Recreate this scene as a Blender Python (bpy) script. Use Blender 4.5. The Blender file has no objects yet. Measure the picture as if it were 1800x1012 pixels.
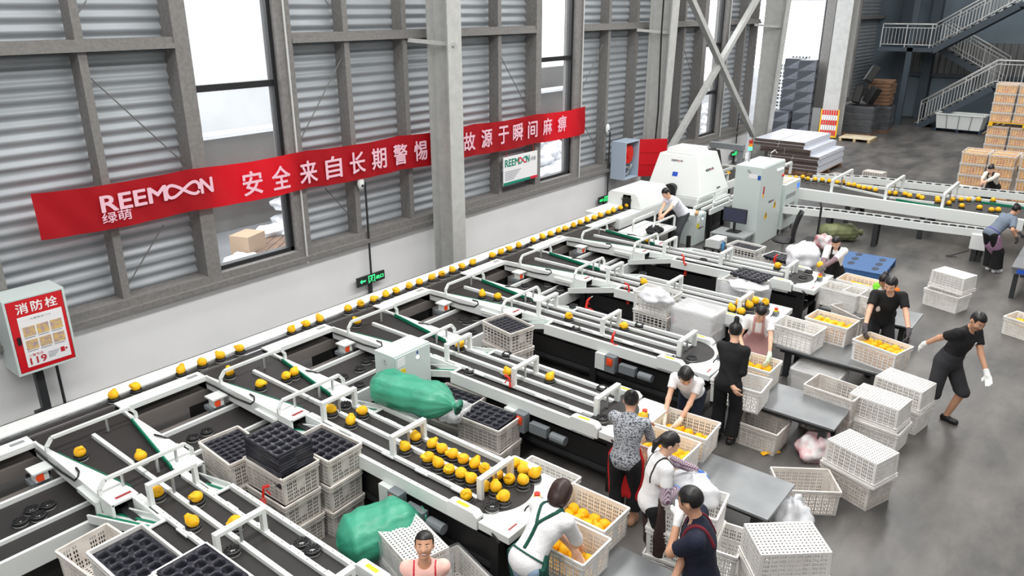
import bpy, math, random
import numpy as np
from mathutils import Vector, Matrix

C = bpy.context.scene.collection
PI = math.pi
rnd = random.Random(7)

# ------------------------------------------------------------------ camera
cam_d = bpy.data.cameras.new('camera')
cam = bpy.data.objects.new('camera', cam_d)
C.objects.link(cam)
cam_d.sensor_width = 36.0
cam_d.lens = 1339.16 / 1800 * 36.0
cam_d.clip_end = 300
cam.location = (0, 0, 5.2)
_p, _y = math.radians(20.2716), math.radians(38.8562)
_f = Vector((math.cos(_y) * math.cos(_p), math.sin(_y) * math.cos(_p), -math.sin(_p)))
cam.rotation_euler = _f.to_track_quat('-Z', 'Y').to_euler()
bpy.context.scene.camera = cam

# ------------------------------------------------------------------ sky, daylight, lamps, exposure
sc = bpy.context.scene
sc.view_settings.view_transform = 'Standard'
sc.view_settings.look = 'None'
sc.view_settings.gamma = 1.0
sc.view_settings.exposure = 0.0
sc.view_settings.use_curve_mapping = False
w = bpy.data.worlds.new('overcast_sky')
sc.world = w
w.use_nodes = True
w.node_tree.nodes['Background'].inputs[0].default_value = (0.96, 0.98, 1.0, 1)
w.node_tree.nodes['Background'].inputs[1].default_value = 4.4

def area_lamp(name, x, y, z, sx, sy, power, col=(1, 0.985, 0.96)):
    d = bpy.data.lights.new(name, 'AREA')
    d.shape = 'RECTANGLE'
    d.size, d.size_y = sx, sy
    d.energy = power
    d.color = col
    o = bpy.data.objects.new(name, d)
    o.location = (x, y, z)
    C.objects.link(o)
    return o

for ly, lp in ((8.4, 900), (3.6, 2300), (-2.5, 900), (-9.0, 500)):     # translucent skylight strips under the roof
    area_lamp('skylight_strip_lamp', 12, ly, 9.6, 34, 1.6, lp)
area_lamp('skylight_strip_lamp', 36.5, 2, 9.6, 9, 9, 620)

# ------------------------------------------------------------------ helpers
def lin(c):
    return tuple(((v / 255) / 12.92 if v / 255 <= 0.04045 else ((v / 255 + 0.055) / 1.055) ** 2.4) for v in c)

def nodes(m):
    m.use_nodes = True
    nt = m.node_tree
    return nt, nt.nodes['Principled BSDF']

def mat(name, rgb, rough=0.5, metal=0.0, noise=None, bump=None, alpha=1.0, emit=0.0, trans=0.0, coat=0.0):
    """rgb is sRGB 0..255; noise = (scale, rgb2, detail); bump = (scale, strength)"""
    m = bpy.data.materials.new(name)
    nt, b = nodes(m)
    col = (*lin(rgb), 1)
    b.inputs['Base Color'].default_value = col
    b.inputs['Roughness'].default_value = rough
    b.inputs['Metallic'].default_value = metal
    b.inputs['Alpha'].default_value = alpha
    if trans:
        b.inputs['Transmission Weight'].default_value = trans
    if coat:
        b.inputs['Coat Weight'].default_value = coat
    if emit:
        b.inputs['Emission Color'].default_value = col
        b.inputs['Emission Strength'].default_value = emit
    if noise or bump:
        tc = nt.nodes.new('ShaderNodeTexCoord')
    if noise:
        n = nt.nodes.new('ShaderNodeTexNoise')
        n.inputs['Scale'].default_value = noise[0]
        n.inputs['Detail'].default_value = noise[2] if len(noise) > 2 else 4
        r = nt.nodes.new('ShaderNodeValToRGB')
        r.color_ramp.elements[0].position = 0.35
        r.color_ramp.elements[1].position = 0.68
        r.color_ramp.elements[0].color = col
        r.color_ramp.elements[1].color = (*lin(noise[1]), 1)
        nt.links.new(tc.outputs['Object'], n.inputs['Vector'])
        nt.links.new(n.outputs['Fac'], r.inputs['Fac'])
        nt.links.new(r.outputs['Color'], b.inputs['Base Color'])
    if bump:
        n2 = nt.nodes.new('ShaderNodeTexNoise')
        n2.inputs['Scale'].default_value = bump[0]
        n2.inputs['Detail'].default_value = 3
        bp = nt.nodes.new('ShaderNodeBump')
        bp.inputs['Strength'].default_value = bump[1]
        bp.inputs['Distance'].default_value = 0.02
        nt.links.new(tc.outputs['Object'], n2.inputs['Vector'])
        nt.links.new(n2.outputs['Fac'], bp.inputs['Height'])
        nt.links.new(bp.outputs['Normal'], b.inputs['Normal'])
    return m

class MB:
    """collects shapes and links them as ONE mesh object"""
    def __init__(s):
        s.v, s.f, s.m = [], [], []
    def add(s, vs, fs, m=0):
        o = len(s.v)
        s.v += [tuple(p) for p in vs]
        s.f += [tuple(i + o for i in f) for f in fs]
        s.m += [m] * len(fs)
        return s
    BOXF = ((0, 2, 3, 1), (4, 5, 7, 6), (0, 1, 5, 4), (2, 6, 7, 3), (0, 4, 6, 2), (1, 3, 7, 5))
    def box(s, x0, x1, y0, y1, z0, z1, m=0):
        return s.add([(x, y, z) for x in (x0, x1) for y in (y0, y1) for z in (z0, z1)], MB.BOXF, m)
    def obox(s, c, size, rz=0, m=0, M=None):
        R = M or Matrix.Rotation(rz, 3, 'Z')
        return s.add([Vector(c) + R @ Vector((a * size[0] / 2, b * size[1] / 2, d * size[2] / 2)) for a in (-1, 1) for b in (-1, 1) for d in (-1, 1)], MB.BOXF, m)
    def bar(s, p, q, w, h, m=0, up=(0, 0, 1)):
        p, q = Vector(p), Vector(q)
        d = (q - p).normalized()
        up = Vector(up)
        if abs(d.dot(up)) > 0.98:
            up = Vector((0, 1, 0))
        a = d.cross(up).normalized() * w / 2
        b = a.cross(d).normalized() * h / 2
        return s.add([e + i * a + j * b for e in (p, q) for i in (-1, 1) for j in (-1, 1)], MB.BOXF, m)
    def ring(s, p, d, r, n):
        d = Vector(d).normalized()
        a = d.orthogonal().normalized()
        b = d.cross(a)
        return [Vector(p) + (a * math.cos(2 * PI * i / n) + b * math.sin(2 * PI * i / n)) * r for i in range(n)]
    def cyl(s, p, q, r0, r1=None, n=12, m=0):
        r1 = r0 if r1 is None else r1
        d = Vector(q) - Vector(p)
        vs = s.ring(p, d, r0, n) + s.ring(q, d, r1, n)
        return s.add(vs, [(i, (i + 1) % n, n + (i + 1) % n, n + i) for i in range(n)] + [tuple(range(n - 1, -1, -1)), tuple(range(n, 2 * n))], m)
    def tube(s, pts, r, n=8, m=0):
        pts = [Vector(p) for p in pts]
        vs, prev = [], None
        for i, p in enumerate(pts):
            d = (pts[min(i + 1, len(pts) - 1)] - pts[max(i - 1, 0)]).normalized()
            a = d.orthogonal().normalized() if prev is None else (prev - d * prev.dot(d)).normalized()
            prev = a
            b = d.cross(a)
            rr = r[i] if isinstance(r, (list, tuple)) else r
            vs += [p + (a * math.cos(2 * PI * k / n) + b * math.sin(2 * PI * k / n)) * rr for k in range(n)]
        fs = [(i * n + k, i * n + (k + 1) % n, (i + 1) * n + (k + 1) % n, (i + 1) * n + k) for i in range(len(pts) - 1) for k in range(n)]
        fs += [tuple(range(n - 1, -1, -1)), tuple((len(pts) - 1) * n + k for k in range(n))]
        return s.add(vs, fs, m)
    def lathe(s, prof, n=20, c=(0, 0, 0), m=0, wob=None):
        c = Vector(c)
        vs = []
        for j, (r, z) in enumerate(prof):
            for i in range(n):
                a = 2 * PI * i / n
                rr = r * (wob(a, j) if wob else 1)
                vs.append(c + Vector((rr * math.cos(a), rr * math.sin(a), z)))
        fs = [(j * n + i, j * n + (i + 1) % n, (j + 1) * n + (i + 1) % n, (j + 1) * n + i) for j in range(len(prof) - 1) for i in range(n)]
        if prof[0][0] > 1e-5: fs.append(tuple(range(n - 1, -1, -1)))
        if prof[-1][0] > 1e-5: fs.append(tuple((len(prof) - 1) * n + i for i in range(n)))
        return s.add(vs, fs, m)
    def prism(s, poly, z0, z1, m=0, M=None):
        n = len(poly)
        vs = [Vector((x, y, z)) for z in (z0, z1) for x, y in poly]
        if M: vs = [M @ v for v in vs]
        return s.add(vs, [(i, (i + 1) % n, n + (i + 1) % n, n + i) for i in range(n)] + [tuple(range(n - 1, -1, -1)), tuple(range(n, 2 * n))], m)
    def ell(s, c, r, nu=16, nv=10, m=0, M=None):
        c = Vector(c)
        vs = []
        for j in range(nv + 1):
            t = PI * j / nv
            for i in range(nu):
                a = 2 * PI * i / nu
                p = Vector((r[0] * math.sin(t) * math.cos(a), r[1] * math.sin(t) * math.sin(a), -r[2] * math.cos(t)))
                vs.append(c + (M @ p if M else p))
        return s.add(vs, [(j * nu + i, j * nu + (i + 1) % nu, (j + 1) * nu + (i + 1) % nu, (j + 1) * nu + i) for j in range(nv) for i in range(nu)], m)
    def sheet(s, fn, nu, nv, m=0):
        vs = [fn(i / nu, j / nv) for j in range(nv + 1) for i in range(nu + 1)]
        return s.add(vs, [(j * (nu + 1) + i, j * (nu + 1) + i + 1, (j + 1) * (nu + 1) + i + 1, (j + 1) * (nu + 1) + i) for j in range(nv) for i in range(nu)], m)
    def mesh(s, name, mats, smooth=False):
        me = bpy.data.meshes.new(name)
        me.from_pydata([tuple(p) for p in s.v], [], s.f)
        for mm in (mats if isinstance(mats, (list, tuple)) else [mats]):
            me.materials.append(mm)
        if len(set(s.m)) > 1:
            me.polygons.foreach_set('material_index', s.m)
        if smooth:
            me.polygons.foreach_set('use_smooth', [True] * len(s.f))
        me.update()
        return me
    def build(s, name, mats, parent=None, smooth=False, bevel=0, solid=0, loc=None, rz=0):
        o = bpy.data.objects.new(name, s.mesh(name, mats, smooth))
        C.objects.link(o)
        if parent: o.parent = parent
        if loc: o.location = loc
        if rz: o.rotation_euler = (0, 0, rz)
        if solid:
            md = o.modifiers.new('thickness', 'SOLIDIFY'); md.thickness = solid; md.offset = -1
        if bevel:
            md = o.modifiers.new('edges', 'BEVEL'); md.width = bevel; md.segments = 2; md.limit_method = 'ANGLE'
        return o

def tag(o, label, cat, group=None, kind=None):
    o['label'] = label
    o['category'] = cat
    if group: o['group'] = group
    if kind: o['kind'] = kind
    return o

def struct(o, label=None):
    o['kind'] = 'structure'
    if label: o['label'] = label
    return o

def thing(name, label, cat, loc=(0, 0, 0), rz=0, group=None, kind=None):
    o = bpy.data.objects.new(name, None)
    o.empty_display_size = 0.1
    C.objects.link(o)
    o.location = loc
    o.rotation_euler = (0, 0, rz)
    return tag(o, label, cat, group, kind)

def dup(root, loc, rz=0, label=None, group=None, rot=None):
    """copy of a thing with copies of its parts and sub-parts (mesh data shared)"""
    r = root.copy(); C.objects.link(r)
    r.location = loc
    r.rotation_euler = rot or (0, 0, rz)
    if label: r['label'] = label
    if group: r['group'] = group
    for ch in list(root.children):
        c = ch.copy(); C.objects.link(c); c.parent = r
        for g in list(ch.children):
            d = g.copy(); C.objects.link(d); d.parent = c
    return r

def text_mesh(body, size, bold=0.0, extrude=0.0, shear=0.0, space=1.0, align='LEFT'):
    cu = bpy.data.curves.new('lettering', 'FONT')
    cu.body = body; cu.size = size; cu.offset = bold; cu.extrude = extrude; cu.shear = shear; cu.space_character = space
    cu.align_x = align
    o = bpy.data.objects.new('lettering', cu)
    C.objects.link(o)
    bpy.context.view_layer.update()
    me = bpy.data.meshes.new_from_object(o.evaluated_get(bpy.context.evaluated_depsgraph_get()))
    bpy.data.objects.remove(o); bpy.data.curves.remove(cu)
    return me

def face_matrix(origin, right, up):
    x = Vector(right).normalized(); y = Vector(up).normalized(); z = x.cross(y)
    return Matrix(((x.x, y.x, z.x, origin[0]), (x.y, y.y, z.y, origin[1]), (x.z, y.z, z.z, origin[2]), (0, 0, 0, 1)))

def lettering(name, body, size, m, M, parent=None, fit=None, fat=0.0, **kw):
    """writing on a plane; M = face_matrix; fit = (w, h) scales the glyphs to a box"""
    me = text_mesh(body, size, **kw)
    co = np.empty(len(me.vertices) * 3); me.vertices.foreach_get('co', co); co = co.reshape(-1, 3)
    if fit:
        lo, hi = co.min(0), co.max(0)
        co[:, 0] = (co[:, 0] - lo[0]) * fit[0] / (hi[0] - lo[0])
        co[:, 1] = (co[:, 1] - lo[1]) * fit[1] / (hi[1] - lo[1])
        me.vertices.foreach_set('co', co.ravel())
    if fat:   # heavier strokes: the glyph drawn again a little up, down and to each side
        fs = [tuple(p.vertices) for p in me.polygons]
        nv = len(me.vertices)
        co = np.empty(nv * 3); me.vertices.foreach_get('co', co); co = co.reshape(-1, 3)
        sc_ = fat * (fit[1] if fit else size)
        offs = [(0, 0), (1, 0), (-1, 0), (0, .8), (0, -.8), (.7, .6), (-.7, .6), (.7, -.6), (-.7, -.6)]
        vs = np.concatenate([co + np.array([a * sc_, b * sc_, 0.0002 * i]) for i, (a, b) in enumerate(offs)])
        me2 = bpy.data.meshes.new(me.name)
        me2.from_pydata(vs.tolist(), [], [tuple(v + nv * i for v in f) for i in range(len(offs)) for f in fs])
        bpy.data.meshes.remove(me)
        me = me2
    me.transform(M)
    me.materials.append(m)
    o = bpy.data.objects.new(name, me)
    C.objects.link(o)
    if parent: o.parent = parent
    return o

def ordinal(n):
    w20 = 'zeroth first second third fourth fifth sixth seventh eighth ninth tenth eleventh twelfth thirteenth fourteenth fifteenth sixteenth seventeenth eighteenth nineteenth'.split()
    if n < 20: return w20[n]
    tens = {2: 'twent', 3: 'thirt', 4: 'fort', 5: 'fift', 6: 'sixt'}[n // 10]
    return tens + 'ieth' if n % 10 == 0 else tens + 'y-' + w20[n % 10]

# ------------------------------------------------------------------ materials
M_ = {}
M_['white'] = mat('white_enamel', (232, 236, 234), 0.32)
M_['white2'] = mat('white_enamel_side', (222, 226, 224), 0.38)
M_['belt'] = mat('black_belt', (40, 38, 38), 0.6, noise=(3.0, (46, 44, 43)))
M_['black'] = mat('black_paint', (26, 26, 27), 0.5)
M_['dark'] = mat('dark_steel', (48, 50, 52), 0.45)
M_['chrome'] = mat('chrome', (188, 190, 190), 0.3, 0.6)
M_['alu'] = mat('aluminium', (185, 188, 190), 0.35, 0.9)
M_['green'] = mat('green_strip', (0, 120, 90), 0.45)
M_['red'] = mat('red_plastic', (225, 45, 30), 0.4)
M_['orange'] = mat('orange_knob', (240, 80, 35), 0.4)
M_['greyplastic'] = mat('grey_plastic', (150, 155, 156), 0.4)
M_['cabinet'] = mat('pale_grey_enamel', (205, 216, 214), 0.35)
M_['steel'] = mat('stainless_steel', (146, 149, 151), 0.28, 0.5, noise=(2.5, (126, 129, 132)))
M_['rubber'] = mat('black_rubber', (34, 34, 36), 0.45)
M_['bristle'] = mat('white_bristle', (200, 200, 196), 0.6)
M_['paper'] = mat('white_paper', (238, 238, 240), 0.6)
M_['ink'] = mat('black_ink', (30, 30, 34), 0.6)
M_['frame'] = mat('fireproofed_steel', (132, 130, 128), 0.85, noise=(18, (118, 116, 114)), bump=(90, 0.35))
M_['column'] = mat('grey_sprayed_steel', (196, 197, 195), 0.8, noise=(6, (184, 185, 183)), bump=(60, 0.8))
M_['glow'] = mat('green_sign_glow', (70, 255, 150), 0.4, emit=1.2)
M_['lamp'] = mat('white_indicator', (240, 245, 255), 0.4, emit=1.5)

# ================================================================== THE SETTING
def floor_material():
    m = bpy.data.materials.new('sealed_concrete')
    nt, b = nodes(m)
    tc = nt.nodes.new('ShaderNodeTexCoord')
    mp = nt.nodes.new('ShaderNodeMapping'); mp.inputs['Scale'].default_value = (0.45, 1.0, 1)
    n1 = nt.nodes.new('ShaderNodeTexNoise'); n1.inputs['Scale'].default_value = 1.3; n1.inputs['Detail'].default_value = 7; n1.inputs['Roughness'].default_value = 0.62
    n2 = nt.nodes.new('ShaderNodeTexNoise'); n2.inputs['Scale'].default_value = 6; n2.inputs['Detail'].default_value = 5
    r1 = nt.nodes.new('ShaderNodeValToRGB')
    r1.color_ramp.elements[0].position, r1.color_ramp.elements[1].position = 0.38, 0.66
    r1.color_ramp.elements[0].color = (*lin((76, 75, 74)), 1)
    r1.color_ramp.elements[1].color = (*lin((120, 116, 112)), 1)
    mx = nt.nodes.new('ShaderNodeMix'); mx.data_type = 'RGBA'; mx.blend_type = 'MULTIPLY'; mx.inputs[0].default_value = 0.35
    r2 = nt.nodes.new('ShaderNodeMapRange'); r2.inputs['To Min'].default_value = 0.28; r2.inputs['To Max'].default_value = 0.55
    L = nt.links.new
    L(tc.outputs['Object'], mp.inputs['Vector']); L(mp.outputs['Vector'], n1.inputs['Vector']); L(tc.outputs['Object'], n2.inputs['Vector'])
    L(n1.outputs['Fac'], r1.inputs['Fac']); L(r1.outputs['Color'], mx.inputs[6]); L(n2.outputs['Fac'], mx.inputs[7]); L(mx.outputs[2], b.inputs['Base Color'])
    L(n2.outputs['Fac'], r2.inputs['Value']); L(r2.outputs['Result'], b.inputs['Roughness'])
    return m

def cladding_material():
    m = mat('galvanised_cladding', (166, 172, 177), 0.5, 0.2, noise=(1.2, (154, 160, 165)))
    return m

M_['floor'] = floor_material()
M_['clad'] = cladding_material()
M_['plaster'] = mat('white_plaster', (240, 241, 242), 0.85, noise=(0.8, (232, 233, 234)), bump=(30, 0.05))
M_['roofgrey'] = mat('roof_sheet', (150, 152, 155), 0.7)
M_['yard'] = mat('yard_concrete', (118, 120, 123), 0.9, noise=(0.7, (104, 106, 109)))
M_['yardwall'] = mat('weathered_render', (108, 106, 102), 0.9, noise=(0.6, (82, 80, 77)))
M_['whitewash'] = mat('whitewashed_wall', (238, 240, 242), 0.9, noise=(0.9, (226, 228, 230)))
M_['winframe'] = mat('black_window_frame', (32, 33, 35), 0.45)
M_['glass'] = mat('window_glass', (235, 242, 245), 0.05, alpha=0.07)
M_['bluewall'] = mat('blue_grey_panel', (124, 140, 150), 0.75, noise=(0.35, (98, 112, 122)))

def structure(name, mb, m, **kw):
    o = mb.build(name, m, **kw)
    o['kind'] = 'structure'
    return o

structure('floor', MB().box(-8, 43, -16, 11.2, -0.2, 0), M_['floor'])
structure('ceiling', MB().box(-8, 43, -16, 11.3, 9.9, 10.1), M_['roofgrey'])
structure('wall_right', MB().box(-8, 43, -16.2, -16, 0, 9.9), M_['plaster'])
structure('wall_back', MB().box(-8.2, -8, -16, 11.2, 0, 9.9), M_['plaster'])
structure('wall_far', MB().box(43, 43.2, -16, 11.3, 0, 9.9), M_['bluewall'])
structure('ground_outside', MB().box(-8, 70, 11.2, 60, -0.3, -0.05), M_['yard'])

structure('wall_left', MB().box(-8, 27.0, 10.8, 11.15, 0, 1.04).box(34.9, 43, 10.8, 11.15, 0, 1.04), M_['plaster'])
structure('trim_1', MB().box(-8, 27.0, 10.68, 11.12, 1.04, 1.12).box(-8, 27.0, 10.74, 11.12, 1.12, 1.24).box(34.9, 43, 10.7, 11.12, 1.04, 1.24), M_['frame'])

def cladding(i, x0, x1, z0=1.22, z1=9.9):
    n = int((z1 - z0) / 0.165) * 8
    mb = MB()
    def fn(u, v):
        z = z0 + (z1 - z0) * v
        seam = 0.012 if (z % 1.6) < 0.03 else 0
        return (x0 + (x1 - x0) * u, 11.06 + 0.022 * math.sin(2 * PI * z / 0.165) + seam, z)
    mb.sheet(fn, 1, n)
    structure('wall_left_cladding' if i == 0 else 'wall_left_cladding.%03d' % i, mb, M_['clad'], smooth=True)

bays = [(-8, 5.9), (7.55, 14.3), (15.9, 22.75), (24.3, 27.0), (34.9, 37.2), (38.6, 43)]
for i, (a, b) in enumerate(bays):
    cladding(i, a, b)
structure('wall_left_backing', MB().box(-8, 5.85, 11.16, 11.2, 1.0, 9.9).box(7.6, 14.25, 11.16, 11.2, 1.0, 9.9).box(15.95, 22.7, 11.16, 11.2, 1.0, 9.9).box(24.35, 27, 11.16, 11.2, 1.0, 9.9).box(34.9, 37.2, 11.16, 11.2, 1, 9.9).box(38.6, 43, 11.16, 11.2, 1, 9.9), M_['roofgrey'])

# posts and girts of the wall frame, each a member of its own
k_trim = [2]
def trim(mb, m=None, bevel=0):
    o = structure('trim_%d' % k_trim[0], mb, m or M_['frame'], bevel=bevel)
    k_trim[0] += 1
    return o
for x in (1.65, 3.02, 4.52, 8.87, 10.23, 11.6, 12.97, 17.31, 18.70, 20.0, 21.44, 25.85, 26.85):
    trim(MB().box(x - 0.055, x + 0.055, 10.78, 10.80, 1.24, 9.9).box(x - 0.055, x - 0.035, 10.8, 11.04, 1.24, 9.9))
for x0, x1 in ((5.77, 6.0), (7.47, 7.74), (14.2, 14.4), (15.8, 16.08), (22.6, 22.86), (24.2, 24.5), (34.9, 35.1), (37.0, 37.2), (38.6, 38.8)):
    trim(MB().box(x0, x1, 10.74, 11.12, 1.24, 9.9))
for x0, x1 in ((-8, 5.77), (7.74, 14.2), (16.08, 22.6), (24.5, 27.0), (35.1, 37.0), (38.8, 43)):
    for z in (4.65, 8.1):
        trim(MB().box(x0, x1, 10.72, 11.04, z, z + 0.075).box(x0, x1, 10.76, 11.04, z + 0.075, z + 0.15))
# thin tie rods across the panels
M_['rod'] = mat('tie_rod', (112, 112, 110), 0.5, 0.3)
for a, b in (((4.543, 10.800, 4.378), (5.729, 10.800, 2.986)), ((5.245, 10.800, 2.173), (4.591, 10.800, 1.420)), ((8.778, 10.800, 4.357), (7.748, 10.800, 3.043)), ((8.206, 10.800, 2.207), (8.884, 10.800, 1.389)), ((13.008, 10.800, 4.275), (14.058, 10.800, 2.963)), ((17.107, 10.800, 4.309), (16.129, 10.800, 3.175)), ((16.192, 10.800, 2.545), (17.105, 10.800, 1.590)), ((21.464, 10.800, 4.163), (22.288, 10.800, 3.104)), ((4.722, 10.800, 5.270), (4.544, 10.800, 5.065)), ((8.535, 10.800, 5.296), (8.784, 10.800, 5.046))):
    trim(MB().tube([(a[0], 10.84, a[2]), (b[0], 10.84, b[2])], 0.009, 6), M_['rod'])

def window(i, x0, x1, transoms):
    f = MB()
    z0, z1 = 1.24, 9.0
    t = 0.07
    f.box(x0, x0 + 0.03, 10.86, 11.0, z0, z1).box(x1 - t, x1, 10.86, 11.0, z0, z1).box(x0, x1, 10.86, 11.0, z0, z0 + t).box(x0, x1, 10.86, 11.0, z1 - t, z1)
    o = structure('window_%d' % i, f, M_['winframe'])
    mb = MB()
    for z in transoms:
        mb.box(x0, x1, 10.88, 10.98, z - 0.05, z + 0.05)
    mb.build('transom', M_['winframe'], o)
    MB().box(x0 + 0.03, x1 - 0.05, 10.93, 10.936, z0 + 0.05, z1 - 0.05).build('pane', M_['glass'], o)
    MB().box(x0 - 0.15, x1 + 0.15, 10.9, 11.12, z1, 9.9).build('window_header', M_['roofgrey'], o)
window(1, 6.0, 7.47, ((6.728, 10.920, 4.054)[2], 6.6))
window(2, 14.4, 15.8, ((15.251, 10.920, 4.049)[2], 6.6))
window(3, 22.86, 24.2, ((23.766, 10.920, 2.587)[2], (23.872, 10.920, 4.061)[2], 7))
window(4, 37.2, 38.6, (3.4, 5.6))

# white conduits running down the wall
M_['conduit'] = mat('white_conduit', (205, 206, 206), 0.5)
for x, z0, z1 in ((7.6, 1.0, 9.5), (16.0, 1.0, 9.5), (24.36, 1.0, 9.5)):
    trim(MB().cyl((x, 10.70, z0), (x, 10.70, z1), 0.016, n=8), M_['conduit'])
for x, z0, z1 in ((9.0, 0.4, 2.2), (17.4, 0.4, 2.1), (3.4, 0.0, 0.8), (25.8, 0.4, 2.2)):
    trim(MB().cyl((x, 10.70, z0), (x, 10.70, z1), 0.02, n=8), M_['dark'])

def column(x, taper=0.2, name='column'):
    """sprayed steel H column, its web square to the wall, the inner flange leaning in a little"""
    z1 = 9.9
    yb, yt = 10.0, 10.0 - taper * 1.8
    hw = 0.185
    mb = MB()
    for (ya0, ya1, yb0, yb1, w) in ((yb, yb + 0.035, yt, yt + 0.035, hw), (10.50, 10.53, 10.50, 10.53, hw), (yb + 0.03, 10.51, yt + 0.03, 10.51, 0.015)):
        vs = [(x + sx * w, y, z) for z, (a, b) in ((0, (ya0, ya1)), (z1, (yb0, yb1))) for sx in (-1, 1) for y in (a, b)]
        mb.add(vs, ((0, 1, 3, 2), (4, 6, 7, 5), (0, 4, 5, 1), (2, 3, 7, 6), (0, 2, 6, 4), (1, 5, 7, 3)))
    mb.bar((x - 0.03, 9.95, 4.55), (x - 0.45, 10.75, 4.62), 0.05, 0.07)
    return structure(name, mb, M_['column'])
column(10.74, 0.0)
column(19.05, 0.12, 'column.001')
column(26.9, 0.2, 'column.002')
mb = MB()
mb.box(33.75, 33.80, 9.72, 10.36, 0, 9.9).box(34.62, 34.67, 9.72, 10.36, 0, 9.9).box(33.8, 34.62, 10.06, 10.1, 0, 9.9)
structure('column.003', mb, M_['column'])
mb = MB()
mb.bar((19.808, 10.350, 1.003), (25.982, 10.350, 5.846), 0.16, 0.16)
mb.bar((20.274, 10.300, 5.734), (26.244, 10.300, 0.975), 0.16, 0.16)
structure('cross_brace_beam', mb, M_['column'])
structure('cable_trim', MB().tube([(18.62, 10.02, 9), (18.6, 10.02, 4.5), (18.66, 10.0, 2.6), (18.6, 10.04, 0.5)], 0.022, 6), M_['black'])

# yard outside: render wall with a coping, white buildings behind it, a light steel truss
structure('exterior_yard_wall', MB().box(-5, 27, 17.0, 17.3, -0.05, 2.25), M_['yardwall'])
structure('exterior_yard_wall_coping', MB().box(-5, 27, 16.9, 17.4, 2.25, 2.34), M_['whitewash'])
structure('exterior_building', MB().box(-5, 25, 21.0, 21.5, -0.05, 5.4), M_['whitewash'])
structure('exterior_building.001', MB().box(27, 60, 26.0, 26.5, -0.05, 7.0), M_['whitewash'])
structure('exterior_building_band', MB().box(22, 26.9, 18.0, 18.2, 1.2, 3.0), M_['yardwall'])
mb = MB()
for x in range(0, 60, 3):
    mb.bar((x, 19.5, 5.6), (x + 1.5, 19.5, 6.6), 0.05, 0.05).bar((x + 1.5, 19.5, 6.6), (x + 3, 19.5, 5.6), 0.05, 0.05)
    mb.bar((x, 19.5, 5.6), (x, 17, 5.6), 0.05, 0.05)
mb.box(0, 60, 19.45, 19.55, 5.5, 5.6).box(0, 60, 19.45, 19.55, 6.6, 6.68)
structure('exterior_truss_beam', mb, M_['roofgrey'])

# ------------------------------------------------------------------ logo and wall signs
def ribbon(pts, wid, nrm):
    """flat ribbon strip along pts (2D) of width wid -> verts, faces in 2D"""
    vs = []
    n = len(pts)
    for i in range(n):
        a = Vector(pts[max(i - 1, 0)]); b = Vector(pts[min(i + 1, n - 1)])
        d = (b - a).normalized(); p = Vector(pts[i]); q = Vector((-d.y, d.x)) * wid / 2
        vs += [p + q, p - q]
    return vs, [(2 * i, 2 * i + 1, 2 * i + 3, 2 * i + 2) for i in range(n - 1)]

def logo(parent, M, wdt, hgt, m_main, m_acc, name='maker_logo'):
    """REEM + a lying eight for the double O + N"""
    lettering(name, 'REEM', 1, m_main, M, parent, fit=(wdt * 0.56, hgt), fat=0.045)
    M2 = M @ Matrix.Translation((wdt * 0.885, 0, 0))
    lettering(name, 'N', 1, m_main, M2, parent, fit=(wdt * 0.115, hgt), fat=0.045)
    cx, cy, a, b = wdt * 0.715, hgt * 0.5, wdt * 0.155, hgt * 0.42
    def strip(ts, m, dz):
        pts = [(cx + a * math.sin(t), cy + b * 2 * math.sin(t) * math.cos(t) * 0.98) for t in ts]
        vs, fs = ribbon(pts, hgt * 0.21, None)
        mb = MB(); mb.add([M @ Vector((v.x, v.y, dz)) for v in vs], fs)
        mb.build(name, m, parent)
    N = 40
    strip([PI / 2 + 0.35 + i * (PI - 0.1) / N for i in range(N + 1)], m_acc, 0.0036)
    strip([-PI / 2 - 0.3 + i * (PI + 0.5) / N for i in range(N + 1)], m_main, 0.0026)

WALLN = ((1, 0, 0), (0, 0, 1))
M_['bannertext'] = mat('pale_banner_print', (236, 190, 205), 0.7)
def banner_material():
    m = bpy.data.materials.new('red_banner_cloth')
    nt, b = nodes(m)
    b.inputs['Base Color'].default_value = (*lin((184, 8, 26)), 1)
    b.inputs['Roughness'].default_value = 0.5
    tr = nt.nodes.new('ShaderNodeBsdfTranslucent'); tr.inputs['Color'].default_value = (*lin((225, 12, 32)), 1)
    mx = nt.nodes.new('ShaderNodeMixShader'); mx.inputs[0].default_value = 0.35
    nt.links.new(b.outputs[0], mx.inputs[1]); nt.links.new(tr.outputs[0], mx.inputs[2])
    nt.links.new(mx.outputs[0], nt.nodes['Material Output'].inputs['Surface'])
    return m
M_['banner'] = banner_material()
def banner_top(x):
    t = (x - 3.53) / (16.1 - 3.53)
    sag = 0.035 * abs(math.sin((x - 3.53) * PI / 2.1)) ** 0.8
    return 2.985 - 0.095 * t - sag
ban = thing('banner', 'long red cloth banner with pale safety slogan hung along the steel wall frame', 'banner', (3.53, 10.63, 2.3))
mb = MB()
def bfn(u, v):
    x = 3.53 + 12.57 * u
    zt = banner_top(x)
    z = zt - (0.61 + 0.05 * u) * (1 - v)
    y = 10.63 + 0.012 * math.sin(x * 5.1 + v * 2) + 0.008 * math.sin(x * 13 + v * 6)
    return (x - 3.53, y - 10.63, z - 2.3)
mb.sheet(bfn, 220, 10)
mb.build('cloth', M_['banner'], ban, smooth=True)
def on_banner(x, z):
    return face_matrix((x - 3.53, -0.03, z - 2.3), *WALLN)
logo(ban, on_banner(4.33, 2.585), 1.64, 0.215, M_['bannertext'], M_['bannertext'], 'maker_logo')
lettering('lettering', '绿萌', 1, M_['bannertext'], on_banner(4.31, 2.425), ban, fit=(0.40, 0.145), fat=0.016)
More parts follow.
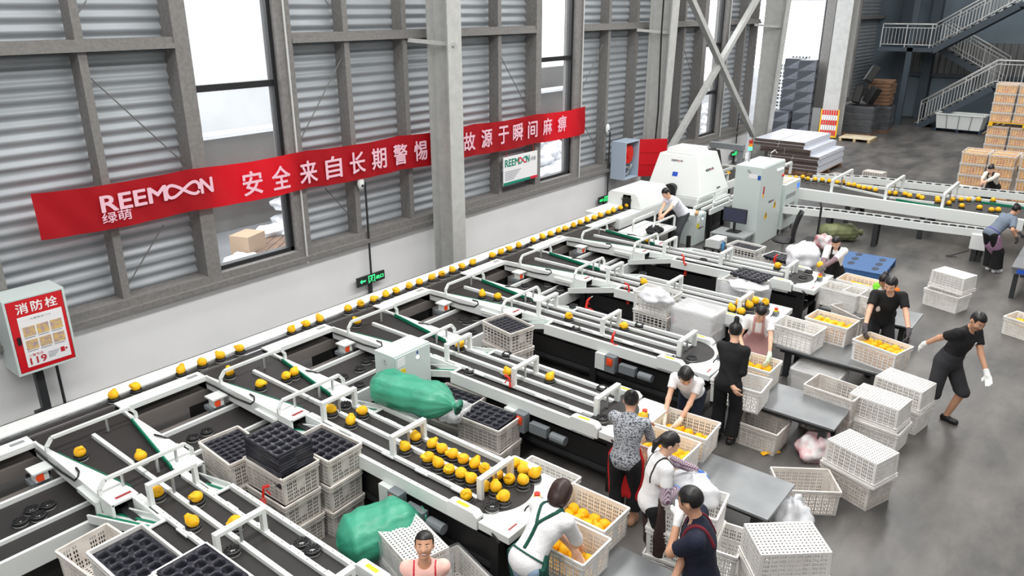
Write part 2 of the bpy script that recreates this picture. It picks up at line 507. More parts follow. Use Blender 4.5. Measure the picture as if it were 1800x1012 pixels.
for x, ch in zip((6.65, 7.18, 7.72, 8.25, 8.78, 9.29, 9.82, 10.35, 11.22, 11.76, 12.31, 12.87, 13.37, 13.91, 14.48, 15.06), '安全来自长期警惕事故源于瞬间麻痹'):
    lettering('lettering', ch, 1, M_['bannertext'], on_banner(x - 0.17, 2.40 + (0.01 if x < 11 else 0)), ban, fit=(0.34, 0.37), fat=0.022)

# notice board under the banner
M_['logo_green'] = mat('logo_green', (0, 135, 110), 0.5)
M_['logo_red'] = mat('logo_red', (215, 20, 50), 0.5)
M_['smallprint'] = mat('small_print', (120, 125, 135), 0.6)
nb = thing('notice_board', 'white maker notice board with green foot stripe hung below the red banner', 'sign', (12.92, 10.66, 1.44))
MB().box(0, 1.24, -0.01, 0.01, 0, 0.63).build('panel', M_['paper'], nb)
MB().box(0, 0.98, -0.013, -0.0105, 0, 0.06).build('foot_stripe', M_['logo_green'], nb)
MB().box(0.98, 1.24, -0.013, -0.0105, 0, 0.06).build('foot_stripe', M_['logo_red'], nb)
logo(nb, face_matrix((0.05, -0.014, 0.41), *WALLN), 0.88, 0.155, M_['logo_green'], M_['logo_red'])
lettering('lettering', '绿萌', 1, M_['smallprint'], face_matrix((0.97, -0.014, 0.42), *WALLN), nb, fit=(0.2, 0.1))
for i in range(6):
    MB().box(0.05, 0.62 - 0.05 * i, -0.0125, -0.0105, 0.29 - i * 0.037, 0.303 - i * 0.037).build('text_line', M_['smallprint'], nb)
for x in (0.12, 1.1):
    MB().tube([(x, 0, 0.61), (x - 0.01, 0, 0.90)], 0.006, 5).build('hanging_tie', M_['red'], nb)

# fire hydrant cabinet, shut
M_['firered'] = mat('fire_cabinet_red', (205, 22, 34), 0.35)
M_['pic'] = mat('instruction_picture', (225, 190, 110), 0.6, noise=(22, (170, 150, 160), 2))
fc = thing('fire_hydrant_cabinet', 'shut red fire hydrant cabinet with white instruction sheet on the wall', 'fire cabinet', (2.84, 10.32, 0.78))
mb = MB(); mb.box(0, 0.72, 0, 0.44, 0, 0.03).box(0, 0.72, 0, 0.44, 0.99, 1.02).box(0, 0.03, 0, 0.44, 0.03, 0.99).box(0.69, 0.72, 0, 0.44, 0.03, 0.99).box(0.03, 0.69, 0.3, 0.44, 0.03, 0.99)
mb.build('housing', M_['cabinet'], fc, bevel=0.004)
door = MB().box(0.035, 0.685, 0.0, 0.03, 0.035, 0.985).build('door', M_['firered'], fc, bevel=0.004)
MB().box(0.07, 0.11, -0.015, 0.002, 0.42, 0.52).build('latch', M_['black'], door)
sheet = MB().box(0.12, 0.645, -0.004, -0.001, 0.09, 0.77).build('instruction_sheet', M_['paper'], door, bevel=0.02)
for r in range(2):
    for c in range(3):
        MB().box(0.155 + c * 0.16, 0.295 + c * 0.16, -0.006, -0.004, 0.50 - r * 0.18, 0.63 - r * 0.18).build('picture', M_['pic'], door)
        MB().box(0.155 + c * 0.16, 0.28 + c * 0.16, -0.006, -0.004, 0.478 - r * 0.18, 0.486 - r * 0.18).build('text_line', M_['smallprint'], door)
M_['offwhite'] = mat('white_lettering', (245, 245, 245), 0.6)
M_['redink'] = mat('red_print', (190, 30, 45), 0.6)
lettering('lettering', '消防栓', 1, M_['offwhite'], face_matrix((0.13, -0.003, 0.81), *WALLN), door, fit=(0.48, 0.135), fat=0.02, space=1.25)
lettering('lettering', '119', 1, M_['redink'], face_matrix((0.16, -0.006, 0.12), *WALLN), door, fit=(0.19, 0.09), fat=0.03)
lettering('lettering', '火警电话', 1, M_['redink'], face_matrix((0.155, -0.006, 0.225), *WALLN), door, fit=(0.17, 0.035))
lettering('lettering', '火警电话 119', 1, M_['smallprint'], face_matrix((0.26, -0.006, 0.71), *WALLN), door, fit=(0.24, 0.024))
for i in range(4):
    MB().box(0.38, 0.52 - 0.02 * i, -0.006, -0.004, 0.215 - i * 0.022, 0.222 - i * 0.022).build('text_line', M_['smallprint'], door)
MB().box(0.53, 0.58, -0.006, -0.004, 0.17, 0.235).cyl((0.6, -0.006, 0.205), (0.6, -0.004, 0.205), 0.014).build('pictogram', M_['redink'], door)
mb = MB(); mb.box(0.22, 0.32, 0.15, 0.25, -0.78, 0).box(0.12, 0.3, 0.12, 0.2, -0.78, -0.6)
mb.build('stand_pipe', M_['dark'], fc)

# fire hydrant cabinet, open, with hose reel
fo = thing('fire_hydrant_cabinet', 'open grey fire hydrant cabinet with a red hose reel inside beside the column', 'fire cabinet', (17.42, 10.2, 0.86))
mb = MB(); mb.box(0, 0.7, 0, 0.45, 0, 0.03).box(0, 0.7, 0, 0.45, 0.97, 1.0).box(0, 0.03, 0, 0.45, 0.03, 0.97).box(0.67, 0.7, 0, 0.45, 0.03, 0.97).box(0.03, 0.67, 0.42, 0.45, 0.03, 0.97)
mb.build('housing', mat('blue_grey_enamel', (178, 194, 212), 0.4), fo, bevel=0.004)
mb = MB()
a, b = Vector((0.7, 0.0, 0)), Vector((1.28, -0.52, 0))
mb.add([a, b, b + Vector((0, 0, 1.0)), a + Vector((0, 0, 1.0)), a + Vector((0.02, 0.03, 0)), b + Vector((0.02, 0.03, 0)), b + Vector((0.02, 0.03, 1.0)), a + Vector((0.02, 0.03, 1.0))], ((0, 1, 2, 3), (4, 7, 6, 5), (0, 4, 5, 1), (3, 2, 6, 7), (0, 3, 7, 4), (1, 5, 6, 2)))
for z in (0.33, 0.66):
    p, q = a.lerp(b, 0.05) + Vector((-0.006, -0.008, z)), a.lerp(b, 0.95) + Vector((-0.006, -0.008, z))
    mb.bar(p, q, 0.012, 0.02)
mb.build('door', M_['firered'], fo)
mb = MB(); mb.cyl((0.36, 0.12, 0.64), (0.36, 0.3, 0.64), 0.25, n=28).cyl((0.36, 0.1, 0.64), (0.36, 0.13, 0.64), 0.1, n=20)
mb.build('hose_reel', M_['red'], fo)
mb = MB(); mb.tube([(0.3 + 0.13 * math.cos(t), 0.15, 0.2 + 0.1 * math.sin(t)) for t in [i * 0.4 for i in range(28)]], 0.03, 6).cyl((0.5, 0.2, 0.1), (0.58, 0.15, 0.35), 0.04)
mb.build('coiled_hose', M_['greyplastic'], fo, smooth=True)

def exit_sign(x, z, arrow, label):
    t = thing('exit_sign', label, 'exit sign', (x, 10.7, z))
    MB().box(-0.34, 0.34, -0.02, 0.02, -0.09, 0.09).build('plate', M_['dark'], t, bevel=0.004)
    d = -1 if arrow == 'left' else 1
    mb = MB()
    P2 = lambda pts: [(a * d, -0.023, b) for a, b in pts]
    mb.add(P2([(0.28, 0), (0.23, 0.045), (0.23, -0.045)]), ((0, 1, 2),)).add(P2([(0.23, 0.014), (0.14, 0.014), (0.14, -0.014), (0.23, -0.014)]), ((0, 1, 2, 3),))
    mb.build('arrow', M_['glow'], t)
    mb = MB()   # running figure in a doorway
    for x0, x1, z0, z1 in ((-0.07, 0.09, 0.055, 0.07), (-0.07, -0.055, -0.07, 0.07), (0.075, 0.09, -0.07, 0.07)):
        mb.box(x0, x1, -0.024, -0.022, z0, z1)
    mb.cyl((0.02, -0.024, 0.038), (0.02, -0.022, 0.038), 0.013)
    for p, q in (((0.015, 0.025), (-0.005, -0.015)), ((0.01, 0.018), (0.045, 0.005)), ((0.01, 0.018), (-0.03, 0.012)), ((-0.005, -0.015), (0.035, -0.03)), ((0.035, -0.03), (0.03, -0.065)), ((-0.005, -0.015), (-0.02, -0.04)), ((-0.02, -0.04), (-0.048, -0.045))):
        mb.bar((p[0], -0.023, p[1]), (q[0], -0.023, q[1]), 0.003, 0.016, up=(0, 1, 0))
    mb.build('running_figure', M_['glow'], t)
    lettering('lettering', '出口', 1, M_['glow'], face_matrix((-0.30 if d > 0 else 0.12, -0.024, -0.035), *WALLN), t, fit=(0.18, 0.07), fat=0.03)
    MB().box(-0.03, 0.03, 0.0, 0.06, -0.4, -0.09).build('bracket', M_['dark'], t)
exit_sign(8.98, 0.33, 'left', 'green lit exit sign with arrow on the white wall left of the nearest column')
exit_sign(17.3, 0.32, 'right', 'green lit exit sign under the open fire cabinet')
exit_sign(25.8, 0.35, 'right', 'green lit exit sign on the white wall behind the grading machine')
for x, z, lb in ((8.9, 2.2, 'small white alarm unit on the wall post just under the banner'), (17.27, 2.2, 'small white alarm unit on the wall post beyond the banner end')):
    t = thing('alarm_unit', lb, 'alarm', (x, 10.7, z))
    MB().ell((0, 0, 0), (0.075, 0.05, 0.13), 14, 10).build('shell', M_['white'], t, smooth=True)
    MB().cyl((0, -0.055, -0.05), (0, -0.03, -0.05), 0.025).build('sensor', M_['dark'], t)

# ================================================================== THE SORTING MACHINE
BX = [2.79, 4.80, 6.82, 8.84, 10.80, 12.80]        # centre lines of the six outfeed conveyors
ZT = 0.80
M_['duct'] = mat('machine_panel_grey', (118, 112, 108), 0.6)
M_['label'] = mat('printed_label', (150, 60, 60), 0.6)
M_['yellow'] = mat('yellow_label', (235, 210, 40), 0.5)
M_['motor'] = mat('motor_grey', (120, 126, 130), 0.45)

# wall-side main line
ml = thing('sorting_line', 'long white sorting line with a black carrier belt running along the wall', 'conveyor', (1.0, 8.78, 0))
def MLB(x0, x1, y0, y1, z0, z1, mb=None):
    return (mb or MB()).box(x0 - 1.0, x1 - 1.0, y0 - 8.78, y1 - 8.78, z0, z1)
MLB(-3, 14.2, 8.86, 9.12, 0.60, ZT).build('rear_plate', M_['white'], ml, bevel=0.006)
MLB(-3, 14.2, 8.67, 8.86, 0.70, 0.765).build('belt', M_['belt'], ml)
mb = MB()
for y in (8.835, 8.80):
    MLB(-3, 14.2, y, y + 0.012, 0.76, 0.785, mb)
for i in range(86):
    MLB(-3 + i * 0.2, -3 + i * 0.2 + 0.12, 8.815, 8.833, 0.76, 0.775, mb)
mb.build('guide_rail', M_['alu'], ml)
edges = [-3] + [v for c in BX for v in (c - 0.47, c + 0.47)] + [14.2]
for a, b in zip(edges[0::2], edges[1::2]):
    mb = MLB(a, b, 8.47, 8.68, 0.775, ZT)
    MLB(a, b, 8.47, 8.485, 0.735, 0.775, mb)
    mb.build('front_plate', M_['white'], ml, bevel=0.004)
    if b - a > 0.5:
        MLB(b - 0.2, b - 0.06, 8.56, 8.62, ZT, ZT + 0.001).build('label', M_['greyplastic'], ml)
for c in BX:
    MLB(c - 0.47, c + 0.47, 8.655, 8.68, 0.75, 0.785).build('transfer_strip', M_['alu'], ml)
MLB(-3, 14.2, 8.5, 9.08, 0.46, 0.60).build('belt_trough', M_['duct'], ml)
for i in range(9):
    x = 0.35 + 2.01 * i
    if x < 14:
        MLB(x - 0.05, x + 0.05, 8.52, 9.05, 0, 0.6).build('leg', M_['black'], ml)
        MLB(x + 0.3, x + 0.5, 8.35, 8.47, 0.40, 0.72).build('cable_box', M_['black'], ml)

# lower line that carries the empty cups back
rl = thing('return_conveyor', 'low black return belt with white rails crossing under the six outfeeds', 'conveyor', (1.0, 7.4, 0))
def RLB(x0, x1, y0, y1, z0, z1, mb=None):
    return (mb or MB()).box(x0 - 1.0, x1 - 1.0, y0 - 7.4, y1 - 7.4, z0, z1)
RLB(-3, 13.6, 7.0, 7.94, 0.47, 0.525).build('belt', M_['belt'], rl)
RLB(-3, 13.6, 7.92, 7.96, 0.5, 0.575).build('rear_rail', M_['white'], rl)
RLB(-3, 13.6, 7.30, 7.335, 0.5, 0.565).build('middle_rail', M_['white'], rl)
RLB(-3, 13.6, 6.96, 7.0, 0.36, 0.575).build('front_panel', M_['white2'], rl, bevel=0.004)
for i in range(8):
    x = 1.0 + 2.0 * i
    RLB(x - 0.04, x + 0.04, 7.05, 7.12, 0, 0.47).build('leg', M_['black'], rl)
    RLB(x - 0.04, x + 0.04, 7.8, 7.87, 0, 0.47).build('leg', M_['black'], rl)
RLB(-3, 13.6, 8.02, 8.3, 0.2, 0.42).build('cable_duct', M_['duct'], rl)

def outfeed(i, c):
    which = 'first white outfeed conveyor from the shut fire cabinet end of the line' if i == 0 else '%s white outfeed conveyor counted from the shut fire cabinet end' % ordinal(i + 1)
    t = thing('outfeed_conveyor', which, 'conveyor', (c, 3.5, 0), 0, 'outfeed conveyors')
    def B(x0, x1, y0, y1, z0, z1, mb=None):
        return (mb or MB()).box(x0, x1, y0 - 3.5, y1 - 3.5, z0, z1)
    Y = lambda y: y - 3.5
    # belt: wide at the main line, narrowing towards the worker
    mb = MB()
    mb.prism([(-0.44, Y(8.66)), (-0.44, Y(8.2)), (-0.2, Y(6.72)), (-0.2, Y(4.1)), (0.2, Y(4.1)), (0.2, Y(6.72)), (0.44, Y(8.2)), (0.44, Y(8.66))], 0.70, 0.765)
    mb.build('belt', M_['belt'], t)
    MB().box(-0.022, 0.022, Y(4.2), Y(8.15), 0.76, 0.81).build('centre_rail', M_['white'], t, bevel=0.005)
    for s in (-1, 1):
        # wedge plate and its skirt
        P2 = [(s * 0.46, Y(8.5)), (s * 0.44, Y(8.3)), (s * 0.40, Y(8.0)), (s * 0.215, Y(6.85)), (s * 0.215, Y(6.7)), (s * 0.47, Y(6.7))]
        w_ = MB().prism(P2, 0.775, 0.802).box(min(s * 0.45, s * 0.475), max(s * 0.45, s * 0.475), Y(6.7), Y(8.5), 0.62, 0.8)
        wo = w_.build('wedge_plate', M_['white'], t, bevel=0.003)
        MB().box(min(s * 0.25, s * 0.4), max(s * 0.25, s * 0.4), Y(6.76), Y(6.80), 0.803, 0.804).build('label', M_['label'], wo)
        if s > 0:
            MB().bar((0.415, Y(8.12), 0.80), (0.205, Y(6.86), 0.80), 0.018, 0.045).build('green_strip', M_['green'], wo)
        else:
            MB().bar((-0.405, Y(8.05), 0.795), (-0.207, Y(6.86), 0.795), 0.006, 0.03).build('green_strip', M_['green'], wo)
        MB().tube([(s * 0.49, Y(8.45), 0.72), (s * 0.5, Y(8.2), 0.735), (s * 0.49, Y(7.8), 0.72), (s * 0.48, Y(7.5), 0.74), (s * 0.47, Y(7.42), 0.80), (s * 0.43, Y(7.48), 0.825), (s * 0.41, Y(7.6), 0.81)], 0.011, 6).build('cable', M_['black'], t)
        # inner and outer rails of the narrow part
        mb = B(min(s * 0.2, s * 0.245), max(s * 0.2, s * 0.245), 4.02, 6.68, 0.76, 0.80)
        for k in range(5):
            y = 4.25 + 0.5 * k
            B(min(s * 0.245, s * 0.262), max(s * 0.245, s * 0.262), y, y + 0.18, 0.77, 0.79, mb)
        mb.build('inner_rail', M_['white'], t, bevel=0.003)
        mb = B(min(s * 0.41, s * 0.455), max(s * 0.41, s * 0.455), 3.95, 6.15, 0.64, 0.795)
        mb.build('outer_rail', M_['white'], t, bevel=0.004)
        mb = MB()
        for k in range(17):
            y = 4.1 + 0.12 * k
            mb.cyl((s * 0.432, Y(y), 0.795), (s * 0.432, Y(y), 0.797), 0.006, n=6)
            mb.cyl((s * 0.222, Y(y + 0.2), 0.80), (s * 0.222, Y(y + 0.2), 0.802), 0.006, n=6)
        so = mb.build('bolt_heads', M_['dark'], t); so['kind'] = 'stuff'
        B(min(s * 0.235, s * 0.415), max(s * 0.235, s * 0.415), 3.95, 6.15, 0.68, 0.745).build('side_belt', M_['belt'], t)
        # chute from the side lane down to the return belt
        a0, a1 = (s * 0.24, Y(6.15), 0.755), (s * 0.43, Y(6.15), 0.755)
        x_ = s * 0.08 if s < 0 else -0.0
        b0, b1 = (s * 0.28 - 0.1, Y(6.97), 0.60), (s * 0.50 - 0.1, Y(6.97), 0.60)
        A0, A1, B0, B1 = map(Vector, (a0, a1, b0, b1))
        mb = MB()
        dz = Vector((0, 0, 0.03))
        mb.add([A0, A1, B1, B0, A0 - dz, A1 - dz, B1 - dz, B0 - dz], ((0, 1, 2, 3), (4, 7, 6, 5), (0, 4, 5, 1), (1, 5, 6, 2), (2, 6, 7, 3), (3, 7, 4, 0)))
        mb.bar(A0, B0, 0.02, 0.09).bar(A1, B1, 0.02, 0.09)
        ch = mb.build('chute', M_['white2'], t)
        for q in (0.33, 0.66):
            MB().bar(A0.lerp(A1, q) + Vector((0, 0, 0.006)), B0.lerp(B1, q) + Vector((0, 0, 0.006)), 0.025, 0.006).build('green_strip', M_['green'], ch)
        MB().cyl(A0 + Vector((0, 0, 0.012)), A1 + Vector((0, 0, 0.012)), 0.018, n=10).build('roller', M_['white'], ch)
        # cover box at the worker's end of the side lane
        mb = MB().prism([(Y(3.88), 0.69), (Y(4.26), 0.69), (Y(4.26), 0.84), (Y(4.22), 0.86), (Y(3.93), 0.86), (Y(3.88), 0.82)], 0.40 if s > 0 else -0.50, 0.50 if s > 0 else -0.40, M=Matrix(((0, 0, 1, 0), (1, 0, 0, 0), (0, 1, 0, 0), (0, 0, 0, 1))))
        cb = mb.build('cover_box', M_['white'], t, bevel=0.006)
        MB().box(min(s * 0.43, s * 0.47), max(s * 0.43, s * 0.47), Y(4.02), Y(4.16), 0.8605, 0.862).build('label', M_['yellow'], cb)
        # gate posts shared below; step bracket where the wedge part meets the narrow part
        B(min(s * 0.24, s * 0.28), max(s * 0.24, s * 0.28), 6.15, 6.7, 0.66, 0.79).build('bracket', M_['white'], t)
    for s in (-1, 1):
        mb = B(s * 0.5 - 0.02, s * 0.5 + 0.02, 6.95, 6.99, 0.55, 0.74)
        mb.bar((s * 0.5, Y(6.97), 0.72), (s * 0.5, Y(7.35), 0.72), 0.05, 0.05)
        mb.build('under_bracket', M_['white2'], t)
    # gates: two wide ones with cut corners, three narrow square ones
    for y, zb, zt, wd, ch_, rods in ((8.13, 0.8, 0.955, 0.47, 0.08, (0.15,)), (6.93, 0.8, 0.955, 0.47, 0.08, (-0.25, 0.1, 0.3))):
        pts = [(-wd, Y(y), zb), (-wd, Y(y), zt - ch_), (-wd + ch_ * 0.8, Y(y), zt), (wd - ch_ * 0.8, Y(y), zt), (wd, Y(y), zt - ch_), (wd, Y(y), zb)]
        mb = MB()
        for p, q in zip(pts[:-1], pts[1:]):
            mb.bar(p, q, 0.034, 0.034, up=(0, 1, 0))
        g = mb.build('gate', M_['white'], t)
        for r in rods:
            MB().cyl((r, Y(y) - 0.005, 0.78), (r, Y(y) - 0.005, zt - 0.01), 0.015, n=10).build('sensor_rod', M_['chrome'], g)
    for y in (6.42, 5.28, 4.07):
        mb = MB()
        for s in (-1, 1):
            mb.box(s * 0.225 - 0.02, s * 0.225 + 0.02, Y(y) - 0.03, Y(y) + 0.03, 0.80, 0.995)
        mb.box(-0.245, 0.245, Y(y) - 0.03, Y(y) + 0.03, 0.995, 1.03)
        g = mb.build('gate', M_['white'], t)
        MB().cyl((0.0, Y(y), 0.81), (0.0, Y(y), 1.0), 0.014, n=10).build('sensor_rod', M_['chrome'], g)
    # worker's table with the turning disc
    mb = MB().box(-0.5, 0.5, Y(3.5), Y(3.86), 0.72, ZT).box(-0.4, 0.4, Y(3.86), Y(4.02), 0.72, 0.782)
    tb = mb.build('work_table', M_['white'], t, bevel=0.005)
    MB().box(-0.42, -0.3, Y(3.56), Y(3.58), ZT, ZT + 0.001).build('label', M_['label'], tb)
    n = 28
    disc = [(0.40 * math.cos(PI + PI * k / n), Y(4.1) + 0.40 * math.sin(PI + PI * k / n)) for k in range(n + 1)]
    MB().prism(disc, 0.78, ZT + 0.003).build('turning_disc', M_['belt'], t)
    e = MB().box(0.0, 0.09, Y(3.56), Y(3.64), ZT, ZT + 0.07).build('emergency_stop', M_['motor'], t, bevel=0.006)
    MB().cyl((0.045, Y(3.60), ZT + 0.07), (0.045, Y(3.60), ZT + 0.10), 0.035, n=14).build('yellow_collar', M_['yellow'], e)
    MB().cyl((0.045, Y(3.60), ZT + 0.10), (0.045, Y(3.60), ZT + 0.125), 0.026, 0.03, n=14).build('red_button', M_['red'], e)
    MB().tube([(0.0, Y(3.60), ZT + 0.03), (-0.06, Y(3.60), ZT + 0.06), (-0.1, Y(3.62), ZT + 0.03), (-0.11, Y(3.63), ZT)], 0.008, 6).build('cable', M_['black'], e)
    MB().tube([(-0.44, Y(3.95), 0.79), (-0.42, Y(3.8), 0.77), (-0.505, Y(3.68), 0.75), (-0.505, Y(3.6), 0.70)], 0.012, 6).build('cable', M_['black'], t)
    # frame
    for y in (3.75, 5.3, 6.8):
        for s in (-1, 1):
            B(s * 0.36 - 0.05, s * 0.36 + 0.05, y - 0.05, y + 0.05, 0, 0.70).build('leg', M_['black'], t)
        B(-0.36, 0.36, y - 0.03, y + 0.03, 0.3, 0.36).build('cross_beam', M_['black'], t)
    for s in (-1, 1):
        B(s * 0.36 - 0.03, s * 0.36 + 0.03, 3.8, 8.3, 0.60, 0.70).build('side_beam', M_['black'], t)
        B(s * 0.36 - 0.02, s * 0.36 + 0.02, 3.8, 6.8, 0.22, 0.28).build('side_beam', M_['dark'], t)
    for s in (-1, 1):
        B(s * 0.36 - 0.015, s * 0.36 + 0.015, 3.8, 6.75, 0.30, 0.56).build('added_dark_panel', M_['black'], t)  # black panels added over the open frame, blocking light to darken the underside
    B(-0.34, 0.34, 3.85, 6.7, 0.16, 0.2).build('added_dark_shelf', M_['black'], t)  # black shelves added with the panels to keep the underside dark
    B(-0.34, 0.34, 7.1, 7.85, 0.14, 0.2).build('added_dark_shelf', M_['black'], t)
    # gearmotors with their orange switches
    m_ = MB().cyl((-0.62, Y(8.08), 0.36), (-0.62, Y(8.08), 0.55), 0.085, n=16).box(-0.72, -0.52, Y(8.0), Y(8.16), 0.55, 0.60).build('gearmotor', M_['motor'], t, smooth=False)
    sw = MB().box(-0.68, -0.55, Y(7.98), Y(8.1), 0.6, 0.70).box(-0.70, -0.44, Y(7.96), Y(8.15), 0.70, 0.72).build('switch_box', M_['white2'], m_)
    MB().cyl((-0.64, Y(7.965), 0.65), (-0.64, Y(7.985), 0.65), 0.035, n=12).box(-0.66, -0.60, Y(7.97), Y(7.985), 0.61, 0.69).build('switch_knob', M_['orange'], m_)
    m2 = MB().box(-0.56, -0.45, Y(4.86), Y(5.02), 0.42, 0.66).box(-0.54, -0.46, Y(4.55), Y(4.8), 0.46, 0.58).cyl((-0.5, Y(4.5), 0.5), (-0.5, Y(4.3), 0.5), 0.055).build('gearmotor', M_['motor'], t)
    MB().box(-0.575, -0.56, Y(4.89), Y(4.98), 0.53, 0.63).cyl((-0.585, Y(4.935), 0.58), (-0.57, Y(4.935), 0.58), 0.035).build('switch_knob', M_['orange'], m2)
    MB().box(-0.52, -0.455, Y(4.9), Y(5.2), 0.40, 0.64).build('motor_plate', M_['white2'], t)
    return t
for i, c in enumerate(BX):
    outfeed(i, c)

# curled red air hoses and blow guns hanging on the outfeeds
def air_gun(loc, label, down=0.5, rz=0.0, gun_up=True):
    t = thing('air_gun', label, 'air gun', loc, rz)
    t.scale = (0.75, 0.75, 0.75)
    mb = MB()
    mb.bar((0, 0, 0.0), (0.02, -0.02, 0.16), 0.03, 0.045).bar((0.02, -0.02, 0.15), (0.1, -0.06, 0.19), 0.03, 0.035).bar((0.05, -0.03, 0.12), (0.1, -0.05, 0.04), 0.012, 0.02)
    mb.build('gun_body', M_['red'], t, bevel=0.006)
    MB().cyl((0.1, -0.06, 0.19), (0.17, -0.1, 0.2), 0.008).build('nozzle', M_['chrome'], t)
    pts = []
    for k in range(140):
        a = k * 0.6
        f = k / 139
        pts.append((-0.015 * f + 0.032 * math.cos(a), -0.05 - 0.12 * math.sin(f * PI) + 0.032 * math.sin(a), -down * f))
    MB().tube(pts, 0.0065, 5).build('curled_hose', M_['red'], t, smooth=True)
    return t
air_gun((6.521, 5.278, 0.800), 'red air gun with curled hose on the second outfeed near the tray crates', 0.22, 2.2)
air_gun((8.386, 4.980, 0.820), 'red air gun with long curled hose beside the fourth outfeed', 0.5, 0.6)
air_gun((12.263, 5.848, 0.800), 'red air gun and hanging hose on the sixth outfeed', 0.35, 1.6)
air_gun((3.339, 5.791, 0.740), 'red air gun lying against the stacked tray crates by the first outfeed', 0.15, -0.6)
air_gun((10.346, 5.860, 0.800), 'red air gun clipped on the fifth outfeed by the white bag crate', 0.3, 2.4)
air_gun((9.307, 6.018, 0.800), 'red air gun hanging under the gap before the fifth outfeed', 0.2, 0.4)
air_gun((13.773, 4.735, 0.655), 'red air gun lying by the far end of the sixth outfeed', 0.03, 0.2)

# small control cabinet between the second and third outfeed
def control_cabinet(name, label, loc, sx, sy, sz, logo_w, legs=0.0, lamp=True, stickers=True):
    t = thing(name, label, 'control cabinet', loc)
    MB().box(0, sx, 0, sy, legs, sz).build('housing', M_['cabinet'], t, bevel=0.006)
    d = MB().box(0.01, sx - 0.01, -0.018, -0.002, legs + 0.02, sz - 0.02).build('door', M_['cabinet'], t, bevel=0.004)
    logo(d, face_matrix((sx * 0.5 - logo_w * 0.45, -0.02, legs + (sz - legs) * 0.52), *WALLN), logo_w, logo_w * 0.14, M_['ink'], M_['logo_red'])
    if lamp:
        MB().cyl((sx * 0.62, -0.03, sz - 0.13), (sx * 0.62, -0.015, sz - 0.13), 0.022, n=14).build('indicator_lamp', M_['lamp'], d)
        MB().box(sx * 0.6, sx * 0.64, -0.021, -0.018, sz - 0.085, sz - 0.045).build('label', mat('blue_label', (40, 60, 150), 0.5), d)
    if stickers:
        for k, m in enumerate((M_['paper'], M_['yellow'])):
            MB().box(0.04, 0.17, -0.021, -0.018, sz - 0.16 - k * 0.15, sz - 0.05 - k * 0.15).build('warning_sticker', m, d)
    mb = MB()
    mb.bar((-0.012, sy * 0.4, sz - 0.14), (-0.012, sy * 0.5, sz - 0.09), 0.012, 0.02).cyl((-0.02, sy * 0.5, sz - 0.09), (0, sy * 0.5, sz - 0.09), 0.025)
    mb.build('handle', M_['chrome'], t)
    return t
control_cabinet('control_cabinet', 'pale grey control cabinet standing between the second and third outfeed behind the green sack', (5.66, 6.42, 0), 0.62, 0.35, 1.18, 0.42)
M_['warn'] = mat('yellow_warning_sign', (245, 190, 30), 0.5)
big = control_cabinet('control_cabinet', 'tall pale grey electrical cabinet with yellow warning triangles beyond the sixth outfeed', (16.45, 6.15, 0), 0.0001 + 1.35, 0.62, 1.86, 0.3, stickers=False, lamp=False)
for px in ((0.45, 0.62), (0.95, 0.78)):
    mb = MB(); mb.add([(px[0] - 0.1, -0.022, px[1]), (px[0] + 0.1, -0.022, px[1]), (px[0], -0.022, px[1] + 0.19)], ((0, 1, 2),))
    wt = mb.build('warning_triangle', M_['warn'], big)
    MB().bar((px[0] + 0.01, -0.024, px[1] + 0.13), (px[0] - 0.005, -0.024, px[1] + 0.04), 0.003, 0.02, up=(0, 1, 0)).build('bolt_symbol', M_['ink'], wt)
for k in range(4):
    MB().cyl((0.9 + k * 0.1, -0.04, 1.68), (0.9 + k * 0.1, -0.018, 1.68), 0.022, n=12).build('indicator_lamp', M_['lamp'], big)
MB().cyl((1.25, -0.05, 1.5), (1.25, -0.018, 1.5), 0.03).build('stop_button', M_['red'], big)
MB().box(0.12, 0.2, -0.021, -0.018, 1.25, 1.42).build('red_label', M_['redink'], big)
MB().box(0.12, 0.2, -0.021, -0.018, 1.17, 1.25).build('yellow_label', M_['warn'], big)
MB().box(-0.003, 0.0, 0.1, 0.3, 1.6, 1.7).build('name_plate', M_['paper'], big)
MB().box(-0.003, 0.0, 0.02, 0.09, 1.58, 1.68).build('blue_plate', mat('blue_plate', (30, 80, 170), 0.5), big)
mb = MB(); mb.cyl((0.55, 0.55, 1.86), (0.55, 0.55, 2.12), 0.02)
tl = mb.build('signal_tower', M_['greyplastic'], big)
for k, m in enumerate((mat('signal_green', (80, 255, 170), 0.4, emit=2.0), mat('signal_amber', (230, 150, 40), 0.4), mat('signal_red', (190, 50, 40), 0.4))):
    MB().cyl((0.55, 0.55, 2.12 + k * 0.08), (0.55, 0.55, 2.19 + k * 0.08), 0.045, n=14).build('signal_lamp', m, tl)
MB().tube([(1.2, 0.3, 1.86), (1.22, 0.3, 2.0), (1.3, 0.25, 2.05), (1.34, 0.2, 1.98)], 0.012, 6).build('lifting_eye', M_['chrome'], big)
ac = thing('control_cabinet', 'low pale grey power cabinet with a blue screen beside the tall electrical cabinet', 'control cabinet', (17.95, 6.1, 0))
MB().box(0, 1.0, 0, 0.55, 0.12, 1.22).build('housing', M_['cabinet'], ac, bevel=0.006)
MB().box(0.78, 0.92, -0.006, 0, 1.02, 1.14).build('screen', mat('blue_screen', (40, 120, 230), 0.3, emit=0.8), ac)
for k in range(3):
    MB().box(0.08, 0.72, -0.005, 0, 0.35 + k * 0.26, 0.45 + k * 0.26).build('vent', M_['greyplastic'], ac)
MB().box(0.15, 0.8, 0.1, 0.35, 1.22, 1.24).build('loose_lid', mat('beige_card', (205, 190, 180), 0.7), ac)
for x in (0.1, 0.9):
    for y in (0.06, 0.48):
        MB().cyl((x, y, 0.0), (x, y, 0.12), 0.035).build('castor', M_['chrome'], ac)
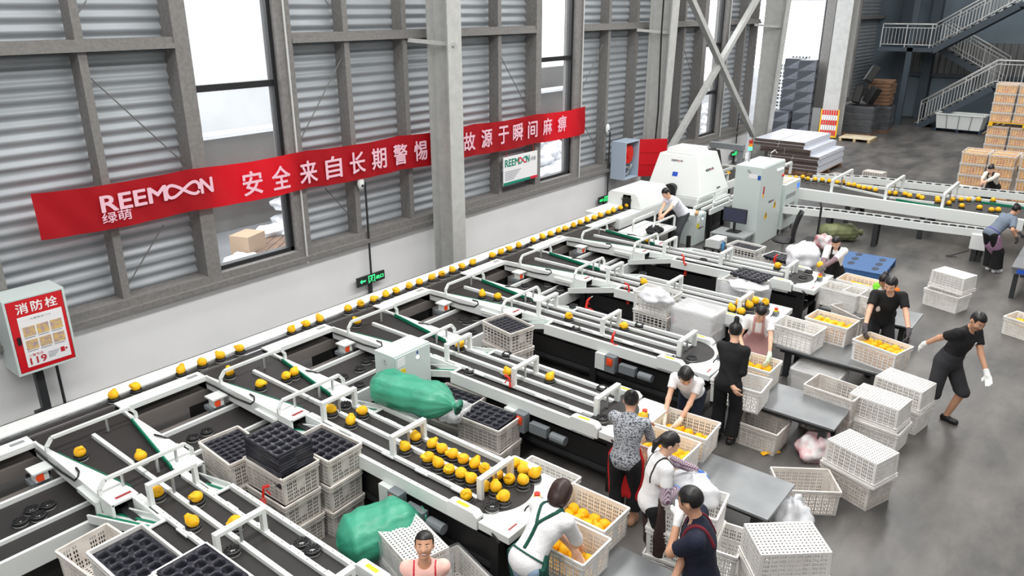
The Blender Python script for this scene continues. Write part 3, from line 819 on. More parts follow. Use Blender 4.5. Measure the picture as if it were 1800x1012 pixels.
cc = control_cabinet('control_cabinet', 'knee-high pale grey control cabinet with a tape gun on top next to the leaning man', (15.772, 7.316, 0.000), 0.52, 0.42, 0.72, 0.24)
# monitor, printer and bottle on a low shelf behind it
mo = thing('monitor', 'dark computer monitor turned away beside the tall electrical cabinet', 'monitor', (16.15, 6.55, 0.0))
MB().box(-0.02, 0.02, -0.28, 0.28, 0.62, 0.95).build('screen_shell', M_['dark'], mo, bevel=0.01)
MB().box(-0.026, -0.02, -0.26, 0.26, 0.64, 0.93).build('screen', mat('dim_screen', (70, 72, 92), 0.25), mo)
MB().cyl((0.02, 0, 0.42), (0.02, 0, 0.64), 0.03).box(-0.1, 0.14, -0.14, 0.14, 0.40, 0.42).build('stand', M_['black'], mo)
MB().box(-0.35, 0.25, -0.4, 0.4, 0.36, 0.40).box(-0.35, -0.3, -0.4, -0.35, 0, 0.36).box(0.2, 0.25, 0.35, 0.4, 0, 0.36).box(-0.35, -0.3, 0.35, 0.4, 0, 0.36).box(0.2, 0.25, -0.4, -0.35, 0, 0.36).build('low_stand_table', M_['greyplastic'], mo)
pr_ = thing('label_printer', 'small pale grey label printer behind the knee-high cabinet', 'printer', (14.859, 6.385, 0.400))
MB().prism([(-0.16, 0), (0.16, 0), (0.16, 0.16), (0.06, 0.2), (-0.16, 0.2)], -0.2, 0.2, M=Matrix(((0, 0, 1, 0), (1, 0, 0, 0), (0, 1, 0, 0), (0, 0, 0, 1)))).build('shell', M_['white2'], pr_, bevel=0.015)
MB().box(-0.12, 0.12, -0.165, -0.155, 0.03, 0.10).build('slot', M_['dark'], pr_)
MB().box(-0.22, 0.3, -0.2, 0.2, -0.02, 0).box(-0.2, -0.16, -0.18, -0.14, -0.4, -0.02).box(0.24, 0.28, 0.14, 0.18, -0.4, -0.02).box(-0.2, -0.16, 0.14, 0.18, -0.4, -0.02).box(0.24, 0.28, -0.18, -0.14, -0.4, -0.02).build('low_stand', M_['dark'], pr_)
bo = thing('water_bottle', 'blue water bottle standing next to the label printer', 'bottle', (14.684, 6.151, 0.400))
MB().lathe([(0.03, 0), (0.033, 0.02), (0.033, 0.14), (0.013, 0.19), (0.013, 0.21)], 14).build('body', mat('blue_plastic_bottle', (90, 160, 215), 0.15, alpha=0.8), bo, smooth=True)
MB().cyl((0, 0, 0.21), (0, 0, 0.235), 0.017).build('cap', M_['paper'], bo)
tg = thing('tape_gun', 'yellow and black tape gun lying on the knee-high cabinet', 'tape gun', (15.819, 7.322, 0.735), 0.3)
MB().cyl((-0.05, 0.035, 0.045), (-0.05, -0.035, 0.045), 0.045, n=16).build('tape_roll', mat('parcel_tape', (205, 160, 120), 0.4), tg)
MB().bar((-0.02, 0, 0.04), (0.1, 0, 0.05), 0.05, 0.05).build('frame', mat('yellow_plastic', (240, 190, 40), 0.4), tg, bevel=0.008)
MB().bar((0.1, 0, 0.05), (0.2, 0.02, 0.04), 0.06, 0.07).build('handle', M_['dark'], tg, bevel=0.01)

# grading machine and its entry hood
gx = thing('grading_machine', 'big white grading machine hood with a dark opening over the wall-side line', 'machine', (17.05, 8.66, 0))
def HEX(mb, lo, hi):
    """frustum between rectangles lo=(x0,x1,y0,y1,z), hi likewise"""
    vs = [(x, y, r[4]) for r in (lo, hi) for x in (r[0], r[1]) for y in (r[2], r[3])]
    return mb.add(vs, ((0, 2, 3, 1), (4, 5, 7, 6), (0, 1, 5, 4), (2, 6, 7, 3), (0, 4, 6, 2), (1, 3, 7, 5)))
mb = HEX(MB(), (-0.25, 1.35, -0.95, 0.55, 0.85), (0.12, 1.2, -0.62, 0.42, 1.78))
HEX(mb, (-0.25, 1.35, -0.95, 0.55, 0.62), (-0.25, 1.35, -0.95, 0.55, 0.85))
hood = mb.build('hood', M_['white'], gx, bevel=0.02)
HEX(MB(), (0.2, 1.0, -0.5, 0.3, 1.78), (0.25, 0.95, -0.45, 0.25, 1.92)).build('top_cover', M_['white'], gx, bevel=0.02)
HEX(MB(), (1.35, 1.5, -0.98, 0.57, 0.0), (1.2, 1.32, -0.64, 0.44, 1.80)).build('rear_shell', M_['black'], gx, bevel=0.01)
MB().box(-0.25, 1.35, -0.9, 0.5, 0, 0.62).build('base', M_['dark'], gx)
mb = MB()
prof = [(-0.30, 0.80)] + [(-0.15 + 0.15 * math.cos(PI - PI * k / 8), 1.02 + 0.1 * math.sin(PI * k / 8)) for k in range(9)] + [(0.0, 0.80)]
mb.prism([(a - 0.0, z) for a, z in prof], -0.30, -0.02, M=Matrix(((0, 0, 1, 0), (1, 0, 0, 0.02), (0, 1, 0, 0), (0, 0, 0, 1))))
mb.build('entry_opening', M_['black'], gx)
def slope_face(f, z):   # point on the sloping left face (-X side) at depth y and height z
    t_ = (z - 0.85) / 0.93
    return (-0.25 + 0.37 * t_ - 0.004, f, z)
sl = Vector((0.37, 0, 0.93)).normalized()
logo(gx, face_matrix(slope_face(0.05, 1.62), (0, -1, 0), sl), 0.3, 0.045, M_['ink'], M_['logo_red'])
o_ = Vector(slope_face(-0.06, 1.28))
MB().add([o_, o_ + Vector((0, -0.14, 0)), o_ + Vector((0, -0.14, 0)) + sl * 0.11, o_ + sl * 0.11], ((0, 1, 2, 3),)).build('blue_label', mat('blue_sticker', (30, 80, 190), 0.5), gx, solid=0.002)
sl2 = Vector((0, 0.33, 0.93)).normalized()
logo(gx, face_matrix((0.35, -0.95 + 0.33 * 0.55 / 0.93 - 0.006, 1.40), (1, 0, 0), sl2), 0.42, 0.055, M_['ink'], M_['logo_red'])
MB().bar((0.7, -0.93, 0.97), (0.85, -0.93, 0.97), 0.02, 0.02).build('handle', M_['black'], gx)
eh = thing('entry_hood', 'white entry hood with brush-edged opening swallowing the fruit line', 'machine', (14.2, 8.8, 0))
mb = MB()
mb.box(0, 2.35, -0.42, -0.14, 0.55, 0.80).box(0.0, 2.35, 0.1, 0.5, 0.55, 0.84)
mb.box(0.95, 2.35, -0.14, 0.1, 0.95, 1.12)
mb.prism([(-0.42, 0.8), (0.5, 0.8), (0.5, 1.08), (0.42, 1.16), (-0.22, 1.16), (-0.3, 1.1)], 0.95, 2.35, M=Matrix(((0, 0, 1, 0), (1, 0, 0, 0), (0, 1, 0, 0), (0, 0, 0, 1))))
mb.build('hood', M_['white'], eh, bevel=0.015)
mb = MB()
prof = [(-0.13, 0.77)] + [(-0.02 + 0.11 * math.cos(PI - PI * k / 10), 0.97 + 0.09 * math.sin(PI * k / 10)) for k in range(11)] + [(0.09, 0.77)]
mb.prism(prof, 0.93, 0.96, M=Matrix(((0, 0, 1, 0), (1, 0, 0, 0), (0, 1, 0, 0), (0, 0, 0, 1))))
for k in range(11):
    a, z = prof[k + 1]
    mb.bar((0.93, a, z), (0.93, a * 1.25 + 0.005, z + 0.03), 0.008, 0.01)
mb.build('brush_opening', M_['black'], eh)
MB().box(0.0, 2.35, -0.40, 0.45, 0, 0.55).build('base', M_['dark'], eh)
MB().box(-0.02, 2.35, -0.14, 0.1, 0.66, 0.765).build('belt', M_['belt'], eh)

# feed belt between the grader and the infeed conveyor
fb = thing('feed_conveyor', 'short white feed belt leaving the grading machine towards the electrical cabinet', 'conveyor', (18.45, 8.4, 0))
MB().box(0, 2.6, -0.36, 0.36, 0.72, 0.78).build('belt', M_['belt'], fb)
for s in (-1, 1):
    MB().box(0, 2.6, s * 0.38 - 0.03, s * 0.38 + 0.03, 0.66, 0.86).build('side_rail', M_['white'], fb, bevel=0.005)
for x in (0.55, 1.7):
    mb = MB()
    for s in (-1, 1): mb.bar((x, s * 0.38, 0.8), (x, s * 0.38, 1.06), 0.045, 0.045)
    mb.bar((x, -0.4, 1.06), (x, 0.4, 1.06), 0.045, 0.045)
    mb.build('gate', M_['white'], fb)
for x in (0.3, 2.3):
    for s in (-1, 1):
        MB().box(x - 0.04, x + 0.04, s * 0.3 - 0.04, s * 0.3 + 0.04, 0, 0.72).build('leg', M_['black'], fb)

# side stretch with loose rails in front of the grader
sr = thing('side_conveyor', 'white railed side conveyor between the entry hood and the electrical cabinet', 'conveyor', (13.75, 7.75, 0))
MB().box(0.0, 1.15, -0.4, 0.4, 0.60, 0.66).build('bed', M_['white'], sr, bevel=0.005)
MB().box(2.65, 4.4, -0.48, -0.12, 0.66, 0.70).build('belt', M_['belt'], sr)
for y in (-0.5, -0.3, -0.1):
    MB().box(2.6, 4.4, y - 0.025, y + 0.025, 0.64, 0.76).build('side_rail', M_['white'], sr)
for x in (0.12, 2.75):
    for y in (-0.38, 0.10) if x < 1 else (-0.5, -0.1):
        mb = MB(); L_ = 0.95
        pts = [(x, y, 0.66), (x, y, 0.88), (x + 0.06, y, 0.93), (x + L_ - 0.06, y, 0.93), (x + L_, y, 0.88), (x + L_, y, 0.66)]
        for p, q in zip(pts[:-1], pts[1:]): mb.bar(p, q, 0.035, 0.035)
        mb.build('guard_hoop', M_['white'], sr)
for x, y in ((0.1, -0.32), (0.1, 0.32), (1.05, -0.32), (1.05, 0.32), (4.2, -0.45), (4.2, -0.15), (2.75, -0.45), (2.75, -0.15)):
    MB().box(x - 0.04, x + 0.04, y - 0.04, y + 0.04, 0, 0.6 if x < 2 else 0.64).build('leg', M_['black'], sr)

# infeed conveyor across the far side, with the two chains of carrier cups
ic = thing('infeed_conveyor', 'wide black infeed belt with white rails carrying fruit past the tall electrical cabinet', 'conveyor', (20.4, 5.0, 0))
I = lambda x, y: (x - 20.4, y - 5.0)
def poly(pts, z0, z1): return MB().prism([I(*p) for p in pts], z0, z1)
poly([(19.7, 8.3), (19.7, 1.2), (21.25, 1.2), (21.1, 4.5), (20.95, 6.2), (21.0, 8.3)], 0.70, 0.765).build('belt', M_['belt'], ic)
poly([(19.6, 8.0), (19.6, 1.4), (19.7, 1.4), (19.7, 8.0)], 0.55, 0.82).build('front_rail', M_['white'], ic)
MB().bar((*I(20.95, 8.0), 0.78), (*I(21.0, 6.0), 0.78), 0.06, 0.10).bar((*I(21.0, 6.0), 0.78), (*I(21.3, 1.3), 0.78), 0.06, 0.10).build('rear_rail', M_['white'], ic)
MB().bar((*I(20.75, 5.9), 0.79), (*I(20.15, 4.3), 0.79), 0.05, 0.05).bar((*I(20.15, 4.3), 0.79), (*I(20.2, 3.3), 0.79), 0.05, 0.05).build('divider_rail', M_['white'], ic)
MB().bar((*I(20.0, 4.1), 0.79), (*I(19.75, 2.85), 0.79), 0.04, 0.05).build('green_strip', M_['green'], ic)
MB().bar((*I(21.0, 2.6), 0.79), (*I(21.0, 1.2), 0.79), 0.04, 0.05).build('green_strip', M_['green'], ic)
for y in (7.2, 5.56, 4.29, 3.05):
    mb = MB()
    xa, xb = I(19.72, y)[0], I(21.35, y)[0]
    yy = y - 5.0
    pts = [(xa, yy, 0.8), (xa, yy, 1.12), (xb, yy, 1.12), (xb, yy, 0.8)]
    for p, q in zip(pts[:-1], pts[1:]): mb.bar(p, q, 0.06, 0.06)
    g = mb.build('gate', M_['white'], ic)
    MB().cyl(((xa + xb) / 2, yy, 0.79), ((xa + xb) / 2, yy, 1.1), 0.018).build('sensor_rod', M_['chrome'], g)
for y in (5.1, 3.4, 2.1):
    for x in (19.7, 21.1):
        MB().box(x - 20.4 - 0.05, x - 20.4 + 0.05, y - 5.05, y - 4.95, 0, 0.70).build('leg', M_['dark'], ic)
    MB().box(-0.7, 0.7, y - 5.03, y - 4.97, 0.25, 0.31).build('cross_beam', M_['dark'], ic)
MB().box(-0.83, -0.79, -3.6, -3.1, 0.58, 0.82).build('end_plate', M_['white'], ic)
def cup_line(name, label, pts, zt, leg_ys):
    t = thing(name, label, 'conveyor', (pts[0][0], pts[0][1], 0))
    V = [Vector((p[0] - pts[0][0], p[1] - pts[0][1], zt - 0.09)) for p in pts]
    for off, nm in ((-0.13, 'side_rail'), (0.13, 'side_rail')):
        mb = MB()
        for p, q in zip(V[:-1], V[1:]):
            mb.bar(p + Vector((off, 0, 0)), q + Vector((off, 0, 0)), 0.04, 0.16)
        mb.build(nm, M_['white'], t)
    mb = MB()
    for p, q in zip(V[:-1], V[1:]): mb.bar(p, q, 0.24, 0.06)
    mb.build('belt', M_['belt'], t)
    for y in leg_ys:
        x = next(p[0] + (q[0] - p[0]) * (y - p[1]) / (q[1] - p[1]) for p, q in zip(pts[:-1], pts[1:]) if min(p[1], q[1]) <= y <= max(p[1], q[1])) - pts[0][0]
        for s in (-0.1, 0.1):
            MB().box(x + s - 0.035, x + s + 0.035, y - pts[0][1] - 0.05, y - pts[0][1] + 0.05, 0, zt - 0.1).build('leg', M_['dark'], t)
    return t
FRONT = [(18.05, 6.1), (18.35, 5.0), (18.45, 4.1), (18.54, 3.1), (18.75, 1.75)]
REAR = [(21.6, 6.6), (22.15, 5.4), (22.25, 4.3), (22.36, 3.2), (22.6, 1.2)]
cup_line('cup_return_line', 'low white cup line with empty black cups in front of the infeed belt', FRONT, 0.72, (5.1, 4.08, 2.1))
cup_line('cup_return_line', 'white cup line with empty black cups behind the infeed belt', REAR, 0.84, (5.1, 3.4, 1.6))
ib = thing('motor_box', 'white motor box hanging at the end of the low cup line', 'motor box', (18.65, 2.0, 0.0))
MB().box(-0.15, 0.15, -0.2, 0.2, 0.27, 0.62).build('housing', M_['white'], ib, bevel=0.02)
MB().cyl((0, 0, 0.12), (0, 0, 0.27), 0.07).build('motor', M_['dark'], ib)
MB().box(-0.05, 0.05, -0.05, 0.05, 0, 0.12).tube([(0, 0.2, 0.2), (0.05, 0.5, 0.02), (-0.1, 0.6, 0.02), (-0.05, 0.4, 0.03)], 0.012).build('foot', M_['dark'], ib)
hb = thing('end_hood', 'white rounded end hood of the infeed belt at the far table', 'machine', (20.3, 0.95, 0.0))
mb = HEX(MB(), (-0.7, 1.3, -0.6, 0.3, 0.55), (-0.6, 1.2, -0.5, 0.2, 1.05)); mb.build('hood', M_['white'], hb, bevel=0.06)
MB().box(-0.6, 1.2, -0.5, 0.25, 0, 0.55).build('base', M_['dark'], hb)

# ================================================================== FRUIT, CUPS, TRAYS, CRATES
def net_material():
    m = bpy.data.materials.new('yellow_foam_net')
    nt, b = nodes(m)
    tc = nt.nodes.new('ShaderNodeTexCoord')
    n = nt.nodes.new('ShaderNodeTexNoise'); n.inputs['Scale'].default_value = 14; n.inputs['Detail'].default_value = 2
    oi = nt.nodes.new('ShaderNodeObjectInfo')
    ad = nt.nodes.new('ShaderNodeVectorMath'); ad.operation = 'ADD'
    r = nt.nodes.new('ShaderNodeValToRGB')
    r.color_ramp.elements[0].position, r.color_ramp.elements[1].position = 0.38, 0.66
    r.color_ramp.elements[0].color = (*lin((252, 198, 6)), 1); r.color_ramp.elements[1].color = (*lin((247, 178, 12)), 1)
    b.inputs['Roughness'].default_value = 0.5
    L = nt.links.new
    L(tc.outputs['Object'], ad.inputs[0]); L(oi.outputs['Random'], ad.inputs[1]); L(ad.outputs[0], n.inputs['Vector'])
    L(n.outputs['Fac'], r.inputs['Fac']); L(r.outputs['Color'], b.inputs['Base Color'])
    h = None
    for ax in ('X', 'DIAGONAL'):
        wv = nt.nodes.new('ShaderNodeTexWave'); wv.bands_direction = ax; wv.inputs['Scale'].default_value = 45; wv.inputs['Distortion'].default_value = 1.5
        L(tc.outputs['Object'], wv.inputs['Vector'])
        if h is None: h = wv
        else:
            mx = nt.nodes.new('ShaderNodeMath'); mx.operation = 'MAXIMUM'
            L(h.outputs['Fac'], mx.inputs[0]); L(wv.outputs['Fac'], mx.inputs[1])
            bp = nt.nodes.new('ShaderNodeBump'); bp.inputs['Strength'].default_value = 0.5; bp.inputs['Distance'].default_value = 0.004
            L(mx.outputs[0], bp.inputs['Height']); L(bp.outputs['Normal'], b.inputs['Normal'])
    return m
M_['net'] = net_material()
M_['tray'] = mat('black_tray_plastic', (40, 41, 50), 0.3)
M_['crate'] = mat('white_crate_plastic', (242, 241, 238), 0.5, noise=(5, (230, 226, 221)))
M_['crate2'] = mat('worn_crate_plastic', (224, 219, 213), 0.55, noise=(7, (202, 194, 187)))
M_['film'] = mat('clear_plastic_film', (238, 240, 242), 0.25, alpha=0.42, bump=(14, 0.7))
M_['film3'] = mat('milky_film', (240, 242, 246), 0.3, alpha=0.52, bump=(10, 0.8))
M_['film2'] = mat('milky_plastic_bag', (240, 242, 246), 0.3, alpha=0.75, bump=(9, 0.9))

fruit_proto = []
def make_fruit(k):
    r = random.Random(50 + k)
    rx, ry, rz = 0.057 + r.random() * 0.007, 0.056 + r.random() * 0.006, 0.053 + r.random() * 0.007
    mb = MB(); mb.ell((0, 0, 0), (rx, ry, rz), 18, 12)
    mb.v = [(x * (1 + 0.05 * math.sin(5 * y / ry + k)), y, z * (1 + 0.05 * math.sin(4 * x / rx + k))) for x, y, z in mb.v]
    t = bpy.data.objects.new('net_wrapped_fruit', mb.mesh('net_wrapped_fruit', M_['net'], True))
    # gathered end of the net
    mb = MB()
    tilt = (0.7, 1.25, 1.0, 1.45)[k % 4]
    d = Vector((math.sin(tilt), 0, math.cos(tilt)))
    Q = d.to_track_quat('Z', 'Y').to_matrix()
    L_ = 0.056 + 0.006 * (k % 3)
    n = 16
    prof = [(0.050, 0.026), (0.041, 0.043), (0.028, L_), (0.024, L_ + 0.010), (0.021, L_ + 0.018), (0.004, L_ + 0.010)]
    vs = []
    for rr, z in prof:
        for i in range(n):
            a = 2 * PI * i / n
            q = rr * (1 + 0.18 * math.sin(3 * a + k))
            vs.append(Q @ Vector((q * math.cos(a), q * 0.75 * math.sin(a), z)))
    mb.add(vs, [(j * n + i, j * n + (i + 1) % n, (j + 1) * n + (i + 1) % n, (j + 1) * n + i) for j in range(len(prof) - 1) for i in range(n)])
    tail = bpy.data.objects.new('net_tail', mb.mesh('net_tail', M_['net'], True))
    tail.parent = t
    return t
for k in range(6):
    fruit_proto.append(make_fruit(k))
n_fruit = [0]
def fruit(x, y, z, label, group, tail=True, cat='fruit'):
    k = n_fruit[0]; n_fruit[0] += 1
    p = fruit_proto[k % 6]
    o = p.copy(); C.objects.link(o)
    o.location = (x, y, z)
    o.rotation_euler = (rnd.uniform(-0.25, 0.25), rnd.uniform(-0.25, 0.25), rnd.uniform(0, 6.28))
    if tail:
        c = p.children[0].copy(); C.objects.link(c); c.parent = o
    return tag(o, label, cat, group)

def make_cup():
    mb = MB()
    prof = [(0.032, 0.014), (0.032, 0.046), (0.060, 0.052), (0.070, 0.046), (0.072, 0.030), (0.072, 0.018), (0.032, 0.014)]
    mb.lathe(prof, 24)
    for i in range(10):
        a = 2 * PI * i / 10
        mb.obox((0.050 * math.cos(a), 0.050 * math.sin(a), 0.054), (0.022, 0.012, 0.010), a)
    o = bpy.data.objects.new('carrier_cup', mb.mesh('carrier_cup', M_['rubber']))
    mb = MB().lathe([(0.03, 0.0), (0.066, 0.0), (0.069, 0.004), (0.069, 0.018), (0.03, 0.018)], 24)
    b = bpy.data.objects.new('bristle_band', mb.mesh('bristle_band', M_['bristle'])); b.parent = o
    return o
cup_proto = make_cup()
def cup(x, y, z, label, group):
    o = cup_proto.copy(); C.objects.link(o); o.location = (x, y, z); o.rotation_euler = (0, 0, rnd.uniform(0, 6))
    c = cup_proto.children[0].copy(); C.objects.link(c); c.parent = o
    return tag(o, label, 'cup', group)

# fruit riding on the wall-side line
MAIN_F = [(3.310, 8.809, 0.850), (3.581, 8.822, 0.850), (4.162, 8.824, 0.850), (4.456, 8.832, 0.850), (4.716, 8.815, 0.850), (5.008, 8.827, 0.850), (5.840, 8.826, 0.850), (6.103, 8.801, 0.850), (6.349, 8.808, 0.850), (6.877, 8.809, 0.850), (7.130, 8.801, 0.850), (7.389, 8.817, 0.850), (7.653, 8.795, 0.850), (7.883, 8.802, 0.850), (8.172, 8.791, 0.850), (8.411, 8.784, 0.850), (8.702, 8.790, 0.850), (8.952, 8.788, 0.850), (9.222, 8.794, 0.850), (9.474, 8.781, 0.850), (9.752, 8.798, 0.850), (10.304, 8.814, 0.850), (10.556, 8.810, 0.850), (10.819, 8.802, 0.850), (11.103, 8.805, 0.850), (11.567, 8.784, 0.850), (11.870, 8.790, 0.850), (12.139, 8.784, 0.850), (12.419, 8.807, 0.850), (12.653, 8.792, 0.850), (12.964, 8.795, 0.850), (13.228, 8.794, 0.850), (13.491, 8.802, 0.850), (13.767, 8.802, 0.850), (14.020, 8.799, 0.850), (14.342, 8.839, 0.850), (14.558, 8.816, 0.850), (14.871, 8.804, 0.850), (15.166, 8.823, 0.850), (15.404, 8.835, 0.850)]
for i, p in enumerate(MAIN_F):
    x = p[0]
    cup(x, 8.775, 0.767, 'black carrier cup under the %s yellow fruit of the wall-side line' % ordinal(i + 1), 'cups on the wall-side line')
    fruit(x, 8.775, 0.767 + 0.092, '%s yellow net-wrapped fruit on the wall-side line counted from the shut fire cabinet' % ordinal(i + 1), 'fruit on the wall-side line')
for i, p in enumerate(((7.400, 8.673, 0.790), (11.355, 8.805, 0.790))):
    cup(p[0], 8.72, 0.767, 'empty black cup standing on the wall-side line, %s of two' % ('nearer' if i == 0 else 'farther'), 'cups on the wall-side line')

# fruit and cups on each outfeed: (fruit pixel points resolved to plan positions)
OUT_F = [
 [(2.507, 7.790, 0.850), (2.868, 7.225, 0.850), (2.663, 6.495, 0.850), (2.856, 6.128, 0.850), (2.638, 5.817, 0.850), (2.872, 5.516, 0.850)],
 [(4.524, 8.249, 0.850), (4.579, 7.663, 0.850), (4.911, 7.596, 0.850), (5.032, 7.598, 0.850), (4.724, 6.477, 0.850), (4.924, 6.167, 0.850), (4.696, 6.103, 0.850), (4.916, 5.297, 0.850), (4.705, 5.234, 0.850), (4.922, 5.054, 0.850), (4.918, 4.901, 0.850), (4.918, 4.746, 0.850), (4.710, 4.902, 0.850), (4.701, 4.748, 0.850), (4.689, 4.586, 0.850), (4.915, 4.599, 0.850), (4.926, 4.454, 0.850), (4.919, 4.318, 0.850), (4.713, 4.446, 0.850), (4.711, 4.308, 0.850), (4.692, 4.122, 0.850), (4.918, 4.146, 0.850), (4.932, 4.005, 0.850), (5.147, 4.004, 0.850), (5.180, 4.140, 0.850), (5.125, 3.844, 0.850), (4.964, 3.860, 0.850), (4.712, 3.995, 0.850), (4.649, 3.844, 0.850), (4.480, 4.167, 0.850)],
 [(6.635, 8.283, 0.850), (6.967, 6.533, 0.850), (6.736, 5.498, 0.850), (6.957, 5.000, 0.850)],
 [(8.644, 7.576, 0.850), (8.721, 7.318, 0.850), (8.751, 5.958, 0.850), (8.955, 5.123, 0.850)],
 [(10.788, 5.839, 0.850), (10.578, 4.181, 0.850), (10.849, 4.188, 0.850), (10.555, 4.025, 0.850), (10.789, 3.997, 0.850), (11.006, 3.995, 0.850), (11.060, 3.852, 0.850)],
 [(13.002, 7.022, 0.850), (13.037, 4.404, 0.850)],
]
OUT_C = [
 [(2.677, 5.254, 0.790), (3.127, 4.891, 0.770), (3.130, 4.745, 0.770)],
 [(4.955, 6.512, 0.790), (4.496, 4.025, 0.790), (4.518, 3.874, 0.790)],
 [(6.566, 5.987, 0.770), (7.253, 5.930, 0.770), (7.232, 4.398, 0.770), (6.538, 3.956, 0.790)],
 [(9.009, 6.930, 0.790), (9.286, 6.239, 0.770), (8.586, 5.706, 0.770), (9.263, 5.041, 0.770), (8.577, 4.091, 0.790), (8.611, 3.883, 0.790)],
 [(11.339, 6.170, 0.770)],
 [(12.664, 5.656, 0.770), (13.098, 3.872, 0.800), (12.737, 3.846, 0.800)],
]
for i in range(6):
    of = '%s outfeed' % ordinal(i + 1)
    fs = sorted(OUT_F[i], key=lambda p: -p[1])
    placed = []
    for j, p in enumerate(fs):
        x, y = p[0], p[1]
        for q in placed:          # riders stand side by side, never inside each other
            d = math.hypot(x - q[0], y - q[1])
            if d < 0.125 and d > 0:
                x, y = q[0] + (x - q[0]) * 0.125 / d, q[1] + (y - q[1]) * 0.125 / d
        placed.append((x, y))
        zb = 0.804 if y < 4.0 else 0.767
        cup(x, y, zb, 'black carrier cup under the %s fruit from the wall on the %s' % (ordinal(j + 1), of), 'cups on the outfeeds')
        fruit(x, y, zb + 0.092, '%s yellow net-wrapped fruit from the wall on the %s' % (ordinal(j + 1), of), 'fruit on the outfeeds')
    for j, p in enumerate(sorted(OUT_C[i], key=lambda p: -p[1])):
        side = abs(p[0] - BX[i]) > 0.24
        z = 0.804 if p[1] < 4.0 else (0.747 if side else 0.767)
        cup(p[0], p[1], z, '%s empty black cup from the wall on the %s' % (ordinal(j + 1), of), 'empty cups on the outfeeds')
RET = [(1.922, 7.616, 0.560), (2.054, 7.568, 0.560), (1.924, 7.457, 0.560), (1.778, 7.499, 0.560), (2.342, 7.054, 0.560), (3.628, 7.623, 0.560), (3.801, 7.628, 0.560), (3.449, 7.464, 0.560), (6.004, 7.511, 0.560), (6.212, 7.623, 0.560), (6.374, 7.628, 0.560), (5.697, 7.484, 0.560), (5.680, 7.143, 0.560), (8.148, 7.481, 0.560), (8.366, 7.471, 0.560), (8.195, 7.608, 0.560), (7.888, 7.130, 0.560), (10.013, 7.782, 0.560), (10.346, 7.514, 0.560), (10.061, 7.540, 0.560), (10.576, 7.518, 0.560), (10.319, 7.222, 0.560), (12.770, 7.695, 0.560)]
for i, p in enumerate(sorted(RET)):
    cup(p[0], p[1], 0.527, '%s empty black cup on the low return belt counted from the shut fire cabinet end' % ordinal(i + 1), 'cups on the return belt')

# infeed: cups in both chains, fruit on the belt
def chain_pts(pts, step):
    out = []
    for p, q in zip(pts[:-1], pts[1:]):
        L_ = math.hypot(q[0] - p[0], q[1] - p[1]); n = max(1, int(L_ / step))
        out += [(p[0] + (q[0] - p[0]) * k / n, p[1] + (q[1] - p[1]) * k / n) for k in range(n)]
    return out
for i, (x, y) in enumerate(chain_pts(FRONT, 0.17)):
    cup(x, y, 0.66, '%s black cup from the tall cabinet in the low cup line before the infeed belt' % ordinal(i + 1), 'cups of the low cup line')
for i, (x, y) in enumerate(chain_pts(REAR, 0.2)):
    cup(x, y, 0.78, '%s black cup from the wall end in the cup line behind the infeed belt' % ordinal(i + 1), 'cups of the rear cup line')
INF = [(20.567, 7.102, 0.850), (20.602, 6.944, 0.850), (20.709, 6.812, 0.850), (20.900, 6.694, 0.850), (20.769, 6.511, 0.850), (20.822, 6.332, 0.850), (20.875, 6.154, 0.850), (20.846, 5.967, 0.850), (20.837, 5.758, 0.850), (20.932, 5.642, 0.850), (20.743, 5.441, 0.850), (20.757, 5.318, 0.850), (20.632, 5.155, 0.850), (20.578, 5.015, 0.850), (20.593, 4.894, 0.850), (20.490, 4.717, 0.850), (20.383, 4.354, 0.850), (20.398, 4.239, 0.850), (20.493, 4.027, 0.850), (20.368, 3.894, 0.850), (20.444, 3.707, 0.850), (20.303, 3.600, 0.850), (20.475, 3.298, 0.850), (20.229, 3.237, 0.850), (20.142, 2.990, 0.850), (20.572, 2.997, 0.850), (20.711, 2.827, 0.850), (20.030, 2.696, 0.850), (20.824, 2.689, 0.850), (20.972, 2.508, 0.850), (20.108, 2.348, 0.850), (20.042, 2.099, 0.850), (21.131, 2.222, 0.850), (20.141, 1.977, 0.850)]
pl = []
for i, p in enumerate(sorted(INF, key=lambda p: -p[1])):
    x, y = p[0], p[1]
    for q in pl:
        d = math.hypot(x - q[0], y - q[1])
        if 0 < d < 0.13: x, y = q[0] + (x - q[0]) * 0.13 / d, q[1] + (y - q[1]) * 0.13 / d
    pl.append((x, y))
    cup(x, y, 0.767, 'black carrier cup under the %s fruit of the infeed belt' % ordinal(i + 1), 'cups on the infeed belt')
    fruit(x, y, 0.767 + 0.092, '%s yellow fruit on the infeed belt counted from the tall electrical cabinet' % ordinal(i + 1), 'fruit on the infeed belt', tail=False)
for i, p in enumerate(((19.217, 8.677, 0.860), (19.503, 8.678, 0.860), (19.632, 8.638, 0.860), (19.894, 8.558, 0.860), (20.223, 8.521, 0.860))):
    fruit(p[0], p[1], 0.83, '%s yellow fruit on the short feed belt behind the grading machine' % ordinal(i + 1), 'fruit on the feed belt', tail=False)
for i, p in enumerate(((16.55, 8.72), (16.42, 8.78))):
    fruit(p[0], p[1], 0.87, 'yellow fruit in the dark mouth of the grading machine, %s of two' % ('outer' if i else 'inner'), 'fruit at the grading machine', tail=False)

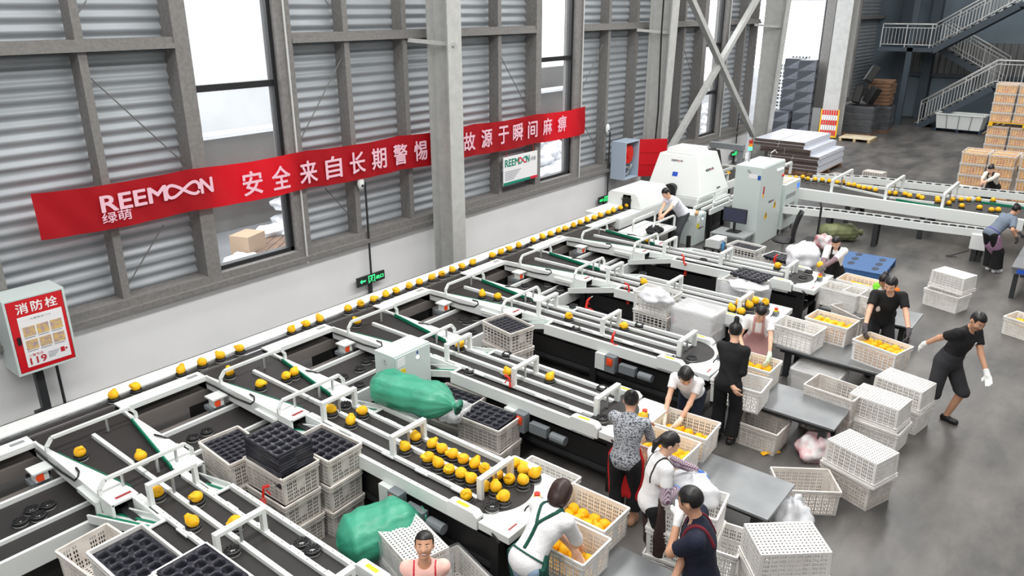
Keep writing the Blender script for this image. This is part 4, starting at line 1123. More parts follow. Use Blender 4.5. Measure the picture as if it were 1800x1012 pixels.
# ---------------------------------------------------------------- crates
CL, CW, CH = 0.63, 0.43, 0.31
def crate_meshes(kind, m):
    """basket with real openings: slotted ('s') or square-holed ('q')"""
    tp = 0.965
    mb = MB()
    def cells(n, frac, a, b):
        """alternate rib/hole boundaries"""
        p = (b - a) / n
        out = []
        for i in range(n):
            out += [a + p * i, a + p * i + p * (1 - frac) / 2, a + p * (i + 1) - p * (1 - frac) / 2]
        return out + [b]
    def wall(L_, nrm_off, axis, sgn):
        if kind == 's':
            U = []
            groups = 8 if L_ > 0.5 else 5
            gw = (L_ - 0.06) / groups
            us, hole = [-L_ / 2], []
            for g in range(groups):
                a = -L_ / 2 + 0.03 + g * gw
                hole.append(False); us.append(a + gw * 0.08)
                for k in range(3):
                    w0 = gw * 0.84 / 3
                    hole.append(True); us.append(us[-1] + w0 * 0.58)
                    hole.append(False); us.append(us[-1] + w0 * 0.42)
            hole.append(False); us.append(L_ / 2)
            zs, hz = [0.0, 0.022], [False]
            for r in range(6):
                hz.append(True); zs.append(zs[-1] + 0.031)
                hz.append(False); zs.append(zs[-1] + 0.0115)
            hz[-1] = False; zs[-1] = CH
        else:
            n = 8 if L_ > 0.5 else 6
            us, hole = [-L_ / 2, -L_ / 2 + 0.02], [False]
            p = (L_ - 0.04) / n
            for k in range(n):
                hole.append(True); us.append(us[-1] + p * 0.72)
                hole.append(False); us.append(us[-1] + p * 0.28)
            us[-1] = L_ / 2
            zs, hz = [0.0, 0.02], [False]
            for r in range(5):
                hz.append(True); zs.append(zs[-1] + 0.036)
                hz.append(False); zs.append(zs[-1] + 0.014)
            zs[-1] = CH
        def pt(u, z):
            s = tp + (1 - tp) * z / CH
            a, b = u * s, nrm_off * sgn * s
            return (a, b, z) if axis == 'x' else (b, a, z)
        nu = len(us)
        vs = [pt(u, z) for z in zs for u in us]
        fs = []
        grip = lambda i, j: axis == 'y' and abs((us[i] + us[i + 1]) / 2) < 0.05 and j == len(zs) - 2
        for j in range(len(zs) - 1):
            for i in range(nu - 1):
                if hole[i] and hz[j] and not (axis == 'y' and abs((us[i] + us[i + 1]) / 2) < 0.055 and j > 4):
                    continue
                fs.append((j * nu + i, j * nu + i + 1, (j + 1) * nu + i + 1, (j + 1) * nu + i))
        mb.add(vs, fs if sgn * (1 if axis == 'x' else -1) < 0 else [f[::-1] for f in fs])
    for sg in (-1, 1):
        wall(CL, CW / 2, 'x', sg)
        wall(CW, CL / 2, 'y', sg)
    # floor grid
    nx, ny = 17, 11
    bx, by = CL / 2 * tp, CW / 2 * tp
    us = [-bx + 2 * bx * i / (2 * nx + 1) for i in range(2 * nx + 2)]
    vs_ = [-by + 2 * by * i / (2 * ny + 1) for i in range(2 * ny + 2)]
    V = [(a, b, 0.004) for b in vs_ for a in us]
    F = [(j * len(us) + i, (j + 1) * len(us) + i, (j + 1) * len(us) + i + 1, j * len(us) + i + 1) for j in range(len(vs_) - 1) for i in range(len(us) - 1) if not (i % 2 and j % 2)]
    mb.add(V, F)
    basket = mb.mesh('basket', m)
    rim = MB()
    pts = [(sx * (CL / 2 + 0.004), sy * (CW / 2 + 0.004), CH - 0.012) for sx, sy in ((-1, -1), (1, -1), (1, 1), (-1, 1))]
    for a, b in zip(pts, pts[1:] + pts[:1]):
        rim.bar(a, b, 0.020, 0.026)
    # ribs under the rim
    for a, b in zip(pts, pts[1:] + pts[:1]):
        a2, b2 = (a[0], a[1], CH - 0.055), (b[0], b[1], CH - 0.055)
        rim.bar(a2, b2, 0.012, 0.008)
    rimm = rim.mesh('rim', m)
    return basket, rimm
crate_data = {}
for kd, mm in (('s', 'crate'), ('q', 'crate'), ('o', 'crate2'), ('g', 'crate2')):
    crate_data[kd] = crate_meshes('q' if kd in 'qg' else 's', M_[mm])
def crate(x, y, zb, rz, label, kind='s', group=None, flip=False, tilt=0.0):
    t = thing('plastic_crate', label, 'crate', (x, y, zb + (CH if flip else 0)), 0, group)
    t.rotation_euler = (PI if flip else tilt, 0, rz)
    bk, rm = crate_data[kind]
    o = bpy.data.objects.new('basket', bk); C.objects.link(o); o.parent = t
    md = o.modifiers.new('thickness', 'SOLIDIFY'); md.thickness = 0.005
    o2 = bpy.data.objects.new('rim', rm); C.objects.link(o2); o2.parent = t
    return t
R = math.radians
def stack(x, y, n, rz, what, kind='s', group=None, flip_top=False, z0=0.0, jit=0.01):
    for k in range(n):
        pos = {1: ('',), 2: ('bottom', 'top'), 3: ('bottom', 'middle', 'top'), 4: ('bottom', 'second lowest', 'second highest', 'top')}[n][k]
        crate(x + rnd.uniform(-jit, jit), y + rnd.uniform(-jit, jit), z0 + k * CH, rz + rnd.uniform(-0.02, 0.02), ('%s crate of the %d-crate stack %s' % (pos, n, what)) if n > 1 else what, kind, group, flip=(flip_top and k == n - 1))
    return z0 + n * CH

def crate_fruit(x, y, z, rz, nx, ny, label, group, layers=1, drop=0.0, hole=None):
    ca, sa = math.cos(rz), math.sin(rz)
    for j in range(ny):
        for i in range(nx):
            if hole and hole(i, j): continue
            a = (i - (nx - 1) / 2) * 0.115 + rnd.uniform(-0.012, 0.012)
            b = (j - (ny - 1) / 2) * 0.115 + rnd.uniform(-0.012, 0.012)
            fruit(x + a * ca - b * sa, y + a * sa + b * ca, z - 0.05 + rnd.uniform(-0.015, 0.015), label, group, tail=rnd.random() < 0.5)

def tray_mesh(nx, ny, px, py):
    W_, D_ = nx * px + 0.02, ny * py + 0.02
    mu, mv = nx * 13, ny * 13
    mb = MB()
    def fn(u, v):
        x, y = (u - 0.5) * W_, (v - 0.5) * D_
        gx = ((x + nx * px / 2) / px) % 1 - 0.5 if abs(x) < nx * px / 2 else 0.5
        gy = ((y + ny * py / 2) / py) % 1 - 0.5 if abs(y) < ny * py / 2 else 0.5
        r = math.hypot(gx, gy)
        z = 0.0
        r *= 1 + 0.05 * math.cos(6 * math.atan2(gy, gx))
        if r < 0.43: z = -0.07 * min(1, (0.43 - r) / 0.10)
        if r < 0.14: z += 0.02
        if r > 0.47: z += 0.002
        return (x, y, z)
    mb.sheet(fn, mu, mv)
    a = 0.012
    for s in (-1, 1):
        mb.box(s * W_ / 2 - a / 2, s * W_ / 2 + a / 2, -D_ / 2, D_ / 2, -0.03, 0.004)
        mb.box(-W_ / 2, W_ / 2, s * D_ / 2 - a / 2, s * D_ / 2 + a / 2, -0.03, 0.004)
    return mb.mesh('black_tray', M_['tray'], True)
tray_big = tray_mesh(5, 4, 0.108, 0.093)
tray_small = tray_mesh(7, 5, 0.078, 0.074)
def tray(x, y, z, rz, label, big=True, group=None, tilt=0.0):
    o = bpy.data.objects.new('black_tray', tray_big if big else tray_small)
    C.objects.link(o); o.location = (x, y, z); o.rotation_euler = (tilt, 0, rz)
    return tag(o, label, 'tray', group)

# crates with trays between the first and second outfeed
def tray_nest(x, y, z, rz, label, hgt):
    mb = MB()
    for k in range(int(hgt / 0.02)):
        mb.box(-0.275, 0.275, -0.185, 0.185, k * 0.02, k * 0.02 + 0.013)
    mb.box(-0.262, 0.262, -0.172, 0.172, 0, hgt - 0.01)
    return tag(mb.build('tray_nest', M_['tray'], loc=(x, y, z), rz=rz), label, 'trays', 'nested trays', 'stuff')
def tray_stack(px, zt, rz, n, what, kind='o', big=True, up=0):
    x, y = px[0], px[1]
    stack(x, y, n, rz, what, kind, 'tray crates between the outfeeds', z0=zt - n * CH)
    for k in range(n):
        tray_nest(x, y, zt - n * CH + k * CH + 0.01, rz, '%s nest of black trays filling the crates %s' % (ordinal(k + 1), what), 0.25 if k < n - 1 else 0.17)
    for k in range(3):
        tray(x, y, zt - 0.10 + k * 0.035, rz, '%s black tray in the top crate %s' % (('lowest', 'middle', 'topmost')[k], what), big, 'trays ' + what)
tray_stack((4.152, 5.870, 0.930), 0.93, R(92), 3, 'nearest the second outfeed')
tray_stack((3.542, 6.570, 0.930), 0.93, R(86), 3, 'of small-celled trays by the first outfeed', big=False)
tray_stack((3.675, 5.949, 0.930), 0.93, R(90), 3, 'under the tall tray pile')
xy = (3.672, 5.953, 0.930)
for k in range(9):
    tray(xy[0] + rnd.uniform(-.006, .006), xy[1], 0.95 + 0.028 * k, R(90) + rnd.uniform(-0.02, 0.02), '%s tray from below in the tall tilted pile of black trays' % ordinal(k + 1), True, 'tall pile of black trays')
tray_stack((1.912, 5.284, 1.240), 1.24, R(91), 4, 'left of the first outfeed', 's')
tray_stack((2.121, 4.666, 1.240), 1.24, R(91), 4, 'touching the first outfeed', 's')
xy = (2.121, 4.666, 1.240)
tray(xy[0], xy[1], 1.25, R(91), 'grey-rimmed black cup tray lying flush on top against the first outfeed', True)
stack(*(1.921, 5.951, 0.930)[:2], 3, R(95), 'behind the white tray crate by the first outfeed', 'o')
tray_stack((6.058, 5.243, 0.620), 0.62, R(93), 2, 'beside the upper green sack')
xy = (6.058, 5.243, 0.620); tray(xy[0], xy[1], 0.635, R(93), 'shiny black cup tray lying on the crate beside the green sack', True)
tray_stack((6.174, 5.888, 0.620), 0.62, R(93), 2, 'half hidden by the upper green sack')
zt = stack(*(7.828, 6.379, 0.930)[:2], 3, R(80), 'of square-holed crates by the fourth outfeed', 'g')
xy = (7.828, 6.379, 0.930)
for k in range(3):
    tray(xy[0], xy[1], 0.93 - 0.09 + 0.03 * k, R(80), '%s small-celled tray in the square-holed crate by the fourth outfeed' % ('lowest', 'middle', 'topmost')[k], False, 'trays in the square-holed crate')
crate(*(7.604, 5.047, 0.350)[:2], 0.0, R(95), 'low white crate with black trays on the floor between the third and fourth outfeed', 'o')
xy = (7.604, 5.047, 0.350); tray(xy[0], xy[1], 0.26, R(95), 'black tray lying in the floor crate between third and fourth outfeed', False)
stack(*(10.356, 5.340, 0.930)[:2], 3, R(88), 'of square-holed crates holding a white bag', 'q')
stack(*(10.139, 4.515, 0.930)[:2], 3, R(88), 'wrapped in milky film before the fifth outfeed', 's')
stack(*(11.767, 4.462, 0.930)[:2], 3, R(88), 'under the draped white bag and tray', 's')
zt = stack(*(14.612, 5.622, 0.620)[:2], 2, R(84), 'of square-holed crates before the tall electrical cabinet', 'q')
xy = (14.612, 5.622, 0.620)
for k in range(2):
    tray(xy[0], xy[1], 0.53 + k * 0.05, R(84), '%s tray in the square-holed crate before the tall electrical cabinet' % ('lower', 'upper')[k], False, 'trays before the tall cabinet')
stack(*(14.330, 4.775, 0.620)[:2], 2, R(80), 'under the tray by the black chair', 's')
tray(*(14.236, 4.744, 0.650)[:2], 0.65, R(80), 'black tray lying by the black chair beyond the sixth outfeed', False)

# plastic film and bags
def film_box(x, y, z0, z1, rz, label, m='film', top=True, grow=0.02):
    """thin film drawn around a crate, creased"""
    mb = MB()
    a, b = CL / 2 + grow, CW / 2 + grow
    per = [(-a, -b), (a, -b), (a, b), (-a, b)]
    ring_ = []
    for p, q in zip(per, per[1:] + per[:1]):
        for k in range(10):
            ring_.append((p[0] + (q[0] - p[0]) * k / 10, p[1] + (q[1] - p[1]) * k / 10))
    n = len(ring_); rows = 8
    r = random.Random(int(x * 100))
    vs = []
    for j in range(rows + 1):
        for px_, py_ in ring_:
            g = 1 + r.uniform(0, 0.05) * (1 if j not in (rows,) else 0.3)
            vs.append((px_ * g, py_ * g, (z1 - z0) * j / rows))
    fs = [(j * n + i, j * n + (i + 1) % n, (j + 1) * n + (i + 1) % n, (j + 1) * n + i) for j in range(rows) for i in range(n)]
    if top: fs.append(tuple(rows * n + i for i in range(n)))
    mb.add(vs, fs)
    o = mb.build('plastic_film', M_[m], smooth=True, loc=(x, y, z0), rz=rz)
    return tag(o, label, 'plastic film')
film_box(*(10.139, 4.515, 0.930)[:2], 0.45, 0.94, R(88), 'milky film wrapped round the crate stack between fourth and fifth outfeed', 'film3')
film_box(*(11.767, 4.462, 0.930)[:2], 0.5, 0.90, R(88), 'white film round the tray-topped stack between fifth and sixth outfeed', 'film2', top=False)

def bag(x, y, z, size, label, m='film2', seed=0, name='plastic_bag', knots=None, rz=0.0, cat='bag', squash=1.0):
    """crumpled bag: a lump with folds"""
    r = random.Random(seed)
    ph = [r.uniform(0, 6) for _ in range(8)]
    mb = MB()
    nu, nv = 40, 26
    vs = []
    for j in range(nv + 1):
        t = PI * j / nv
        for i in range(nu):
            a = 2 * PI * i / nu
            f = 1 + 0.10 * math.sin(3 * a + ph[0] + 2 * t) + 0.07 * math.sin(5 * a + ph[1] - 3 * t) + 0.05 * math.sin(9 * a + ph[2] + 5 * t) + 0.06 * math.sin(7 * t + ph[3]) + 0.025 * math.sin(17 * a + 9 * t + ph[4])
            p = [size[0] * f * math.sin(t) * math.cos(a), size[1] * f * math.sin(t) * math.sin(a), -size[2] * f * math.cos(t) * squash]
            p[2] = max(p[2], -size[2] * 0.5)
            vs.append(tuple(p))
    mb.add(vs, [(j * nu + i, j * nu + (i + 1) % nu, (j + 1) * nu + (i + 1) % nu, (j + 1) * nu + i) for j in range(nv) for i in range(nu)])
    o = mb.build(name, M_[m], smooth=True, loc=(x, y, z + size[2] * 0.5), rz=rz)
    return tag(o, label, cat)
bag(*(10.118, 5.255, 1.000)[:2], 0.86, (0.27, 0.19, 0.13), 'crumpled white bag filling the square-holed crate between fourth and fifth outfeed', seed=3, rz=R(88))
bag(*(11.575, 4.346, 0.960)[:2], 0.86, (0.33, 0.24, 0.09), 'white plastic bag draped over the stack between fifth and sixth outfeed', seed=4, rz=R(88))
tray(*(11.733, 4.370, 1.020)[:2], 1.06, R(82), 'black cup tray lying on the draped white bag', True)
stack(*(14.489, 4.410, 0.620)[:2], 2, R(84), 'under the big white bag by the seated woman', 's')
bag(*(14.182, 4.321, 0.750)[:2], 0.62, (0.36, 0.30, 0.26), 'big white plastic bag beside the seated woman at the sixth outfeed', seed=5)
bag(*(5.885, 5.620, 0.600)[:2], 0.55, (0.22, 0.16, 0.12), 'crumpled clear film under the upper green sack', 'film', seed=6)

M_['sack'] = mat('green_tarpaulin_sack', (70, 165, 135), 0.38, noise=(3, (52, 145, 116)), bump=(6, 1.0))
M_['olive'] = mat('olive_woven_sack', (122, 128, 90), 0.6, noise=(4, (105, 112, 76)), bump=(16, 0.4))
def sack(p0, p1, r, label, m, seed, tie=True):
    """long filled sack from p0 to p1, gathered at p1"""
    p0, p1 = Vector(p0), Vector(p1)
    t = thing('sack', label, 'sack', (p0 + p1) / 2)
    d = (p1 - p0); L_ = d.length; d.normalize()
    Q = d.to_track_quat('X', 'Z').to_matrix()
    rr = random.Random(seed)
    ph = [rr.uniform(0, 6) for _ in range(9)]
    nu, nv = 48, 44
    mb = MB(); vs = []
    for j in range(nv + 1):
        s = j / nv
        prof = min(1, (s / 0.16) ** 0.55) if s < 0.16 else (1 if s < 0.72 else max(0.10, 1 - ((s - 0.72) / 0.24) ** 1.6 * 0.9)) if s < 0.96 else 0.10 + 0.30 * (s - 0.96) / 0.04
        for i in range(nu):
            a = 2 * PI * i / nu
            pl_ = 0.5 + 0.5 * max(0, (s - 0.55) / 0.45)
            f = prof * (1 + 0.05 * math.sin(2 * a + ph[0] + 4 * s) + 0.035 * math.sin(6 * s * PI + ph[1] + 2 * a) + 0.02 * math.sin(11 * s * PI + 3 * a + ph[2]) + pl_ * 0.05 * math.sin(13 * a + ph[3] + 5 * s) + pl_ * 0.03 * math.sin(21 * a + ph[4]))
            y_, z_ = r * f * math.cos(a), r * 0.86 * f * math.sin(a)
            z_ = max(z_, -r * 0.72) + 0.02 * math.sin(5 * s + ph[5])
            vs.append(Q @ Vector(((s - 0.5) * L_, y_, z_)))
    mb.add(vs, [(j * nu + i, j * nu + (i + 1) % nu, (j + 1) * nu + (i + 1) % nu, (j + 1) * nu + i) for j in range(nv) for i in range(nu)] + [tuple(range(nu - 1, -1, -1)), tuple(nv * nu + i for i in range(nu))])
    mb.build('body', m, t, smooth=True)
    if tie:
        e = Q @ Vector((0.46 * L_, 0, 0))
        mb = MB()
        mb.tube([e + Q @ Vector((0, 0.12 * r * math.cos(a), 0.12 * r * math.sin(a))) for a in [k * PI / 6 for k in range(13)]], 0.008, 6)
        mb.tube([e + Q @ Vector((0, 0.1 * r, 0)), e + Q @ Vector((0.05, 0.2 * r, -0.1)), e + Q @ Vector((0.02, 0.3 * r, -0.22))], 0.006, 5)
        mb.build('tie_string', M_['paper'], t)
    return t
sack((5.347, 6.460, 0.980), (5.527, 5.224, 0.950), 0.245, 'green tarpaulin sack lying on crates between the second and third outfeed', M_['sack'], 1)
sack((3.556, 4.995, 0.450), (4.337, 4.605, 0.500), 0.27, 'green tarpaulin sack slumped on the floor below the second outfeed', M_['sack'], 2, tie=False)
sack((17.973, 5.241, 0.200), (18.728, 4.468, 0.200), 0.24, 'olive woven sack lying on the floor under the infeed line', M_['olive'], 3, tie=False)

# ---------------------------------------------------------------- steel tables with their crates
def steel_table(x, y0, y1, label, w_=0.76, z=0.48, cat='table'):
    t = thing('steel_table', label, cat, (x, (y0 + y1) / 2, 0), 0, 'packing tables')
    h = (y1 - y0) / 2
    MB().box(-w_ / 2, w_ / 2, -h, h, z - 0.03, z).build('table_top', M_['steel'], t, bevel=0.004)
    MB().box(-w_ / 2 + 0.05, w_ / 2 - 0.05, -h + 0.06, h - 0.06, z - 0.09, z - 0.03).build('apron_frame', M_['dark'], t)
    for sx in (-1, 1):
        for sy in (-1, 1):
            mb = MB().box(sx * (w_ / 2 - 0.14) - 0.05, sx * (w_ / 2 - 0.14) + 0.05, sy * (h - 0.16) - 0.04, sy * (h - 0.16) + 0.04, 0, z - 0.09)
            mb.box(sx * (w_ / 2 - 0.14) - 0.07, sx * (w_ / 2 - 0.14) + 0.07, sy * (h - 0.16) - 0.06, sy * (h - 0.16) + 0.06, 0, 0.012)
            mb.build('leg', M_['dark'], t)
    return t
steel_table(4.80, 2.25, 3.42, 'steel packing table at the second outfeed, nearest the camera')
steel_table(6.80, 1.95, 3.42, 'bare-ended steel packing table at the third outfeed before the navy-shirted man')
steel_table(8.95, 1.98, 3.42, 'steel packing table at the fourth outfeed beside the woman in black')
steel_table(10.85, 1.80, 3.42, 'steel packing table at the fifth outfeed where the men lift a crate')
steel_table(12.85, 2.0, 3.42, 'steel packing table at the sixth outfeed behind the film-lined crates')
M_['fruitmass'] = mat('orange_fruit_mass', (246, 190, 90), 0.6, noise=(9, (214, 134, 70), 2), bump=(14, 1.0))
def fill_block(x, y, zb, rz, hgt, label):
    mb = MB().sheet(lambda u, v: ((u - 0.5) * 0.56, (v - 0.5) * 0.36, hgt + 0.018 * math.sin(u * 30) * math.sin(v * 19)), 30, 20)
    mb.box(-0.28, 0.28, -0.18, 0.18, 0.012, hgt - 0.01)
    return tag(mb.build('fruit_fill', M_['net'], loc=(x, y, zb), rz=rz), label, 'fruit', 'fruit packed below the top layer', 'stuff')
FG = 'fruit in the packing crates'
def packing(px, rz, label, nx, ny, depth, note, kind='s', zb=0.48, hole=None):
    crate(px[0], px[1], zb, rz, label, kind, 'packing crates')
    if nx:
        fill_block(px[0], px[1], zb, rz, CH - depth - 0.075, 'yellow fruit packed below the top layer of the %s' % note)
        crate_fruit(px[0], px[1], zb + CH - depth, rz, nx, ny, 'yellow net-wrapped fruit lying in the %s' % note, 'fruit in the ' + note, hole=hole)
packing((4.649, 3.118, 0.790), R(90), 'white crate the green-aproned woman is filling', 4, 2, 0.17, 'crate filled by the green-aproned woman')
packing((5.137, 3.219, 0.790), R(90), 'white crate with fruit right behind the green-aproned woman\'s crate', 5, 3, 0.16, 'crate behind the green-aproned woman\'s crate', hole=lambda i, j: (i, j) in ((0, 2), (1, 2)))
packing((7.116, 3.203, 0.790), R(94), 'white crate the stooping white-shirted woman reaches into', 5, 3, 0.15, 'crate the stooping white-shirted woman reaches into')
packing((6.607, 3.202, 0.790), R(90), 'white crate with fruit beside the woman in grey patterned top', 5, 3, 0.11, 'crate beside the woman in grey patterned top', hole=lambda i, j: i == 4 and j == 0)
packing((9.159, 3.264, 0.790), R(90), 'white crate the pink-aproned woman is packing', 4, 3, 0.10, 'crate the pink-aproned woman is packing')
packing((8.527, 3.153, 0.790), R(94), 'empty white crate between the woman in black and the pink-aproned crate', 0, 0, 0, '')
packing((10.729, 3.196, 0.790), R(84), 'empty white crate at the end of the fifth outfeed', 0, 0, 0, '')
packing((11.283, 2.895, 0.790), R(84), 'full white crate behind the empty one on the fifth outfeed table', 5, 3, 0.05, 'full crate on the fifth outfeed table')
packing((10.834, 2.066, 0.800), R(75), 'full white crate the two men in black T-shirts hold', 5, 3, 0.045, 'crate the two men in black hold')
packing((13.361, 3.077, 0.790), R(84), 'white crate with a few fruit on the sixth outfeed table', 3, 2, 0.08, 'crate on the sixth outfeed table', hole=lambda i, j: False)
packing((12.767, 3.183, 0.790), R(84), 'film-lined white crate on the sixth outfeed table', 0, 0, 0, '')
film_box(*(12.767, 3.183, 0.790)[:2], 0.53, 0.83, R(84), 'milky film hung over the crate on the sixth outfeed table', 'film', top=False)
crate(*(12.798, 2.803, 0.790)[:2], 0.48, R(80), 'white crate beside the film-lined crate in front of the bunned woman', 's')
crate(*(12.353, 2.829, 0.620)[:2], 0.31, R(60), 'upper worn crate on the floor behind the lifting man', 'o')
crate(*(12.353, 2.829, 0.620)[:2], 0.0, R(62), 'lower worn crate on the floor behind the lifting man', 'o')
# loose stacks on the floor
xy = (9.512, 1.726, 0.620); crate(xy[0], xy[1], 0.31, R(82), 'upturned white crate topping the stack nearest the fourth outfeed table', 's', flip=True); crate(xy[0] - 0.02, xy[1] - 0.03, 0, R(84), 'open bottom crate of the stack nearest the fourth outfeed table', 's')
xy = (10.198, 1.594, 0.620); crate(xy[0], xy[1], 0.31, R(78), 'upturned white top crate of the stack by the walking man\'s leg', 's', flip=True); crate(xy[0], xy[1], 0, R(80), 'bottom crate of the stack by the walking man\'s leg', 's')
xy = (8.163, 1.565, 0.600); crate(xy[0], xy[1], 0.31, R(72), 'upturned dirty white top crate of the stack on the open floor', 's', flip=True); crate(xy[0] + 0.02, xy[1] + 0.02, 0, R(70), 'greyish bottom crate of the stack on the open floor', 'o')
xy = (5.677, 1.543, 0.930); crate(xy[0], xy[1], 0.62, R(-48), 'upturned white crate topping the stack behind the navy-shirted man', 's', flip=True)
crate(xy[0], xy[1], 0.31, R(-50), 'middle crate of the stack behind the navy-shirted man', 's'); crate(xy[0] + 0.06, xy[1] - 0.03, 0, R(-62), 'bottom crate of the stack behind the navy-shirted man', 'o')
crate(*(7.598, 1.968, 0.310)[:2], 0, R(-55), 'open empty crate standing alone on the floor beyond the third outfeed table', 'o')
stack(*(9.419, 2.252, 0.620)[:2], 2, R(84), 'open and empty behind the fourth outfeed table', 'o')
crate(*(8.538, 2.864, 0.310)[:2], 0, R(88), 'grey crate pushed under the fourth outfeed table', 'o')
crate(*(10.451, 2.749, 0.310)[:2], 0, R(88), 'film-wrapped crate under the fifth outfeed table', 's')
film_box(*(10.451, 2.749, 0.310)[:2], 0.0, 0.33, R(88), 'clear film round the crate under the fifth outfeed table', 'film')
xy = (15.395, 1.966, 0.620); crate(xy[0], xy[1], 0.31, R(70), 'upturned top crate of the lone stack in the aisle', 's', flip=True)
xy = (15.215, 1.989, 0.310); crate(xy[0], xy[1], 0, R(72), 'bottom crate of the lone stack in the aisle', 's')
xy = (14.549, 0.623, 0.310); crate(xy[0], xy[1], 0, R(70), 'fruit crate on the floor at the aisle edge by the jeans-clad leg', 's'); crate_fruit(xy[0], xy[1], 0.26, R(70), 4, 2, 'yellow fruit in the crate on the aisle edge by the jeans', 'fruit in the aisle edge crate')
stack(*(5.686, 2.470, 0.930)[:2], 3, R(100), 'with a crumpled bag in front of the brown-aproned woman', 's')
bag(*(5.893, 2.545, 1.000)[:2], 0.76, (0.28, 0.20, 0.17), 'crumpled clear bag the brown-aproned woman is handling', seed=8, rz=R(95))
stack(*(5.915, 2.097, 0.310)[:2], 1, R(100), 'white crate on the floor behind the navy-shirted man near the steel table', 's')
stack(*(5.710, 2.252, 0.620)[:2], 2, R(98), 'half hidden by the navy-shirted man', 's')
stack(*(3.920, 4.335, 0.620)[:2], 2, R(75), 'wrapped in film beside the smiling woman', 's', flip_top=True)
film_box(*(3.920, 4.335, 0.620)[:2], 0.12, 0.58, R(75), 'film round the upturned crate stack beside the smiling woman', 'film', top=False)
crate(*(4.091, 3.958, 0.450)[:2], 0.0, R(75), 'film-covered low crate just right of the smiling woman', 's')
film_box(*(4.091, 3.958, 0.450)[:2], 0, 0.33, R(75), 'film over the low crate next to the smiling woman', 'film', top=False)
crate(*(5.479, 3.991, 0.600)[:2], 0.31, R(90), 'white crate beneath the end of the second outfeed', 's')
crate(*(5.479, 3.991, 0.600)[:2], 0.0, R(90), 'white crate under the crate below the second outfeed end', 's')
# litter on the floor
M_['litter'] = mat('printed_plastic_bag', (225, 222, 222), 0.4, noise=(5, (205, 120, 130), 2), bump=(12, 0.6))
bag(*(8.722, 2.180, 0.100)[:2], 0.0, (0.30, 0.24, 0.18), 'red and white printed sack slumped beside the fourth table leg', 'litter', seed=11)
bag(*(7.016, 1.901, 0.300)[:2], 0.0, (0.25, 0.22, 0.26), 'white crumpled sack behind the third outfeed table end', seed=12)
mb = MB().sheet(lambda u, v: ((u - 0.5) * 0.26, (v - 0.5) * 0.07 * (1 - 0.3 * u), 0.012 + 0.012 * math.sin(u * 6)), 10, 3)
tag(mb.build('net_sleeve', M_['net'], solid=0.006, loc=(8.370, 2.621, 0.000), rz=R(-35), smooth=True), 'flattened yellow foam net lying on the floor by the fourth table', 'net')

# ================================================================== PEOPLE
# a body is a smooth blend of tapered limbs (distance field -> one continuous skin)
class Field:
    def __init__(s, h):
        s.h, s.pr, s.cut = h, [], []
    def cone(s, a, b, ra, rb, k=0.02):
        s.pr.append(('c', np.array(a, float), np.array(b, float), ra, rb, k)); return s
    def ell(s, c, r, Rm=None, k=0.02):
        s.pr.append(('e', np.array(c, float), np.array(r, float), np.eye(3) if Rm is None else np.array(Rm, float), 0, k)); return s
    def solve(s):
        h = s.h
        lo, hi = np.full(3, 1e9), np.full(3, -1e9)
        bbs = []
        for p in s.pr:
            if p[0] == 'c':
                m = max(p[3], p[4])
                a, b = np.minimum(p[1], p[2]) - m, np.maximum(p[1], p[2]) + m
            else:
                m = max(p[2]); a, b = p[1] - m, p[1] + m
            bbs.append((a, b)); lo = np.minimum(lo, a); hi = np.maximum(hi, b)
        lo -= 3 * h; hi += 3 * h
        n = np.ceil((hi - lo) / h).astype(int) + 1
        D = np.full(n, 9.0, dtype=np.float32)
        ax = [lo[i] + np.arange(n[i]) * h for i in range(3)]
        for p, (a, b) in zip(s.pr, bbs):
            mg = 0.05 + p[5]
            i0 = np.maximum(0, np.floor((a - mg - lo) / h).astype(int)); i1 = np.minimum(n, np.ceil((b + mg - lo) / h).astype(int) + 1)
            X, Y, Z = np.meshgrid(ax[0][i0[0]:i1[0]], ax[1][i0[1]:i1[1]], ax[2][i0[2]:i1[2]], indexing='ij')
            if p[0] == 'c':
                A, Bv = p[1], p[2] - p[1]
                L2 = max(1e-9, float(Bv @ Bv))
                px, py, pz = X - A[0], Y - A[1], Z - A[2]
                t = np.clip((px * Bv[0] + py * Bv[1] + pz * Bv[2]) / L2, 0, 1)
                d = np.sqrt((px - t * Bv[0]) ** 2 + (py - t * Bv[1]) ** 2 + (pz - t * Bv[2]) ** 2) - (p[3] + (p[4] - p[3]) * t)
            else:
                Q = np.stack([X - p[1][0], Y - p[1][1], Z - p[1][2]], -1) @ p[3].T
                k0 = np.linalg.norm(Q / p[2], axis=-1); k1 = np.linalg.norm(Q / p[2] ** 2, axis=-1)
                d = k0 * (k0 - 1) / np.maximum(k1, 1e-6)
            sub = D[i0[0]:i1[0], i0[1]:i1[1], i0[2]:i1[2]]
            k = p[5]
            hh = np.maximum(k - np.abs(sub - d), 0) / k
            D[i0[0]:i1[0], i0[1]:i1[1], i0[2]:i1[2]] = np.minimum(sub, d) - hh * hh * k * 0.25
        if s.cut:
            X, Y, Z = np.meshgrid(*ax, indexing='ij')
            Pt = np.stack([X, Y, Z], -1)
            for fn in s.cut:
                D = np.maximum(D, fn(Pt))
        return D, lo
    def mesh(s, name, mats):
        D, lo = s.solve()
        v, f = surface_net(D, lo, s.h)
        me = bpy.data.meshes.new(name)
        me.vertices.add(len(v)); me.vertices.foreach_set('co', v.astype(np.float32).ravel())
        nf = len(f)
        me.loops.add(nf * 4); me.loops.foreach_set('vertex_index', f.astype(np.int32).ravel())
        me.polygons.add(nf); me.polygons.foreach_set('loop_start', np.arange(0, nf * 4, 4, dtype=np.int32))
        me.polygons.foreach_set('use_smooth', np.ones(nf, dtype=bool))
        me.materials.append(mats)
        me.update(); me.validate()
        return me

